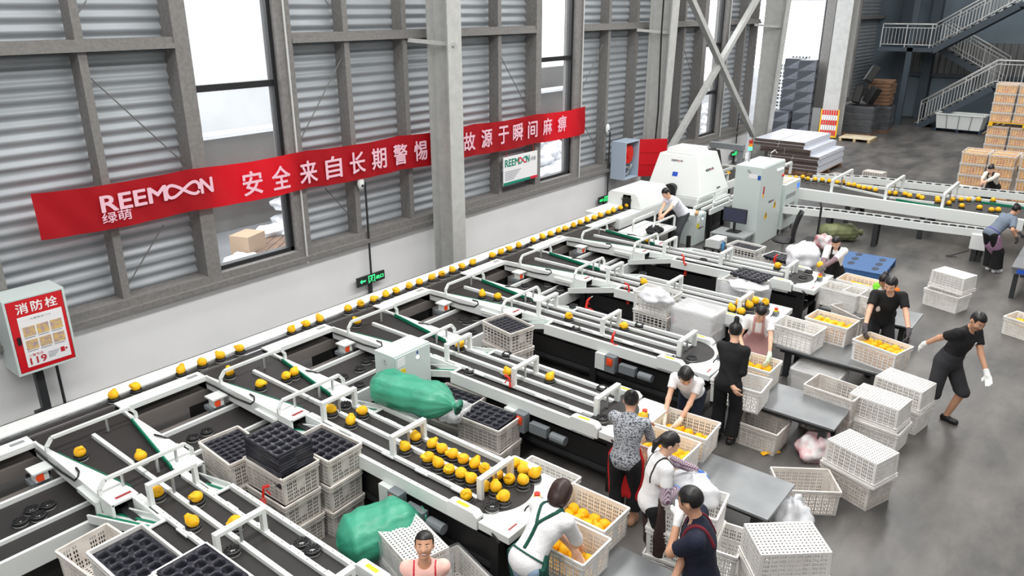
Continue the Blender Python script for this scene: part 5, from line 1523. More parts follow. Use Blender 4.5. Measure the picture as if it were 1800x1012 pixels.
def surface_net(D, lo, h):
    s = D < 0
    n = np.array(D.shape)
    cnt = np.zeros(n - 1, dtype=np.int8)
    offs = [(a, b, c) for a in (0, 1) for b in (0, 1) for c in (0, 1)]
    for a, b, c in offs:
        cnt += s[a:n[0] - 1 + a, b:n[1] - 1 + b, c:n[2] - 1 + c]
    act = (cnt > 0) & (cnt < 8)
    I, J, K = np.nonzero(act)
    idx = np.full(n - 1, -1, dtype=np.int64); idx[I, J, K] = np.arange(len(I))
    val = {o: D[I + o[0], J + o[1], K + o[2]] for o in offs}
    acc = np.zeros((len(I), 3)); num = np.zeros(len(I))
    for o in offs:
        for axn in range(3):
            if o[axn] == 0:
                q = list(o); q[axn] = 1; q = tuple(q)
                d0, d1 = val[o], val[q]
                cr = (d0 < 0) != (d1 < 0)
                t = np.where(cr, d0 / np.where(cr, d0 - d1, 1), 0)
                pos = np.tile(np.array(o, float), (len(I), 1)); pos[:, axn] = t
                acc += pos * cr[:, None]; num += cr
    v = (np.stack([I, J, K], 1) + acc / num[:, None]) * h + lo
    faces = []
    for axn in range(3):
        b, c = (axn + 1) % 3, (axn + 2) % 3
        sl0 = [slice(1, -1)] * 3; sl1 = [slice(1, -1)] * 3
        sl0[axn] = slice(0, n[axn] - 1); sl1[axn] = slice(1, n[axn])
        e0, e1 = s[tuple(sl0)], s[tuple(sl1)]
        cr = np.nonzero(e0 != e1)
        g = [cr[0].copy(), cr[1].copy(), cr[2].copy()]
        for ax2 in (b, c): g[ax2] = g[ax2] + 1
        def cell(db, dc):
            q = [x.copy() for x in g]; q[b] -= db; q[c] -= dc
            return idx[q[0], q[1], q[2]]
        quad = np.stack([cell(1, 1), cell(0, 1), cell(0, 0), cell(1, 0)], 1)
        inside_first = e0[cr]
        quad[~inside_first] = quad[~inside_first][:, ::-1]
        faces.append(quad)
    f = np.concatenate(faces)
    return v, f[(f >= 0).all(1)]

V3 = lambda *a: np.array(a, float)
unit = lambda v: v / max(1e-9, np.linalg.norm(v))
def ik(a, b, la, lb, pole):
    """middle joint of a two-bone limb"""
    d = b - a; L_ = min(np.linalg.norm(d), (la + lb) * 0.998); u = unit(d)
    b = a + u * L_
    x = (la * la - lb * lb + L_ * L_) / (2 * L_)
    r = math.sqrt(max(0, la * la - x * x))
    p = pole - u * (pole @ u)
    return a + u * x + unit(p) * r, b

SKIN = mat('skin', (236, 190, 162), 0.55, noise=(9, (228, 178, 150)))
SKIN2 = mat('tanned_skin', (212, 162, 132), 0.55, noise=(9, (202, 150, 120)))
HAIR = mat('black_hair', (22, 19, 20), 0.38, bump=(40, 0.10))
HAIRB = mat('brown_hair', (48, 29, 24), 0.38, bump=(40, 0.10))
LIP = mat('lips', (176, 96, 88), 0.5)
EYEW = mat('eye_white', (225, 220, 215), 0.35)
EYED = mat('dark_iris', (25, 18, 16), 0.3)
FAB = {}
def fabric(name, rgb, **k):
    if name not in FAB:
        FAB[name] = mat(name, rgb, 0.85, bump=(22, 0.35), **k)
    return FAB[name]
def plaid(name, c1, c2, sc_=60, diag=False):
    m = bpy.data.materials.new(name); nt, b = nodes(m)
    tc = nt.nodes.new('ShaderNodeTexCoord')
    out = None
    for d in ('X', 'Z'):
        wv = nt.nodes.new('ShaderNodeTexWave'); wv.bands_direction = d; wv.inputs['Scale'].default_value = sc_ / 3.0
        nt.links.new(tc.outputs['Object'], wv.inputs['Vector'])
        if out is None: out = wv
        else:
            mx = nt.nodes.new('ShaderNodeMath'); mx.operation = 'MULTIPLY'
            nt.links.new(out.outputs['Fac'], mx.inputs[0]); nt.links.new(wv.outputs['Fac'], mx.inputs[1]); out = mx
    r = nt.nodes.new('ShaderNodeValToRGB')
    r.color_ramp.elements[0].position, r.color_ramp.elements[1].position = 0.12, 0.32
    r.color_ramp.elements[0].color = (*lin(c1), 1); r.color_ramp.elements[1].color = (*lin(c2), 1)
    nt.links.new(out.outputs[0], r.inputs['Fac']); nt.links.new(r.outputs['Color'], b.inputs['Base Color'])
    b.inputs['Roughness'].default_value = 0.85
    FAB[name] = m
    return m
def scribble(name, c1, c2):
    m = bpy.data.materials.new(name); nt, b = nodes(m)
    tc = nt.nodes.new('ShaderNodeTexCoord')
    mp = nt.nodes.new('ShaderNodeMapping'); mp.inputs['Scale'].default_value = (48, 48, 105)
    n = nt.nodes.new('ShaderNodeTexNoise'); n.inputs['Scale'].default_value = 1.0; n.inputs['Detail'].default_value = 3
    r = nt.nodes.new('ShaderNodeValToRGB'); r.color_ramp.interpolation = 'CONSTANT'
    r.color_ramp.elements[0].color = (*lin(c1), 1); r.color_ramp.elements[1].position = 0.46; r.color_ramp.elements[1].color = (*lin(c2), 1)
    nt.links.new(tc.outputs['Object'], mp.inputs['Vector']); nt.links.new(mp.outputs['Vector'], n.inputs['Vector']); nt.links.new(n.outputs['Fac'], r.inputs['Fac']); nt.links.new(r.outputs['Color'], b.inputs['Base Color'])
    b.inputs['Roughness'].default_value = 0.85
    FAB[name] = m
    return m

def person(label, loc, heading, H=1.6, build=1.0, lean=0.0, side=0.0, twist=0.0, pelvis=None, feet=None, hands=None, poles=(None, None), head=(0.0, 0.0), head_roll=0.0, skin=None, hair='bun', hair_m=None, wear=(), gloves=None, h=0.0085, face=True, palm=(None, None), grip=0.9, legs=True, smile=False):
    """local frame: x right, y ahead, z up; feet / hands given in that frame"""
    t = thing('person', label, 'person', loc, math.radians(heading) - PI / 2)
    skin = skin or SKIN
    S = H / 1.6
    Bw = S * build * 0.93
    pel = V3(0, 0, 0.52 * H) if pelvis is None else V3(*pelvis)
    ln, sd, tw = map(math.radians, (lean, side, twist))
    u = unit(V3(math.sin(sd), math.sin(ln), math.cos(ln) * math.cos(sd)))
    r0 = V3(math.cos(tw), math.sin(tw), 0)
    rt = unit(r0 - u * (r0 @ u)); fw = np.cross(u, rt)
    prt = unit(V3(1, 0, 0) * 0.6 + rt * 0.4); prt[2] *= 0.3
    prt = unit(prt)
    waist = pel + u * 0.10 * H
    chest = pel + u * 0.205 * H
    shc = pel + u * 0.298 * H
    neck = pel + u * 0.325 * H
    hy, hp = map(math.radians, head)
    hu0 = unit(u * 0.45 + V3(0, 0, 0.55))
    hf0 = unit(fw - hu0 * (fw @ hu0))
    hr0 = np.cross(hf0, hu0)
    hf = hf0 * math.cos(hy) + hr0 * math.sin(hy); hr = np.cross(hf, hu0)
    hf, hu = hf * math.cos(hp) - hu0 * math.sin(hp), hu0 * math.cos(hp) + hf * math.sin(hp)
    rl = math.radians(head_roll)
    hr, hu = hr * math.cos(rl) + hu * math.sin(rl), hu * math.cos(rl) - hr * math.sin(rl)
    hc = neck + hu0 * 0.030 * H + hu * 0.062 * H + hf * 0.012 * H
    HR = np.stack([hr, hf, hu])
    sw = (0.094 if build < 1.05 else 0.108) * H
    sh = [shc + rt * s * sw - u * 0.012 * H for s in (-1, 1)]
    la, lb = 0.172 * H, 0.152 * H
    if hands is None: hands = ((-0.2 * S, 0.05, 0.46 * H), (0.2 * S, 0.05, 0.46 * H))
    el, wr = [], []
    for i in (0, 1):
        s = (-1, 1)[i]
        tg_ = V3(*hands[i])
        po = V3(s * 0.6, -0.5, -0.6) if poles[i] is None else V3(*poles[i])
        e, w_ = ik(sh[i], tg_, la, lb, po)
        el.append(e); wr.append(w_)
    if feet is None: feet = ((-0.09 * S, 0.02), (0.09 * S, 0.02))
    hip = [pel + prt * s * 0.055 * H - V3(0, 0, 0.01) for s in (-1, 1)]
    kn, an = [], []
    for i in (0, 1):
        f = feet[i]
        a = V3(f[0], f[1], (f[2] if len(f) > 2 else 0) + 0.05 * H)
        k_, a = ik(hip[i], a, 0.243 * H, 0.235 * H, V3((-1, 1)[i] * 0.15, 1, 0.1))
        kn.append(k_); an.append(a)
    # ---- limb recipe shared by skin and clothes: infl = how far the cloth stands off
    def torso(F, i=0.0, flare=0.0, top=True):
        F.ell(pel + u * 0.012 * H, (0.098 * Bw * 1.6 + i, 0.074 * Bw * 1.6 + i, 0.075 * S * 1.6 + i), np.stack([prt, np.cross(u, prt), u]), 0.05)
        F.ell(waist, (0.080 * Bw * 1.6 + i, 0.062 * Bw * 1.6 + i, 0.085 * S * 1.6 + i), np.stack([rt, fw, u]), 0.05)
        F.ell(chest + fw * 0.004, (0.092 * Bw * 1.6 + i, 0.070 * Bw * 1.6 + i, 0.090 * S * 1.6 + i), np.stack([rt, fw, u]), 0.05)
        if top:
            F.cone(sh[0] + rt * 0.01 - u * 0.01, sh[1] - rt * 0.01 - u * 0.01, 0.047 * S + i, 0.047 * S + i, 0.06)
            F.cone(shc - u * 0.01, neck, 0.058 * S + i, 0.042 * S + i * 0.6, 0.05)
    def arm(F, j, i=0.0, a0=0.0, a1=2.0):
        A, E, W_ = sh[j], el[j], wr[j]
        ru, re, rw = 0.041 * Bw, 0.034 * Bw, 0.025 * Bw
        if a0 < 1:
            q = min(1, a1)
            F.cone(A, A + (E - A) * q, ru + i, ru + (re - ru) * q + i, 0.025)
        if a1 > 1:
            s0, s1 = max(0, a0 - 1), min(1, a1 - 1)
            F.cone(E + (W_ - E) * s0, E + (W_ - E) * s1, re + (rw - re) * s0 + i, re + (rw - re) * s1 + i, 0.02)
    def leg(F, j, i=0.0, l1=2.0, wide=0.0):
        A, E, W_ = hip[j], kn[j], an[j]
        F.cone(A, A + (E - A) * min(1, l1), 0.080 * Bw + i, 0.080 * Bw + (0.054 * Bw - 0.080 * Bw + wide * 0.5) * min(1, l1) + i, 0.04)
        if l1 > 1:
            q = l1 - 1
            F.cone(E, E + (W_ - E) * q, 0.054 * Bw + i + wide * 0.5, 0.054 * Bw + (-0.020 * Bw + wide * 0.6) * q + i + wide * 0.3, 0.03)
    fdir = [unit(V3(f[3], f[4], 0)) if len(f) > 4 else V3((-0.12, 0.12)[n_], 1, 0) for n_, f in enumerate(feet)]
    def foot(F, j, i=0.0):
        d = unit(fdir[j]); b_ = V3(an[j][0], an[j][1], an[j][2] - 0.05 * H)
        F.cone(an[j] - V3(0, 0, 0.02), b_ - d * 0.03 + V3(0, 0, 0.035), 0.032 * S + i, 0.034 * S + i, 0.02)
        F.cone(b_ - d * 0.03 + V3(0, 0, 0.036), b_ + d * 0.12 * S + V3(0, 0, 0.028), 0.034 * S + i, 0.026 * S + i, 0.02)
        F.cone(b_ + d * 0.06 * S + np.cross(d, V3(0, 0, 1)) * 0.012 + V3(0, 0, 0.03), b_ + d * 0.11 * S - np.cross(d, V3(0, 0, 1)) * 0.012 + V3(0, 0, 0.027), 0.03 * S + i, 0.028 * S + i, 0.02)
    def hand(F, j, i=0.0):
        s = (-1, 1)[j]
        f = unit(wr[j] - el[j])
        n0 = V3(*palm[j]) if palm[j] is not None else V3(-s * 0.6, 0.2, -0.6)
        nn = unit(n0 - f * (n0 @ f))
        wd = np.cross(f, nn) * (-s)          # towards the thumb side
        f = unit(f + nn * 0.25)
        w0 = wr[j]
        F.cone(w0 - f * 0.01, w0 + f * 0.03, 0.024 * S + i, 0.027 * S + i, 0.015)
        F.ell(w0 + f * 0.055 * S, (0.040 * S + i, 0.046 * S + i, 0.016 * S + i), np.stack([wd, f, nn]), 0.012)
        for q, (o_, l_) in enumerate(((0.028, 0.92), (0.010, 1.05), (-0.009, 1.0), (-0.027, 0.80))):
            b0 = w0 + f * 0.088 * S + wd * o_ * S
            c1 = grip * 0.55; c2 = grip * 1.25
            d1 = unit(f * math.cos(c1) + nn * math.sin(c1) + wd * o_ * 2)
            d2 = unit(f * math.cos(c2) + nn * math.sin(c2))
            p1 = b0 + d1 * 0.040 * l_ * S; p2 = p1 + d2 * 0.036 * l_ * S
            F.cone(b0 - f * 0.015, p1, 0.0098 * S + i, 0.0092 * S + i, 0.006); F.cone(p1, p2, 0.0092 * S + i, 0.008 * S + i, 0.006)
        b0 = w0 + f * 0.028 * S + wd * 0.030 * S
        p1 = b0 + unit(f * 0.7 + wd * 0.7 + nn * 0.3) * 0.038 * S; p2 = p1 + unit(f * 0.9 + nn * 0.5 + wd * 0.1) * 0.03 * S
        F.cone(b0 - wd * 0.01, p1, 0.0125 * S + i, 0.0105 * S + i, 0.01); F.cone(p1, p2, 0.0105 * S + i, 0.009 * S + i, 0.006)
    # ---- body
    F = Field(h)
    torso(F, -0.004)
    for j in (0, 1):
        arm(F, j); hand(F, j)
        if legs: leg(F, j); foot(F, j)
    F.cone(neck - u * 0.02, hc - hu * 0.03, 0.046 * S, 0.043 * S, 0.03)
    q_ = H / 1.6
    F.ell(hc + hu * 0.016 * q_ - hf * 0.006, (0.071 * q_, 0.088 * q_, 0.088 * q_), HR, 0.02)
    F.ell(hc - hu * 0.042 * q_ + hf * 0.030 * q_, (0.053 * q_, 0.050 * q_, 0.058 * q_), HR, 0.04)
    F.ell(hc - hu * 0.092 * q_ + hf * 0.062 * q_, (0.020 * q_, 0.016 * q_, 0.016 * q_), HR, 0.03)
    F.cone(hc + hu * 0.008 * q_ + hf * 0.078 * q_, hc - hu * 0.030 * q_ + hf * 0.094 * q_, 0.008 * q_, 0.0125 * q_, 0.018)
    for s in (-1, 1):
        F.ell(hc + hr * s * 0.073 * q_ - hu * 0.012 * q_ - hf * 0.012, (0.010, 0.020, 0.030), HR, 0.008)
        F.ell(hc + hr * s * 0.034 * q_ - hu * 0.022 * q_ + hf * 0.062 * q_, (0.022, 0.018, 0.022), HR, 0.03)
    # sockets
    o = bpy.data.objects.new('body', F.mesh('body', skin)); C.objects.link(o); o.parent = t
    if face:
        for s in (-1, 1):
            e = hc + hr * s * 0.030 * q_ + hu * 0.004 * q_ + hf * 0.0795 * q_
            mb = MB(); Rm = Matrix(np.stack([hr, hf, hu]).T.tolist())
            mb.ell(e, (0.0105 * q_, 0.0055 * q_, 0.0040 * q_), 12, 8, M=Rm)
            eye = mb.build('eye', EYEW, t, smooth=True)
            MB().ell(e + hf * 0.004, (0.0056 * q_, 0.004 * q_, 0.0042 * q_), 10, 8, M=Rm).build('iris', EYED, eye, smooth=True)
            a, b = e + hu * 0.0165 * q_ - hr * 0.014 * q_ - hf * 0.001, e + hu * 0.0165 * q_ + hr * 0.014 * q_ - hf * 0.001
            m_ = (a + b) / 2 + hu * 0.004 + hf * 0.003
            MB().tube([a - hf * (0.013 if s < 0 else -0.002), m_ - hf * 0.001, b - hf * (0.013 if s > 0 else -0.002)], 0.0030 * q_, 6).build('eyebrow', HAIR, t, smooth=True)
        mc = hc - hu * 0.058 * q_ + hf * 0.083 * q_
        MB().ell(mc, ((0.028 if smile else 0.021) * q_, 0.007 * q_, 0.0075 * q_), 12, 8, M=Matrix(np.stack([hr, hf, hu]).T.tolist())).build('lips', LIP, t, smooth=True)
        if smile:
            MB().ell(mc + hf * 0.004 + hu * 0.001, (0.021 * q_, 0.006 * q_, 0.0042 * q_), 12, 8, M=Matrix(np.stack([hr, hf, hu]).T.tolist())).build('teeth', EYEW, t, smooth=True)
    # ---- hair
    hm = hair_m or HAIR
    F = Field(0.0075)
    long_ = hair in ('bob', 'long')
    F.ell(hc + hu * 0.022 * q_ - hf * 0.012, (0.081 * q_, 0.094 * q_, 0.092 * q_), HR, 0.02)
    if hair in ('bob',):
        for s in (-1, 1):
            F.ell(hc + hr * s * 0.060 - hu * 0.03 - hf * 0.015, (0.036, 0.066, 0.105), HR, 0.03)
        F.ell(hc - hu * 0.055 - hf * 0.050, (0.072, 0.050, 0.105), HR, 0.03)
    if hair == 'long':
        F.cone(hc - hf * 0.06, hc - hf * 0.05 - hu * 0.17 * q_ + hr * 0.02, 0.065, 0.040, 0.03)
        for s in (-1, 1): F.cone(hc + hr * s * 0.06 - hf * 0.02, hc + hr * s * 0.065 - hf * 0.0 - hu * 0.13, 0.035, 0.022, 0.03)
    if hair == 'bun':
        F.ell(hc + hu * 0.075 * q_ - hf * 0.085 * q_, (0.040, 0.036, 0.036), HR, 0.012)
    if hair == 'lowbun':
        F.ell(hc - hu * 0.015 * q_ - hf * 0.105 * q_, (0.036, 0.032, 0.034), HR, 0.012)
    if hair == 'topbun':
        F.cone(hc + hu * 0.10 * q_ - hf * 0.05, hc + hu * 0.155 * q_ - hf * 0.055, 0.034, 0.030, 0.015)
    if hair == 'pony':
        F.cone(hc - hf * 0.088 + hu * 0.02, hc - hf * 0.115 - hu * 0.06, 0.030, 0.030, 0.02)
        F.cone(hc - hf * 0.115 - hu * 0.06, hc - hf * 0.095 - hu * 0.15, 0.030, 0.014, 0.02)
    short = hair == 'short'
    def face_cut(Pt):
        Q = (Pt - hc) @ HR.T
        x, y, z = Q[..., 0] / q_, Q[..., 1] / q_, Q[..., 2] / q_
        # open the face: remove what lies ahead of the hairline and below the brow
        hl = 0.052 + 0.0 * z if not short else 0.056
        inface = np.minimum(y - (0.012 if not short else 0.030) + np.abs(x) * (0.0 if not short else -0.1), hl - z)
        d = inface
        ears = np.minimum(0.030 - np.abs(y + 0.005), np.minimum(0.02 - z, np.abs(x) - 0.055)) if not long_ else -np.ones_like(x)
        low = (-0.055 if not short else -0.035) - z if not long_ and hair != 'pony' else -np.ones_like(x)
        return np.maximum(np.maximum(d, ears if short else -np.ones_like(x)), low)
    F.cut.append(face_cut)
    o = bpy.data.objects.new('hair', F.mesh('hair', hm)); C.objects.link(o); o.parent = t
    TR = np.stack([rt, fw, u])
    def tl(Pt):   # torso coordinates: right, ahead, along the spine from the pelvis
        Q = (Pt - pel) @ TR.T
        return Q[..., 0], Q[..., 1], Q[..., 2]
    made = {}
    # ---- clothes
    for wname, m, kind, opt in wear:
        F = Field(opt.get('h', 0.010))
        if kind == 'shirt':
            i = opt.get('infl', 0.015)
            torso(F, i)
            sl = opt.get('sleeve', 0.55)
            for j in (0, 1):
                if sl > 0: arm(F, j, i * 0.8 + opt.get('loose', 0.004) * 0.6, 0.0, sl)
            hem = opt.get('hem', -0.045 * H)
            nk = opt.get('neck', 0.305 * H)
            def cutf(Pt, hem=hem, nk=nk, sl=sl):
                x, y, z = tl(Pt)
                d = hem - z
                # round neck opening
                d = np.maximum(d, 0.055 * S - np.sqrt((x) ** 2 + (y - 0.028) ** 2 + ((z - nk - 0.02) * 1.0) ** 2) if not opt.get('collar') else z - (nk + 0.035))
                for j in (0, 1):       # sleeve ends cut square
                    if 0 < sl:
                        A, B_ = (sh[j], el[j]) if sl <= 1 else (el[j], wr[j])
                        q = sl if sl <= 1 else sl - 1
                        e = A + (B_ - A) * q; dd = unit(B_ - A)
                        w_ = (Pt - e) @ dd
                        near = np.linalg.norm(Pt - e, axis=-1)
                        d = np.maximum(d, np.where(near < 0.11, w_, -1.0))
                return d
            F.cut.append(cutf)
        elif kind in ('trousers', 'shorts'):
            i = opt.get('infl', 0.008)
            F.ell(pel + u * 0.012 * H, (0.098 * Bw * 1.6 + i, 0.074 * Bw * 1.6 + i, 0.075 * S * 1.6 + i), np.stack([prt, np.cross(u, prt), u]), 0.05)
            F.ell(waist - u * 0.03, (0.082 * Bw * 1.6 + i, 0.064 * Bw * 1.6 + i, 0.05 * S * 1.6 + i), TR, 0.05)
            for j in (0, 1): leg(F, j, i, opt.get('len', 1.93), opt.get('wide', 0.0))
            def hem_(Pt, l1=opt.get('len', 1.93)):
                d = np.full(Pt.shape[:-1], -1.0)
                for j in (0, 1):
                    A, B_ = kn[j], an[j]
                    e = A + (B_ - A) * (l1 - 1); dd = unit(B_ - A)
                    near = np.linalg.norm(Pt - e, axis=-1)
                    d = np.maximum(d, np.where(near < 0.13, (Pt - e) @ dd, -1.0))
                return d
            F.cut.append(hem_)
        elif kind == 'skirt':
            i = opt.get('infl', 0.014)
            F.ell(pel + u * 0.012 * H, (0.098 * Bw * 1.6 + i, 0.074 * Bw * 1.6 + i, 0.075 * S * 1.6 + i), np.stack([prt, np.cross(u, prt), u]), 0.05)
            bot = V3((an[0][0] + an[1][0]) / 2, (an[0][1] + an[1][1]) / 2, opt.get('z', 0.28) * H)
            for s in (-1, 1):
                F.cone(pel + V3(s * 0.05, 0, -0.02), bot + V3(s * 0.055, 0, 0), 0.085 * Bw, 0.10 * Bw, 0.08)
            F.cone(pel, bot, 0.11 * Bw, 0.12 * Bw, 0.08)
            zc = opt.get('z', 0.28) * H
            F.cut.append(lambda Pt, zc=zc: zc - Pt[..., 2])
        elif kind == 'apron':
            i = opt.get('infl', 0.024)
            torso(F, i, top=False)
            for j in (0, 1): leg(F, j, i + 0.006, opt.get('len', 0.9))
            if opt.get('len', 0.9) > 0.3:
                kz = (kn[0] + kn[1]) / 2
                F.cone(pel + V3(0, 0.02, 0), kz + V3(0, 0.02, 0), 0.10 * Bw + i * 0.5, 0.10 * Bw + i * 0.5, 0.06)
            bib, back = opt.get('bib', 0.23 * H), opt.get('back', -0.02)
            hz = opt.get('hz')
            def apc(Pt, bib=bib, back=back, hz=hz):
                x, y, z = tl(Pt)
                y = np.where(z < 0.02, Pt[..., 1] - pel[1], y)
                d = np.maximum(z - bib, back - y)
                d = np.maximum(d, np.where(z > 0.09 * H, np.abs(x) - 0.085 * S - 0.25 * np.maximum(0, 0.17 * H - z), -1))
                if hz is not None: d = np.maximum(d, hz - Pt[..., 2])
                return d
            F.cut.append(apc)
        elif kind == 'straps':
            i = opt.get('infl', 0.021)
            torso(F, i)
            cx, wd_ = opt.get('x', 0.06) * S, opt.get('w', 0.018)
            cross = opt.get('cross', False)
            z0 = opt.get('z0', 0.16 * H)
            def stc(Pt):
                x, y, z = tl(Pt)
                if cross:       # Y-back: the straps run together behind
                    xx = np.where(y < 0, cx * np.clip((z - 0.20 * H) / (0.10 * H), 0.0, 1.0), cx)
                else: xx = cx
                d = np.abs(np.abs(x) - xx) - wd_
                d = np.maximum(d, z0 - z) if not cross else np.maximum(d, np.where(y < 0, 0.06 * H - z, z0 - z))
                if opt.get('front'): d = np.maximum(d, -y - 0.02)
                return d
            F.cut.append(stc)
        elif kind == 'waistband':
            torso(F, opt.get('infl', 0.022), top=False)
            zz = opt.get('zz', 0.06 * H)
            F.cut.append(lambda Pt, zz=zz: np.abs(tl(Pt)[2] - zz) - opt.get('w', 0.012))
        elif kind == 'onesleeve':
            j = opt['j']
            arm(F, j, 0.022, 0.0, 0.6)
            F.cone(sh[j], sh[j] + (shc - sh[j]) * 0.4, 0.055, 0.06, 0.02)
        elif kind == 'sleeves':
            for j in (0, 1): arm(F, j, opt.get('infl', 0.017), 0.75, 1.97)
        elif kind == 'shoes':
            for j in (0, 1): foot(F, j, 0.007)
        elif kind == 'mask':
            F.ell(hc - hu * 0.045 * q_ + hf * 0.040 * q_, (0.057 * q_, 0.056 * q_, 0.050 * q_), HR, 0.02)
            F.cut.append(lambda Pt: np.maximum(0.03 - ((Pt - hc) @ HR.T)[..., 1], np.maximum(((Pt - hc) @ HR.T)[..., 2] + 0.012, -0.092 - ((Pt - hc) @ HR.T)[..., 2])))
        elif kind == 'cap':
            F.ell(hc + hu * 0.026 * q_ - hf * 0.008, (0.086 * q_, 0.099 * q_, 0.094 * q_), HR, 0.02)
            F.cut.append(lambda Pt: 0.055 - ((Pt - hc) @ HR.T)[..., 2] - 0.35 * ((Pt - hc) @ HR.T)[..., 1])
        elif kind == 'headband':
            F.ell(hc + hu * 0.022 * q_ - hf * 0.012, (0.086 * q_, 0.099 * q_, 0.097 * q_), HR, 0.02)
            F.cut.append(lambda Pt: np.abs(((Pt - hc) @ HR.T)[..., 1] - 0.028) - 0.012)
            F.cut.append(lambda Pt: 0.02 - ((Pt - hc) @ HR.T)[..., 2])
        if kind == 'patch':
            pass
        me = F.mesh(wname, m)
        o = bpy.data.objects.new(wname, me); C.objects.link(o); o.parent = t
        made[wname] = o
    if gloves:
        for j in (0, 1):
            gm = gloves[j]
            if gm is None: continue
            F = Field(0.006)
            hand(F, j, 0.0035)
            arm(F, j, 0.004, 1.82, 2.0)
            o = bpy.data.objects.new('glove', F.mesh('glove', gm)); C.objects.link(o); o.parent = t
    info = dict(pel=pel, chest=chest, rt=rt, fw=fw, u=u, hc=hc, hr=hr, hf=hf, hu=hu, wr=wr, el=el, sh=sh, H=H, made=made)
    return t, info

def at_front(inf, right, up, ahead=0.0):
    """a point on the chest front in torso coordinates"""
    return inf['pel'] + inf['rt'] * right + inf['u'] * up + inf['fw'] * ahead
def local(t, p):
    """world point to the person's own frame"""
    a = t_head = None
    return p

WHITE_T = fabric('white_cotton', (236, 236, 238)); BLACK_T = fabric('black_cotton', (20, 20, 22)); NAVY_T = fabric('navy_cotton', (20, 26, 48))
BLACKP = fabric('black_trousers', (22, 22, 25)); GREYP = fabric('charcoal_trousers', (70, 74, 78)); JEANS = fabric('blue_jeans', (118, 150, 190), noise=(8, (92, 124, 166)))
LTJEANS = fabric('light_jeans', (165, 192, 218)); DJEANS = fabric('dark_jeans', (32, 38, 56))
PINKAP = fabric('dusty_pink_apron', (196, 150, 150)); GREENAP = fabric('dark_green_apron', (14, 74, 62)); BROWNAP = fabric('brown_apron', (62, 44, 38)); REDAP = fabric('red_apron', (196, 24, 30)); PURPLEAP = fabric('mauve_apron', (158, 122, 150)); BLACKAP = fabric('black_apron', (30, 28, 28)); MAROON = fabric('maroon_strap', (110, 22, 38)); DARKSTRAP = fabric('dark_strap', (52, 48, 50)); GREYSHIRT = fabric('blue_grey_shirt', (112, 124, 140)); CREAM = fabric('cream_shirt', (222, 214, 202)); PINKVEST = fabric('peach_vest', (247, 196, 184)); LILAC = fabric('white_office_shirt', (226, 228, 238)); PURPLE = fabric('purple_tie', (80, 70, 150)); LIME = fabric('lime_vest', (130, 220, 60)); ORANGE = fabric('orange_cotton', (232, 120, 40)); CHARCOAL = fabric('charcoal_shorts', (44, 44, 48))
PLAID = plaid('plaid_sleeve_cotton', (120, 84, 108), (214, 206, 214), 70); SCRIB = scribble('grey_scribble_cotton', (58, 62, 72), (172, 176, 182)); MAUVES = fabric('mauve_sleeve', (140, 116, 124))
WGLOVE = fabric('white_glove', (236, 238, 236)); GGLOVE = fabric('pale_green_glove', (214, 232, 212)); DGLOVE = fabric('grey_glove', (84, 80, 84)); BGLOVE = mat('blue_rubber_glove', (80, 130, 215), 0.4); CGLOVE = fabric('cream_glove', (232, 226, 214)); YGLOVE = fabric('yellow_grey_glove', (120, 112, 110))
BSHOE = mat('black_shoe', (24, 24, 26), 0.5); WSHOE = mat('white_shoe', (228, 228, 228), 0.5); SANDAL = mat('tan_sandal', (170, 130, 105), 0.6)

def W2L(loc, heading, p):
    a = math.radians(heading) - PI / 2
    dx, dy = p[0] - loc[0], p[1] - loc[1]
    return (dx * math.cos(a) + dy * math.sin(a), -dx * math.sin(a) + dy * math.cos(a), p[2])
def crew(label, loc, heading, hands, **k):
    loc = (loc[0], loc[1], 0)
    return person(label, loc, heading, hands=[W2L(loc, heading, q) for q in hands], **k)

# leaning man in white office shirt
crew('person in white office shirt and dark trousers leaning over the side platform', (15.18, 7.52), 150, [(13.817, 7.460, 0.740), (14.031, 7.472, 0.740)], H=1.68, build=1.06, lean=44, pelvis=(0, -0.18, 0.86), hair='short', head=(0, 25), face=True, h=0.011, grip=0.6,
     wear=[('shirt', LILAC, 'shirt', dict(sleeve=0.7, loose=0.014, infl=0.02, collar=True)), ('trousers', GREYP, 'trousers', dict(wide=0.03)), ('shoes', BSHOE, 'shoes', {})])
tag(bag(*(13.928, 7.377, 0.780)[:2], 0.725, (0.22, 0.16, 0.10), 'dark cloth bag under the leaning man\'s hands', seed=21), 'dark cloth bag under the leaning man\'s hands', 'bag')
C.objects['plastic_bag.%03d' % (len([o for o in C.objects if o.name.startswith('plastic_bag')]) - 1)].data.materials[0] = BLACK_T

# woman at the end of the sixth outfeed
l_ = (13.673, 3.616, 1.360)
crew('person in white top and black bib apron holding a fruit at the sixth outfeed', l_, 186, [(13.020, 3.703, 0.900), (13.194, 3.682, 0.900)], H=1.5, lean=16, pelvis=(0, -0.05, 0.76), hair='pony', head=(5, 32), h=0.010, grip=0.8,
     wear=[('shirt', WHITE_T, 'shirt', dict(sleeve=0.95, loose=0.02, infl=0.016)), ('oversleeves', MAUVES, 'sleeves', {}), ('trousers', BLACKP, 'trousers', dict(wide=0.03)), ('apron', BLACKAP, 'apron', dict(bib=0.26 * 1.5)), ('straps', BLACKAP, 'straps', dict(front=True)), ('shoes', BSHOE, 'shoes', {})], gloves=(YGLOVE, YGLOVE))
fruit((13.202, 3.728, 0.930)[0], (13.202, 3.728, 0.930)[1], 0.965, 'yellow fruit held up by the woman in black bib apron', 'fruit in hands')

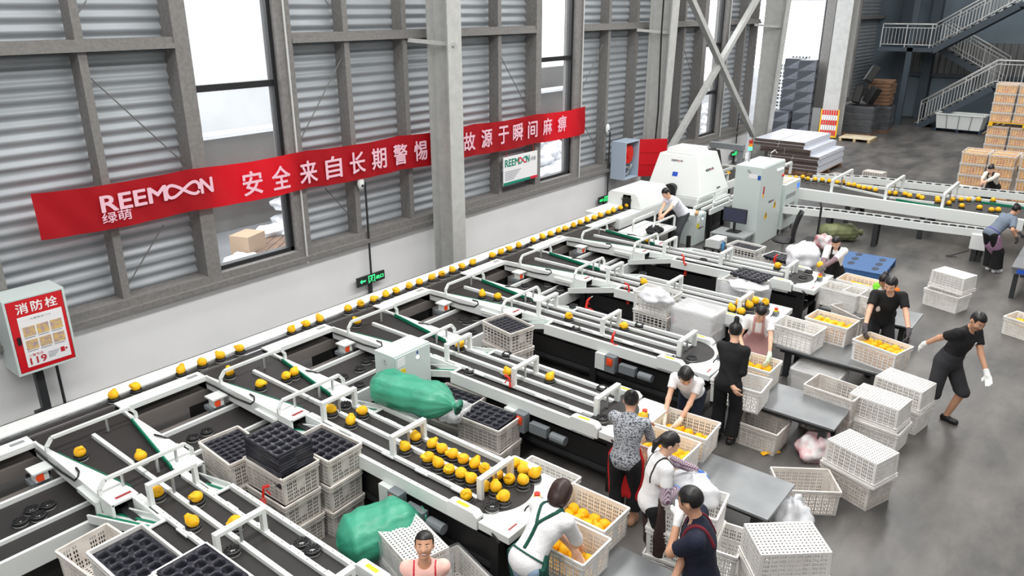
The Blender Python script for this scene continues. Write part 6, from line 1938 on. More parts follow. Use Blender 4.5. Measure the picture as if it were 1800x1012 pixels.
# woman with bun behind the lifting man
crew('person with hair bun in white top with lime and orange sleeves behind the lifting man', (12.103, 2.372, 1.400), 170, [(12.270, 2.610, 0.750), (11.697, 2.383, 0.800)], H=1.5, lean=18, pelvis=(0, -0.06, 0.77), hair='bun', head=(10, 35), h=0.010, skin=SKIN2,
     wear=[('shirt', WHITE_T, 'shirt', dict(sleeve=0.5)), ('lime_sleeve', LIME, 'onesleeve', dict(j=1)), ('orange_sleeve', ORANGE, 'onesleeve', dict(j=0)), ('trousers', BLACKP, 'trousers', {}), ('shoes', BSHOE, 'shoes', {})])

# lifting man
t, inf = crew('person in plain black T-shirt bending to lift the full crate with both hands', (11.48, 2.24), 206, [(11.096, 1.773, 0.800), (10.851, 2.346, 0.820)], H=1.72, build=1.08, lean=22, pelvis=(0, -0.12, 0.84), hair='short', head=(28, 22), grip=0.9,
     wear=[('t_shirt', BLACK_T, 'shirt', dict(sleeve=0.62, loose=0.016, infl=0.016)), ('trousers', BLACKP, 'trousers', dict(wide=0.02)), ('shoes', BSHOE, 'shoes', {})], gloves=(DGLOVE, DGLOVE))
p_ = inf['pel'] + inf['rt'] * 0.115 + inf['u'] * 0.30 + inf['fw'] * 0.105
MB().ell(p_, (0.034, 0.012, 0.055), 12, 8, M=Matrix(np.stack([inf['rt'], inf['fw'], inf['u']]).T.tolist())).build('shirt_print', M_['paper'], t, smooth=True)
# walking man
t, inf = crew('person in black T-shirt and shorts stepping away, white-gloved hand on the crate', (10.52, 1.14), -118, [(10.452, 0.724, 0.800), (10.750, 1.752, 0.800)], H=1.72, build=1.1, lean=17, side=-6, pelvis=(-0.02, -0.10, 0.85), feet=((-0.12, -0.02), (0.16, -0.30)), hair='short', head=(14, 26), skin=SKIN2, grip=0.45,
     poles=((0.2, -1, -0.3), (-0.2, -1, 0.2)), palm=((0.2, 0.6, -0.7), None),
     wear=[('t_shirt', BLACK_T, 'shirt', dict(sleeve=0.62, loose=0.016, infl=0.016)), ('shorts', CHARCOAL, 'shorts', dict(len=1.06, wide=0.02, infl=0.02)), ('shoes', BSHOE, 'shoes', {})], gloves=(WGLOVE, WGLOVE))
p_ = inf['pel'] + inf['rt'] * -0.065 + inf['u'] * 0.40 + inf['fw'] * 0.135
mb = MB(); mb.ell(p_, (0.020, 0.006, 0.028), 12, 8, M=Matrix(np.stack([inf['rt'], inf['fw'], inf['u']]).T.tolist())); mb.build('chest_mark', M_['paper'], t)

# pink aproned woman
crew('person in white T-shirt and dusty pink apron packing fruit with pale green gloves', (9.66, 3.42), 200, [(9.267, 3.080, 0.780), (9.327, 3.465, 0.820)], H=1.56, lean=30, pelvis=(0, -0.16, 0.80), hair='bun', head=(-8, 30), grip=0.6,
     wear=[('t_shirt', WHITE_T, 'shirt', dict(sleeve=0.55, loose=0.012)), ('trousers', BLACKP, 'trousers', {}), ('apron', PINKAP, 'apron', dict(bib=0.205 * 1.56, len=1.0)), ('straps', PINKAP, 'straps', dict(front=True, w=0.02)), ('shoes', WSHOE, 'shoes', {})], gloves=(GGLOVE, GGLOVE))
# woman in black
crew('person in black top and trousers with hair bun and checked headband seen from behind', (8.24, 3.20), 8, [(8.124, 3.069, 0.800), (8.312, 3.208, 0.850)], H=1.62, lean=8, pelvis=(0, -0.02, 0.84), hair='topbun', head=(-18, 18), skin=SKIN,
     wear=[('long_top', BLACK_T, 'shirt', dict(sleeve=1.9, infl=0.014, loose=0.004, hem=-0.20, collar=True, neck=0.31 * 1.62)), ('trousers', BLACKP, 'trousers', dict(wide=0.05)), ('headband', plaid('checked_band', (40, 40, 44), (225, 220, 210), 120), 'headband', {}), ('shoes', BSHOE, 'shoes', {})])
# stooping woman, white T-shirt
crew('person in short white T-shirt stooping with both gloved hands deep in a crate', (7.62, 3.44), 190, [(7.201, 3.350, 0.660), (7.153, 3.503, 0.700)], H=1.56, lean=48, pelvis=(0, -0.22, 0.80), hair='long', head=(-20, 34), grip=0.7,
     wear=[('t_shirt', WHITE_T, 'shirt', dict(sleeve=0.5, loose=0.012)), ('jeans', DJEANS, 'trousers', {}), ('shoes', WSHOE, 'shoes', {})], gloves=(CGLOVE, CGLOVE))
# grey patterned woman
crew('person in grey scribble-patterned top, black trousers and red apron holding a fruit', (6.03, 3.34), 12, [(6.394, 3.379, 1.060), (6.412, 3.352, 1.020)], H=1.56, build=1.05, lean=10, pelvis=(0, -0.04, 0.81), feet=((-0.08, -0.02), (0.09, 0.04)), hair='bun', head=(-20, 22), skin=SKIN2, grip=0.9,
     wear=[('top', SCRIB, 'shirt', dict(sleeve=1.5, infl=0.016, loose=0.006)), ('trousers', BLACKP, 'trousers', dict(len=1.7, wide=0.05)), ('apron', REDAP, 'apron', dict(bib=0.15 * 1.56, len=1.25, back=0.035, infl=0.034)), ('sandals', SANDAL, 'shoes', {})])
fruit((6.430, 3.395, 1.100)[0], (6.430, 3.395, 1.100)[1], 1.10, 'yellow fruit in the hand of the grey-patterned woman', 'fruit in hands')
# brown aproned woman
t, inf = crew('person in white T-shirt, brown apron, checked oversleeves and blue gloves opening a bag', (5.53, 2.74), -38, [(5.990, 2.559, 1.020), (5.624, 2.576, 0.980)], H=1.58, lean=8, pelvis=(0, -0.03, 0.83), hair='pony', head=(8, 26), grip=0.6,
     wear=[('t_shirt', WHITE_T, 'shirt', dict(sleeve=0.6, loose=0.014, hem=-0.13)), ('oversleeves', PLAID, 'sleeves', dict(infl=0.018)), ('trousers', BLACKP, 'trousers', {}), ('apron', BROWNAP, 'apron', dict(bib=0.235 * 1.58, len=1.3, back=-0.01, infl=0.034)), ('straps', DARKSTRAP, 'straps', dict(cross=False, w=0.010, x=0.065)), ('shoes', BSHOE, 'shoes', {})], gloves=(BGLOVE, BGLOVE))
# green aproned woman
crew('person with brown bob in white blouse and dark green cross-strap apron seen from behind', (4.22, 3.16), -6, [(4.571, 2.966, 0.740), (4.685, 2.982, 0.720)], H=1.58, build=1.06, lean=44, pelvis=(0, -0.10, 0.83), hair='bob', hair_m=HAIRB, head=(-15, 26),
     wear=[('blouse', WHITE_T, 'shirt', dict(sleeve=1.3, loose=0.018, infl=0.02, hem=-0.11)), ('jeans', LTJEANS, 'trousers', {}), ('apron', GREENAP, 'apron', dict(bib=0.22 * 1.58, len=1.1, infl=0.036, back=-0.02)), ('straps', GREENAP, 'straps', dict(cross=True, w=0.016, x=0.085, infl=0.033, z0=0.1)), ('waist_tie', GREENAP, 'waistband', dict(infl=0.032, w=0.008, zz=0.07)), ('shoes', WSHOE, 'shoes', {})])
# navy man
crew('person in navy T-shirt with maroon neck strap looking towards the packers, back turned', (4.79, 1.93), 112, [(4.786, 2.147, 1.360), (4.494, 2.035, 0.900)], H=1.76, build=1.12, lean=8, pelvis=(0, -0.02, 0.88), poles=((-0.2, 0.5, -1), None), hair='short', head=(22, 20), skin=SKIN2, grip=0.9,
     wear=[('t_shirt', NAVY_T, 'shirt', dict(sleeve=0.7, loose=0.016, infl=0.018, neck=0.296 * 1.76)), ('trousers', BLACKP, 'trousers', {}), ('neck_strap', MAROON, 'straps', dict(front=False, x=0.082, w=0.014, infl=0.030, z0=0.22 * 1.72, cross=False)), ('shoes', BSHOE, 'shoes', {})], gloves=(WGLOVE, None))
# smiling woman
crew('person smiling up at the camera in peach knit vest with red trim', (3.47, 3.70), 221, [(3.306, 3.856, 0.700), (3.570, 3.530, 0.700)], H=1.56, lean=2, pelvis=(0, 0, 0.50), feet=((-0.14, 0.40), (0.14, 0.40)), hair='lowbun', head=(0, -24), skin=SKIN2, smile=True, h=0.007,
     wear=[('vest', PINKVEST, 'shirt', dict(sleeve=0.5, infl=0.016, loose=0.012, neck=0.315 * 1.56)), ('red_trim', fabric('red_trim', (205, 50, 70)), 'straps', dict(front=True, x=0.088, w=0.013, infl=0.0185, z0=0.05)), ('trousers', BLACKP, 'trousers', {}), ('shoes', BSHOE, 'shoes', {})])
st = thing('stool', 'low dark stool under the smiling woman', 'stool', (3.52, 3.72, 0))
MB().cyl((0, 0, 0.36), (0, 0, 0.40), 0.17, n=20).build('seat', M_['dark'], st)
for k in range(4):
    a = PI / 4 + k * PI / 2
    MB().cyl((0.13 * math.cos(a), 0.13 * math.sin(a), 0.0), (0.11 * math.cos(a), 0.11 * math.sin(a), 0.36), 0.015).build('leg', M_['dark'], st)
# far woman at the infeed
crew('person in cream top and black dungarees picking fruit behind the infeed belt', (23.1, 2.55), 165, [(22.309, 2.714, 0.950), (21.976, 2.711, 0.950)], H=1.52, lean=36, pelvis=(0, -0.15, 0.77), hair='bun', head=(0, 20), h=0.012,
     wear=[('top', CREAM, 'shirt', dict(sleeve=1.8, infl=0.016)), ('dungarees', BLACKP, 'trousers', {}), ('bib', BLACKAP, 'apron', dict(bib=0.2 * 1.52, back=-0.2)), ('straps', BLACKAP, 'straps', dict(w=0.02)), ('shoes', BSHOE, 'shoes', {})])
# woman with mask at the right
crew('person in blue-grey shirt and mauve apron bending over the far table wearing a face mask', (18.05, 1.66), -42, [(18.311, 1.310, 0.820), (17.957, 1.333, 0.800)], H=1.62, build=1.03, lean=44, pelvis=(0, -0.20, 0.82), hair='bun', head=(-5, 20), h=0.011, skin=SKIN2,
     wear=[('shirt', GREYSHIRT, 'shirt', dict(sleeve=0.8, loose=0.016, infl=0.018)), ('trousers', BLACKP, 'trousers', dict(wide=0.09)), ('apron', PURPLEAP, 'apron', dict(bib=0.05, len=0.85, back=0.02, infl=0.036)), ('waist_tie', PURPLE, 'waistband', dict(zz=0.075, w=0.016)), ('mask', fabric('mask_cloth', (215, 220, 228)), 'mask', {}), ('shoes', WSHOE, 'shoes', {})], gloves=(DGLOVE, DGLOVE))
# jeans-clad person at the very edge
crew('person in blue jeans and black shoes mostly out of frame at the aisle edge', (16.35, 0.66), 30, [(16.3, 0.95, 0.8), (16.5, 0.4, 0.8)], H=1.62, lean=4, hair='bun', face=False, h=0.012, feet=((-0.1, 0.02), (0.14, 0.25)),
     wear=[('shirt', WHITE_T, 'shirt', dict(sleeve=0.6)), ('jeans', JEANS, 'trousers', dict(wide=0.05)), ('shoes', BSHOE, 'shoes', {})])

# ================================================================== THE FAR SIDE OF THE HALL
M_['stairsteel'] = mat('slate_blue_steel', (62, 74, 84), 0.5)
M_['tread'] = mat('grey_tread', (120, 122, 122), 0.6)
M_['inox'] = mat('railing_steel', (222, 222, 220), 0.35, 0.35)
stair = thing('staircase', 'slate blue steel staircase with shiny steel railings against the far wall', 'staircase', (39.6, 7.9, 0), kind='structure')
def SL(x, y, z): return Vector((x - 39.6, y - 7.9, z))
def flight(x0, x1, ya, za, yb, zb, n, name):
    """treads between two stringers, climbing from (ya, za) to (yb, zb)"""
    for x in (x0, x1):
        MB().bar(SL(x, ya, za - 0.12), SL(x, yb, zb - 0.12), 0.05, 0.26).build('stringer', M_['stairsteel'], stair)
    for k in range(n):
        y = ya + (yb - ya) * (k + 0.5) / n; z = za + (zb - za) * (k + 1) / n
        dy = abs(yb - ya) / n
        mb = MB()
        mb.obox(SL((x0 + x1) / 2, y, z - 0.02), (abs(x1 - x0), dy * 1.05, 0.035))
        mb.obox(SL((x0 + x1) / 2, y + (dy / 2 if yb < ya else -dy / 2), z - 0.11), (abs(x1 - x0), 0.02, 0.17))
        mb.build('tread', M_['tread'], stair)
def railing(pts, hgt, step=0.14, posts=True):
    """stainless handrail, mid rail, bottom rail and thin balusters along pts (foot line)"""
    up = Vector((0, 0, 1))
    P3 = [SL(*p) for p in pts]
    mb = MB()
    mb.tube([p + up * hgt for p in P3], 0.032, 8).tube([p + up * (hgt - 0.16) for p in P3], 0.02, 6).tube([p + up * 0.12 for p in P3], 0.02, 6)
    mb.build('handrail', M_['inox'], stair, smooth=True)
    for p, q in zip(P3[:-1], P3[1:]):
        n = max(1, int((q - p).length / step))
        mb = MB()
        for k in range(n + 1):
            a = p.lerp(q, k / n)
            big_ = k % 7 == 0 or k == n
            mb.cyl(a + up * (0.0 if big_ else 0.12), a + up * (hgt if big_ else hgt - 0.16), 0.022 if big_ else 0.010, n=6)
        mb.build('baluster_row', M_['inox'], stair)
# lower flight, half landing, middle flight back, upper landing, upper flight
flight(39.4, 40.7, 7.9, 0.0, 5.1, 2.0, 11, 'lower')
MB().box(-0.2, 1.1, 5.1 - 7.9 - 2.6, 5.1 - 7.9, 1.9, 2.02).build('landing', M_['stairsteel'], stair)
railing([(39.4, 7.75, 0.15), (39.4, 5.1, 2.05), (39.4, 3.2, 2.05)], 1.0)
railing([(40.75, 7.75, 0.15), (40.75, 5.1, 2.05)], 1.0)
flight(41.0, 42.3, 5.0, 2.0, 7.7, 3.45, 9, 'middle')
railing([(41.0, 5.0, 2.05), (41.0, 7.6, 3.45)], 1.0)
railing([(42.35, 5.0, 2.05), (42.35, 7.6, 3.45)], 1.0)
MB().box(-0.2, 2.8, 7.7 - 7.9, 10.0 - 7.9, 3.28, 3.46).build('landing', M_['stairsteel'], stair)
railing([(39.4, 9.9, 3.46), (39.4, 7.7, 3.46)], 1.0)
flight(39.4, 40.7, 7.7, 3.46, 4.75, 5.35, 11, 'upper')
railing([(39.4, 7.7, 3.5), (39.4, 4.8, 5.4)], 1.0)
railing([(40.75, 7.7, 3.5), (40.75, 4.8, 5.4)], 1.0)
MB().box(-0.2, 1.2, 2.0 - 7.9, 4.75 - 7.9, 5.2, 5.36).build('landing', M_['stairsteel'], stair)
MB().box(-0.2, -0.02, 8.5 - 7.9, 8.74 - 7.9, 0, 9.8).build('support_post', M_['stairsteel'], stair)
structure('wall_far_column', MB().box(42.4, 43, 9.4, 9.9, 0, 9.9).box(42.4, 43, 8.2, 8.6, 0, 9.9).box(42.7, 43, 2.5, 9.9, 2.0, 2.15), M_['stairsteel'])
M_['sheetgrey'] = mat('ribbed_grey_sheet', (120, 122, 122), 0.6, 0.3)
def ribs(u, v):
    y = 4.2 + 5.4 * u
    return (42.95 + 0.03 * math.sin(y * 22), y, 2.0 + 1.6 * v)
structure('wall_far_sheet', MB().sheet(ribs, 160, 1), M_['sheetgrey'])

# long white tub on a blue pallet
M_['bluepallet'] = mat('blue_pallet_plastic', (60, 100, 150), 0.45)
M_['darkpallet'] = mat('dark_blue_pallet', (34, 48, 72), 0.5)
tb_ = thing('tub', 'long white ribbed plastic tub on a dark pallet before the staircase', 'tub', (39.0, 5.95, 0.14), R(-3))
MB().prism([(-0.45, -0.85), (0.45, -0.85), (0.45, 0.85), (-0.45, 0.85)], 0, 0.03).build('floor_pan', M_['white2'], tb_)
mb = MB()
for (x0, y0, x1, y1) in ((-0.45, -0.85, -0.45, 0.85), (0.45, -0.85, 0.45, 0.85), (-0.45, -0.85, 0.45, -0.85), (-0.45, 0.85, 0.45, 0.85)):
    k = 1.1
    vs = [(x0, y0, 0), (x1, y1, 0), (x1 * k, y1 * k, 0.62), (x0 * k, y0 * k, 0.62)]
    mb.add(vs + [(a * 0.97, b * 0.98, c) for a, b, c in vs], ((0, 1, 2, 3), (7, 6, 5, 4), (3, 2, 6, 7)))
mb.build('sides', M_['white2'], tb_)
mb = MB()
for y in (-0.45, 0.0, 0.45): mb.bar((-0.46, y, 0.02), (-0.51, y * 1.1, 0.6), 0.03, 0.04)
mb.build('side_rib', M_['greyplastic'], tb_)
mb = MB()
for a, b in (((-0.5, -0.94), (0.5, -0.94)), ((0.5, -0.94), (0.5, 0.94)), ((0.5, 0.94), (-0.5, 0.94)), ((-0.5, 0.94), (-0.5, -0.94))): mb.bar((*a, 0.62), (*b, 0.62), 0.1, 0.05)
mb.build('rim', M_['white'], tb_)
def pallet(x, y, z, rz, label, m, L_=1.2, W_=1.0, name='pallet'):
    t = thing(name, label, 'pallet', (x, y, z), rz)
    for k in range(6 if m != M_['bluepallet'] else 1):
        if m == M_['bluepallet']:
            MB().box(-L_ / 2, L_ / 2, -W_ / 2, W_ / 2, 0.11, 0.15).build('deck', m, t, bevel=0.01)
        else:
            a = -W_ / 2 + (k + 0.5) * W_ / 6
            MB().box(-L_ / 2, L_ / 2, a - W_ / 14, a + W_ / 14, 0.115, 0.135).build('deck_board', m, t)
    for a in (-1, 0, 1):
        MB().box(a * (L_ / 2 - 0.06) - 0.06, a * (L_ / 2 - 0.06) + 0.06, -W_ / 2, W_ / 2, 0.0, 0.11).build('runner', m, t)
    return t
M_['timber'] = mat('pale_timber', (196, 172, 132), 0.75, noise=(5, (176, 150, 110)))
M_['oldwood'] = mat('worn_timber', (128, 96, 72), 0.8, noise=(6, (100, 74, 56)))
M_['ply'] = mat('plywood_sheet', (208, 196, 170), 0.7, noise=(2, (196, 182, 152)))
pallet(39.0, 5.95, 0.0, R(87), 'dark plastic pallet under the long white tub', M_['darkpallet'], 1.9, 0.95)
bp_ = pallet(16.55, 3.78, 0.0, R(3), 'blue plastic pallet lying on the floor near the infeed belt', M_['bluepallet'], 1.25, 1.0)
mb = MB()
for i in range(2):
    for j in range(3):
        mb.ell((-0.35 + 0.35 * j + 0.12 * i, -0.28 + 0.5 * i, 0.151), (0.13, 0.07, 0.003), 16, 6)
mb.build('grip_pad', M_['darkpallet'], bp_)['kind'] = 'stuff'
fp = thing('pallet', 'pale plywood-topped pallet lying empty on the floor before the wrapped dark pallet', 'pallet', (33.75, 8.78, 0), R(2))
MB().box(-0.55, 0.55, -0.62, 0.62, 0.11, 0.14).build('deck', M_['ply'], fp)
for b in (-0.55, 0, 0.55): MB().box(-0.55, 0.55, b - 0.05, b + 0.05, 0, 0.11).build('runner', M_['timber'], fp)
for k in range(4):
    mb = MB().bar((38.6 + 0.1 * k, 5.0 - 0.12 * k, 0.03 + 0.02 * k), (38.2, 4.1 - 0.05 * k, 0.9 - 0.2 * k), 0.05, 0.05)
    tag(mb.build('timber_batten', M_['timber']), '%s timber batten of the few leaning beside the white tub' % ordinal(k + 1), 'timber', 'leaning battens')

# stepped stack of white boards with brown edges
M_['boardwhite'] = mat('white_board_skin', (214, 218, 228), 0.5)
M_['boardedge'] = mat('brown_board_core', (98, 84, 78), 0.9, noise=(20, (78, 66, 60)))
pallet(26.2, 8.7, 0.0, 0, 'worn timber pallet under the stepped stack of white boards', M_['oldwood'], 2.7, 2.3)
for k in range(9):
    z = 0.135 + 0.105 * k
    sh = 0.0 if k < 5 else (0.28 if k < 7 else 0.5)
    y0 = 7.62 + sh + 0.02 * (k % 2)
    for j in range(3):
        y = y0 + j * 0.84
        if y > 9.1: continue
        t = thing('insulation_board', '%s white board from the floor in the %s column of the stepped board stack' % (ordinal(k + 1), ('front', 'middle', 'rear')[j]), 'board', (25.15 + 0.02 * (k % 3) - 0.1 * sh, y, z), 0, 'stepped stack of white boards')
        mb = MB(); mb.prism([(0.02, 0.0), (0.80, 0.0), (0.83, 0.045), (0.80, 0.09), (0.02, 0.09), (-0.01, 0.045)], 0.0, 2.6, M=Matrix(((0, 0, 1, 0), (1, 0, 0, 0), (0, 1, 0, 0), (0, 0, 0, 1))))
        mb.build('core', M_['boardedge'], t)
        MB().box(0.01, 2.6, 0.0, 0.82, 0.09, 0.10).box(0.01, 2.6, -0.012, 0.02, 0.0, 0.1).build('white_skin', M_['boardwhite'], t)
gt = thing('scanner_gate', 'small grey frame gate with yellow sticker standing behind the tall electrical cabinet', 'gate', (20.5, 8.35, 0))
MB().box(-0.08, 0.08, -0.05, 0.05, 0, 1.45).box(-0.08, 0.08, 0.75, 0.85, 0, 1.45).box(-0.1, 0.1, -0.08, 0.9, 1.45, 1.6).build('frame', mat('gate_grey', (128, 134, 138), 0.5), gt)
MB().box(-0.085, -0.08, 0.72, 0.86, 1.2, 1.35).build('yellow_sticker', M_['warn'], gt)

# folding barrier, red and white slats in a yellow frame
M_['barrieryellow'] = mat('barrier_yellow', (240, 190, 30), 0.5)
br = thing('folding_barrier', 'yellow framed folding barrier with red and white slats beside the grey column', 'barrier', (33.40, 9.92, 0), R(-81))
MB().box(-0.36, -0.31, -0.02, 0.02, 0.05, 1.2).box(0.31, 0.36, -0.02, 0.02, 0.05, 1.2).box(-0.36, 0.36, -0.02, 0.02, 0.05, 0.12).build('frame', M_['barrieryellow'], br)
for k in range(7):
    x = -0.27 + 0.09 * k
    for q in range(5):
        MB().box(x - 0.03, x + 0.03, -0.015, 0.015, 0.14 + q * 0.205, 0.14 + (q + 1) * 0.205).build('slat', M_['red'] if q % 2 == 0 else M_['paper'], br)
for x in (-0.3, 0.0, 0.3):
    MB().cyl((x, 0, 0.0), (x, 0, 0.05), 0.04).build('castor', M_['black'], br)

# grey wrapped cube stacks and white perforated crates in the open doorway
M_['greycube'] = mat('dark_grey_crate', (52, 56, 64), 0.5)
M_['shinefilm'] = mat('shiny_wrap', (150, 156, 166), 0.15, alpha=0.45, bump=(7, 0.9))
def cube_stack(x, y, n, rz, nm):
    for k in range(n):
        t = thing('wrapped_crate', '%s dark grey film-wrapped crate from the floor in %s' % (ordinal(k + 1), nm), 'crate', (x + rnd.uniform(-.02, .02), y, 0.44 * k), rz, 'dark wrapped crates in the doorway')
        MB().box(-0.36, 0.36, -0.36, 0.36, 0.0, 0.43).build('crate_body', M_['greycube'], t, bevel=0.03)
        mb = MB()
        for sx in (-1, 1):
            mb.add([(sx * 0.37, -0.36, 0.0), (sx * 0.37, 0.36, 0.0), (sx * 0.40, 0.0, 0.21)], ((0, 1, 2),))
            mb.add([(sx * 0.37, -0.36, 0.43), (sx * 0.37, -0.36, 0.0), (sx * 0.40, 0.0, 0.21)], ((0, 1, 2),))
            mb.add([(-0.36, sx * 0.37, 0.0), (-0.36, sx * 0.37, 0.43), (0.0, sx * 0.40, 0.21)], ((0, 1, 2),))
        mb.build('film_wrap', M_['shinefilm'], t)
cube_stack(34.3, 11.35, 7, R(10), 'the tall stack by the column')
cube_stack(34.3, 12.25, 2, R(8), 'the low stack in the doorway')
cube_stack(35.05, 12.2, 7, R(6), 'the tall stack behind the column')
M_['perf'] = mat('white_perforated_plastic', (224, 226, 226), 0.5)
def perf_crate(x, y, z, rz, label):
    t = thing('perforated_crate', label, 'crate', (x, y, z), rz, 'white perforated crates outside')
    MB().box(-0.3, 0.3, -0.4, 0.4, 0, 0.33).build('crate_body', M_['perf'], t)
    for face_x in (-1,):
        mb = MB()
        for i in range(5):
            for j in range(2):
                mb.box(-0.303, -0.299, -0.36 + i * 0.15, -0.27 + i * 0.15, 0.06 + j * 0.14, 0.15 + j * 0.14)
        for i in range(4):
            for j in range(2):
                mb.box(-0.25 + i * 0.14, -0.16 + i * 0.14, -0.403, -0.399, 0.06 + j * 0.14, 0.15 + j * 0.14)
        mb.build('hole_row', M_['dark'], t)['kind'] = 'stuff'
for c, (x, y, n) in enumerate(((37.4, 13.6, 8), (37.6, 12.75, 7), (38.3, 13.1, 9))):
    for k in range(n):
        perf_crate(x, y, 0.34 * k - 0.04, R(8), '%s white perforated crate from the ground in the %s stack outside the doorway' % (ordinal(k + 1), ordinal(c + 1)))

# black film-wrapped pallets
def black_pallet(x, y, w_, d_, hgt, rz, label):
    t = thing('wrapped_pallet', label, 'pallet load', (x, y, 0), rz)
    MB().box(-w_ / 2, w_ / 2, -d_ / 2, d_ / 2, 0, 0.13).build('pallet_base', M_['oldwood'], t)
    mb = MB()
    r = random.Random(int(x * 10 + y))
    n = int((hgt - 0.13) / 0.14)
    for k in range(n):
        a, b = w_ / 2 - r.uniform(0, 0.04), d_ / 2 - r.uniform(0, 0.04)
        mb.box(-a, a, -b, b, 0.13 + k * 0.14, 0.13 + k * 0.14 + 0.125)
    mb.build('bundled_load', M_['black'], t, bevel=0.02)
    mb = MB()
    def fw_(u, v):
        a = 2 * PI * u
        c, s_ = math.cos(a), math.sin(a)
        m = max(abs(c), abs(s_))
        rr = 1 + 0.02 * math.sin(a * 9 + v * 7) + 0.02 * math.sin(v * 23)
        return (c / m * (w_ / 2 + 0.02) * rr, s_ / m * (d_ / 2 + 0.02) * rr, 0.1 + (hgt - 0.1) * v)
    mb.sheet(fw_, 48, 14)
    mb.build('film_wrap', M_['shinefilm2'], t, smooth=True)
M_['shinefilm2'] = mat('glossy_stretch_film', (120, 124, 130), 0.12, alpha=0.35, bump=(5, 1.0))
black_pallet(35.4, 9.25, 1.1, 1.25, 1.25, R(4), 'black film-wrapped pallet load standing behind the plywood pallet')
black_pallet(36.9, 8.9, 1.0, 1.1, 1.15, R(4), 'second black wrapped pallet load farther back by the staircase')
for k in range(7):
    tag(MB().box(-0.5, 0.5, -0.45, 0.45, 0, 0.14).build('carton_bundle', M_['oldwood'], loc=(36.9, 8.9, 1.16 + 0.15 * k), rz=R(4) + rnd.uniform(-.1, .1), bevel=0.02), '%s brown flat carton bundle from below on the far dark pallet' % ordinal(k + 1), 'carton', 'brown bundles on the far pallet')
for k, (x, y, z, rz, tl) in enumerate(((35.5, 9.5, 1.65, 0.2, 0.15), (35.6, 8.95, 1.65, -0.3, 0.4), (36.4, 9.3, 2.45, 0.5, 0.5))):
    o = MB().box(-0.22, 0.22, -0.16, 0.16, -0.35, 0.35).build('black_case', M_['black'], loc=(x, y, z), bevel=0.03)
    o.rotation_euler = (tl, 0.2, rz)
    tag(o, '%s black case thrown on top of the wrapped pallets' % ordinal(k + 1), 'case', 'black cases')

# fruit crates stacked on pallets
M_['frost'] = mat('frosted_crate_plastic', (232, 228, 222), 0.45, alpha=0.62)
frost_b = crate_data['q'][0].copy(); frost_b.materials[0] = M_['frost']
frost_r = crate_data['q'][1].copy(); frost_r.materials[0] = M_['frost']
mb = MB()
def fillfn(u, v):
    x, y = (u - 0.5) * 0.56, (v - 0.5) * 0.36
    return (x, y, 0.265 + 0.022 * math.sin(x * 52) * math.sin(y * 50))
mb.sheet(fillfn, 30, 20); mb.box(-0.28, 0.28, -0.18, 0.18, 0.02, 0.25)
fill_me = mb.mesh('fruit_fill', M_['fruitmass'], False)
def full_crate(x, y, z, rz, label, what):
    t = thing('fruit_crate', label, 'crate', (x, y, z), rz, what)
    for nm, me in (('basket', frost_b), ('rim', frost_r)):
        o = bpy.data.objects.new(nm, me); C.objects.link(o); o.parent = t
    o = bpy.data.objects.new('fruit_fill', fill_me); C.objects.link(o); o.location = (x, y, z); o.rotation_euler = (0, 0, rz)
    tag(o, 'yellow fruit filling the %s' % label.replace('frosted crate of fruit, ', 'crate, '), 'fruit', 'fruit in stacked crates', 'stuff')
xf, yf = 24.75, 3.25
for c in range(5):
    for k in range(4):
        if c == 1 and k == 3: pass
        full_crate(xf + (0.12 if c == 2 else 0), yf - c * 0.67 - (0.06 if c > 1 else 0), 0.15 + CH * k, R(90), 'frosted crate of fruit, %s up in %s column of the low stack' % (ordinal(k + 1), ordinal(c + 1)), 'low stack of fruit crates')
for c in range(5):
    full_crate(xf + 0.48, yf - c * 0.67, 0.15 + CH * 3, R(90), 'frosted crate of fruit, %s along the rear row of the low stack' % ordinal(c + 1), 'low stack of fruit crates')
pallet(xf + 0.2, yf - 0.6, 0.0, R(90), 'timber pallet under the near end of the low fruit crate stack', M_['timber'], 2.0, 1.0)
pallet(xf + 0.2, yf - 2.6, 0.0, R(90), 'timber pallet under the far end of the low fruit crate stack', M_['timber'], 1.9, 1.0)
xr, yr = 30.9, 3.55
for tier, z0 in enumerate((0.15, 0.15 + 4 * CH + 0.15)):
    pallet(xr + 0.2, yr - 0.75, z0 - 0.15, R(90), 'timber pallet %s the tall fruit crate stack' % ('under' if tier == 0 else 'halfway up'), M_['barrieryellow'] if tier else M_['timber'], 2.1, 0.95)
    for c in range(3):
        for k in range(4):
            full_crate(xr, yr - c * 0.68, z0 + CH * k, R(90), 'frosted crate of fruit, %s up in %s column of the tall stack' % (ordinal(k + 1 + 4 * tier), ordinal(c + 1)), 'tall stack of fruit crates')
for c in range(3):
    full_crate(xr + 0.47, yr - c * 0.68, 0.3 + 7 * CH, R(90), 'frosted crate of fruit, %s along the rear row of the tall stack' % ordinal(c + 1), 'tall stack of fruit crates')
xy = (22.703, 2.938, 0.850)
stack(23.5, 3.15, 2, R(80), 'beside the far woman in cream', 's', z0=0.0)
# crates lying on the floor beyond the infeed belt
stack(*(25.807, 6.050, 0.310)[:2], 1, R(84), 'worn crate lying upturned on the floor beyond the infeed belt', 'g', flip_top=True)
stack(*(24.604, 6.698, 0.310)[:2], 1, R(80), 'grey crate on the floor beyond the infeed belt near the board stack', 'g')

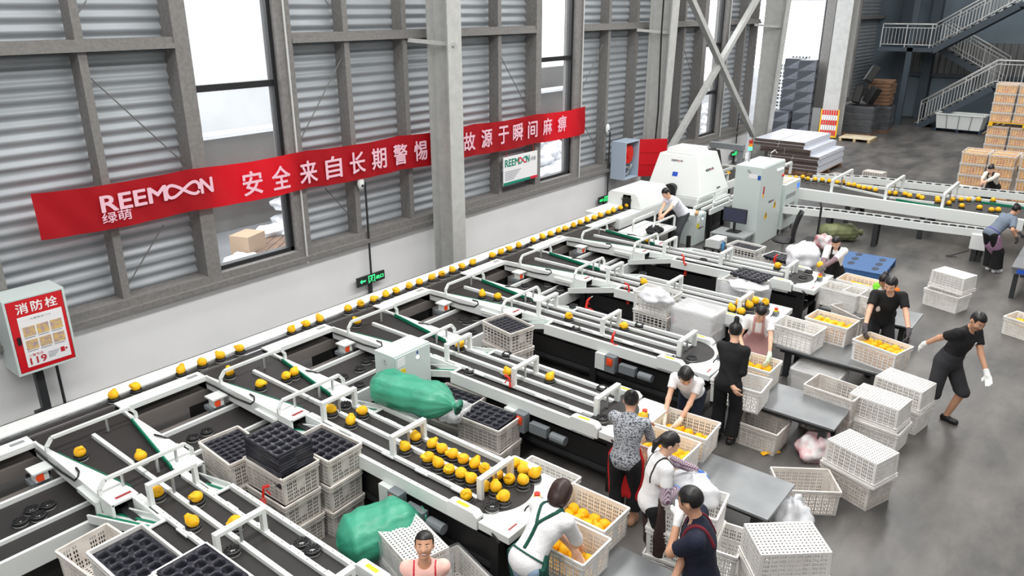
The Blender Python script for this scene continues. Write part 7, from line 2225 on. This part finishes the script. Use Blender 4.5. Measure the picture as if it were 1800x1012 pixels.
# far steel table at the right
ft = thing('steel_table', 'steel table with blue sticker at the end of the infeed belt', 'table', (16.95, 0.75, 0), 0, None)
MB().box(-0.55, 1.2, -0.9, 0.45, 0.60, 0.64).build('table_top', M_['steel'], ft, bevel=0.005)
MB().box(-0.53, 1.15, -0.88, 0.43, 0.5, 0.6).build('apron_frame', M_['steel'], ft)
MB().box(-0.555, -0.53, 0.15, 0.35, 0.52, 0.6).build('sticker', mat('blue_sticker2', (40, 90, 200), 0.5), ft)
for x in (-0.45, 1.1):
    for y in (-0.8, 0.35):
        MB().box(x - 0.04, x + 0.04, y - 0.04, y + 0.04, 0, 0.5).build('leg', M_['dark'], ft)
crate(17.35, 0.75, 0.64, R(80), 'white crate with fruit on the far steel table', 's')
crate_fruit(17.35, 0.75, 0.9, R(80), 4, 2, 'yellow fruit in the crate on the far steel table', 'fruit in the far table crate')
fruit(17.35, 0.95, 1.0, 'yellow fruit lying on top at the far steel table crate', 'fruit in the far table crate')

# black office chair beyond the sixth outfeed
ch = thing('office_chair', 'black office chair with tall back beside the low power cabinet', 'chair', (16.0, 5.35, 0), R(200))
mb = MB().sheet(lambda u, v: ((u - 0.5) * 0.46 * (1 - 0.25 * v), 0.2 + 0.12 * v * v + 0.06 * (2 * u - 1) ** 2 * -1, 0.5 + 0.62 * v), 12, 12)
mb.build('backrest', M_['black'], ch, smooth=True, solid=0.03)
MB().ell((0, 0, 0.46), (0.25, 0.25, 0.05), 20, 8).build('seat', M_['black'], ch, smooth=True)
MB().cyl((0, 0, 0.1), (0, 0, 0.42), 0.03).build('gas_column', M_['chrome'], ch)
for k in range(5):
    a = k * 2 * PI / 5
    MB().bar((0, 0, 0.1), (0.28 * math.cos(a), 0.28 * math.sin(a), 0.06), 0.04, 0.03).cyl((0.28 * math.cos(a), 0.28 * math.sin(a), 0), (0.28 * math.cos(a), 0.28 * math.sin(a), 0.05), 0.025).build('leg', M_['dark'], ch)
# upright post with pink cushion near the sack
ps = thing('trolley_handle', 'tall black trolley handle standing between the power cabinet and olive sack', 'trolley', (17.609, 5.132, 0.000))
MB().tube([(0, 0, 0.1), (0.02, 0, 0.9), (0.06, 0.05, 1.0)], 0.025, 8).build('handle', M_['black'], ps)
MB().box(-0.25, 0.3, -0.3, 0.3, 0.06, 0.1).build('platform', M_['black'], ps)
for x in (-0.2, 0.25):
    for y in (-0.25, 0.25):
        MB().cyl((x, y - 0.02, 0.035), (x, y + 0.02, 0.035), 0.035).build('wheel', M_['rubber'], ps)
bag(*(17.191, 4.855, 0.100)[:2], 0.1, (0.16, 0.2, 0.2), 'pink and white soft bag on the trolley behind the seated woman', 'litter', seed=31)

# things seen through the windows in the yard
M_['cartonc'] = mat('brown_carton', (176, 148, 120), 0.8)
M_['whitebag'] = mat('white_woven_bag', (226, 228, 232), 0.5, bump=(6, 0.8))
yp = pallet(9.7, 14.6, -0.05, R(35), 'timber pallet lying in the yard outside the first window', M_['oldwood'], 1.3, 1.1)
cb_ = MB().box(-0.3, 0.3, -0.25, 0.25, 0, 0.5).build('carton', M_['cartonc'], loc=(9.05, 14.9, -0.05), rz=R(20)); tag(cb_, 'open brown carton in the yard outside the first window', 'carton')
for k, (x, y, z, s_) in enumerate(((10.55, 15.5, 0.0, 0.5), (11.2, 16.1, 0.0, 0.6), (11.2, 16.1, 0.5, 0.55), (11.25, 16.15, 0.98, 0.5), (11.3, 16.2, 1.4, 0.48), (10.0, 15.5, 0.15, 0.35), (8.5, 14.4, 0.0, 0.4), (9.3, 13.9, 0.0, 0.4), (10.6, 14.7, 0.0, 0.4))):
    bag(x, y, z - 0.05, (s_, s_ * 0.7, s_ * 0.42), '%s white plastic bag heaped in the yard outside the first window' % ordinal(k + 1), 'whitebag', seed=40 + k)
for k in range(9):
    bag(19.6 + 0.9 * (k % 3), 14.2 + 0.35 * (k % 3) + 0.5 * (k // 3), 0.42 * (k // 3), (0.6, 0.42, 0.28), '%s white wrapped sack in the pile outside the second window' % ordinal(k + 1), 'whitebag', seed=60 + k)
for k in range(6):
    bag(31.5 + 0.8 * (k % 2), 14.2, 0.45 * (k // 2), (0.6, 0.45, 0.3), '%s pale wrapped sack outside the third window' % ordinal(k + 1), 'whitebag', seed=80 + k)
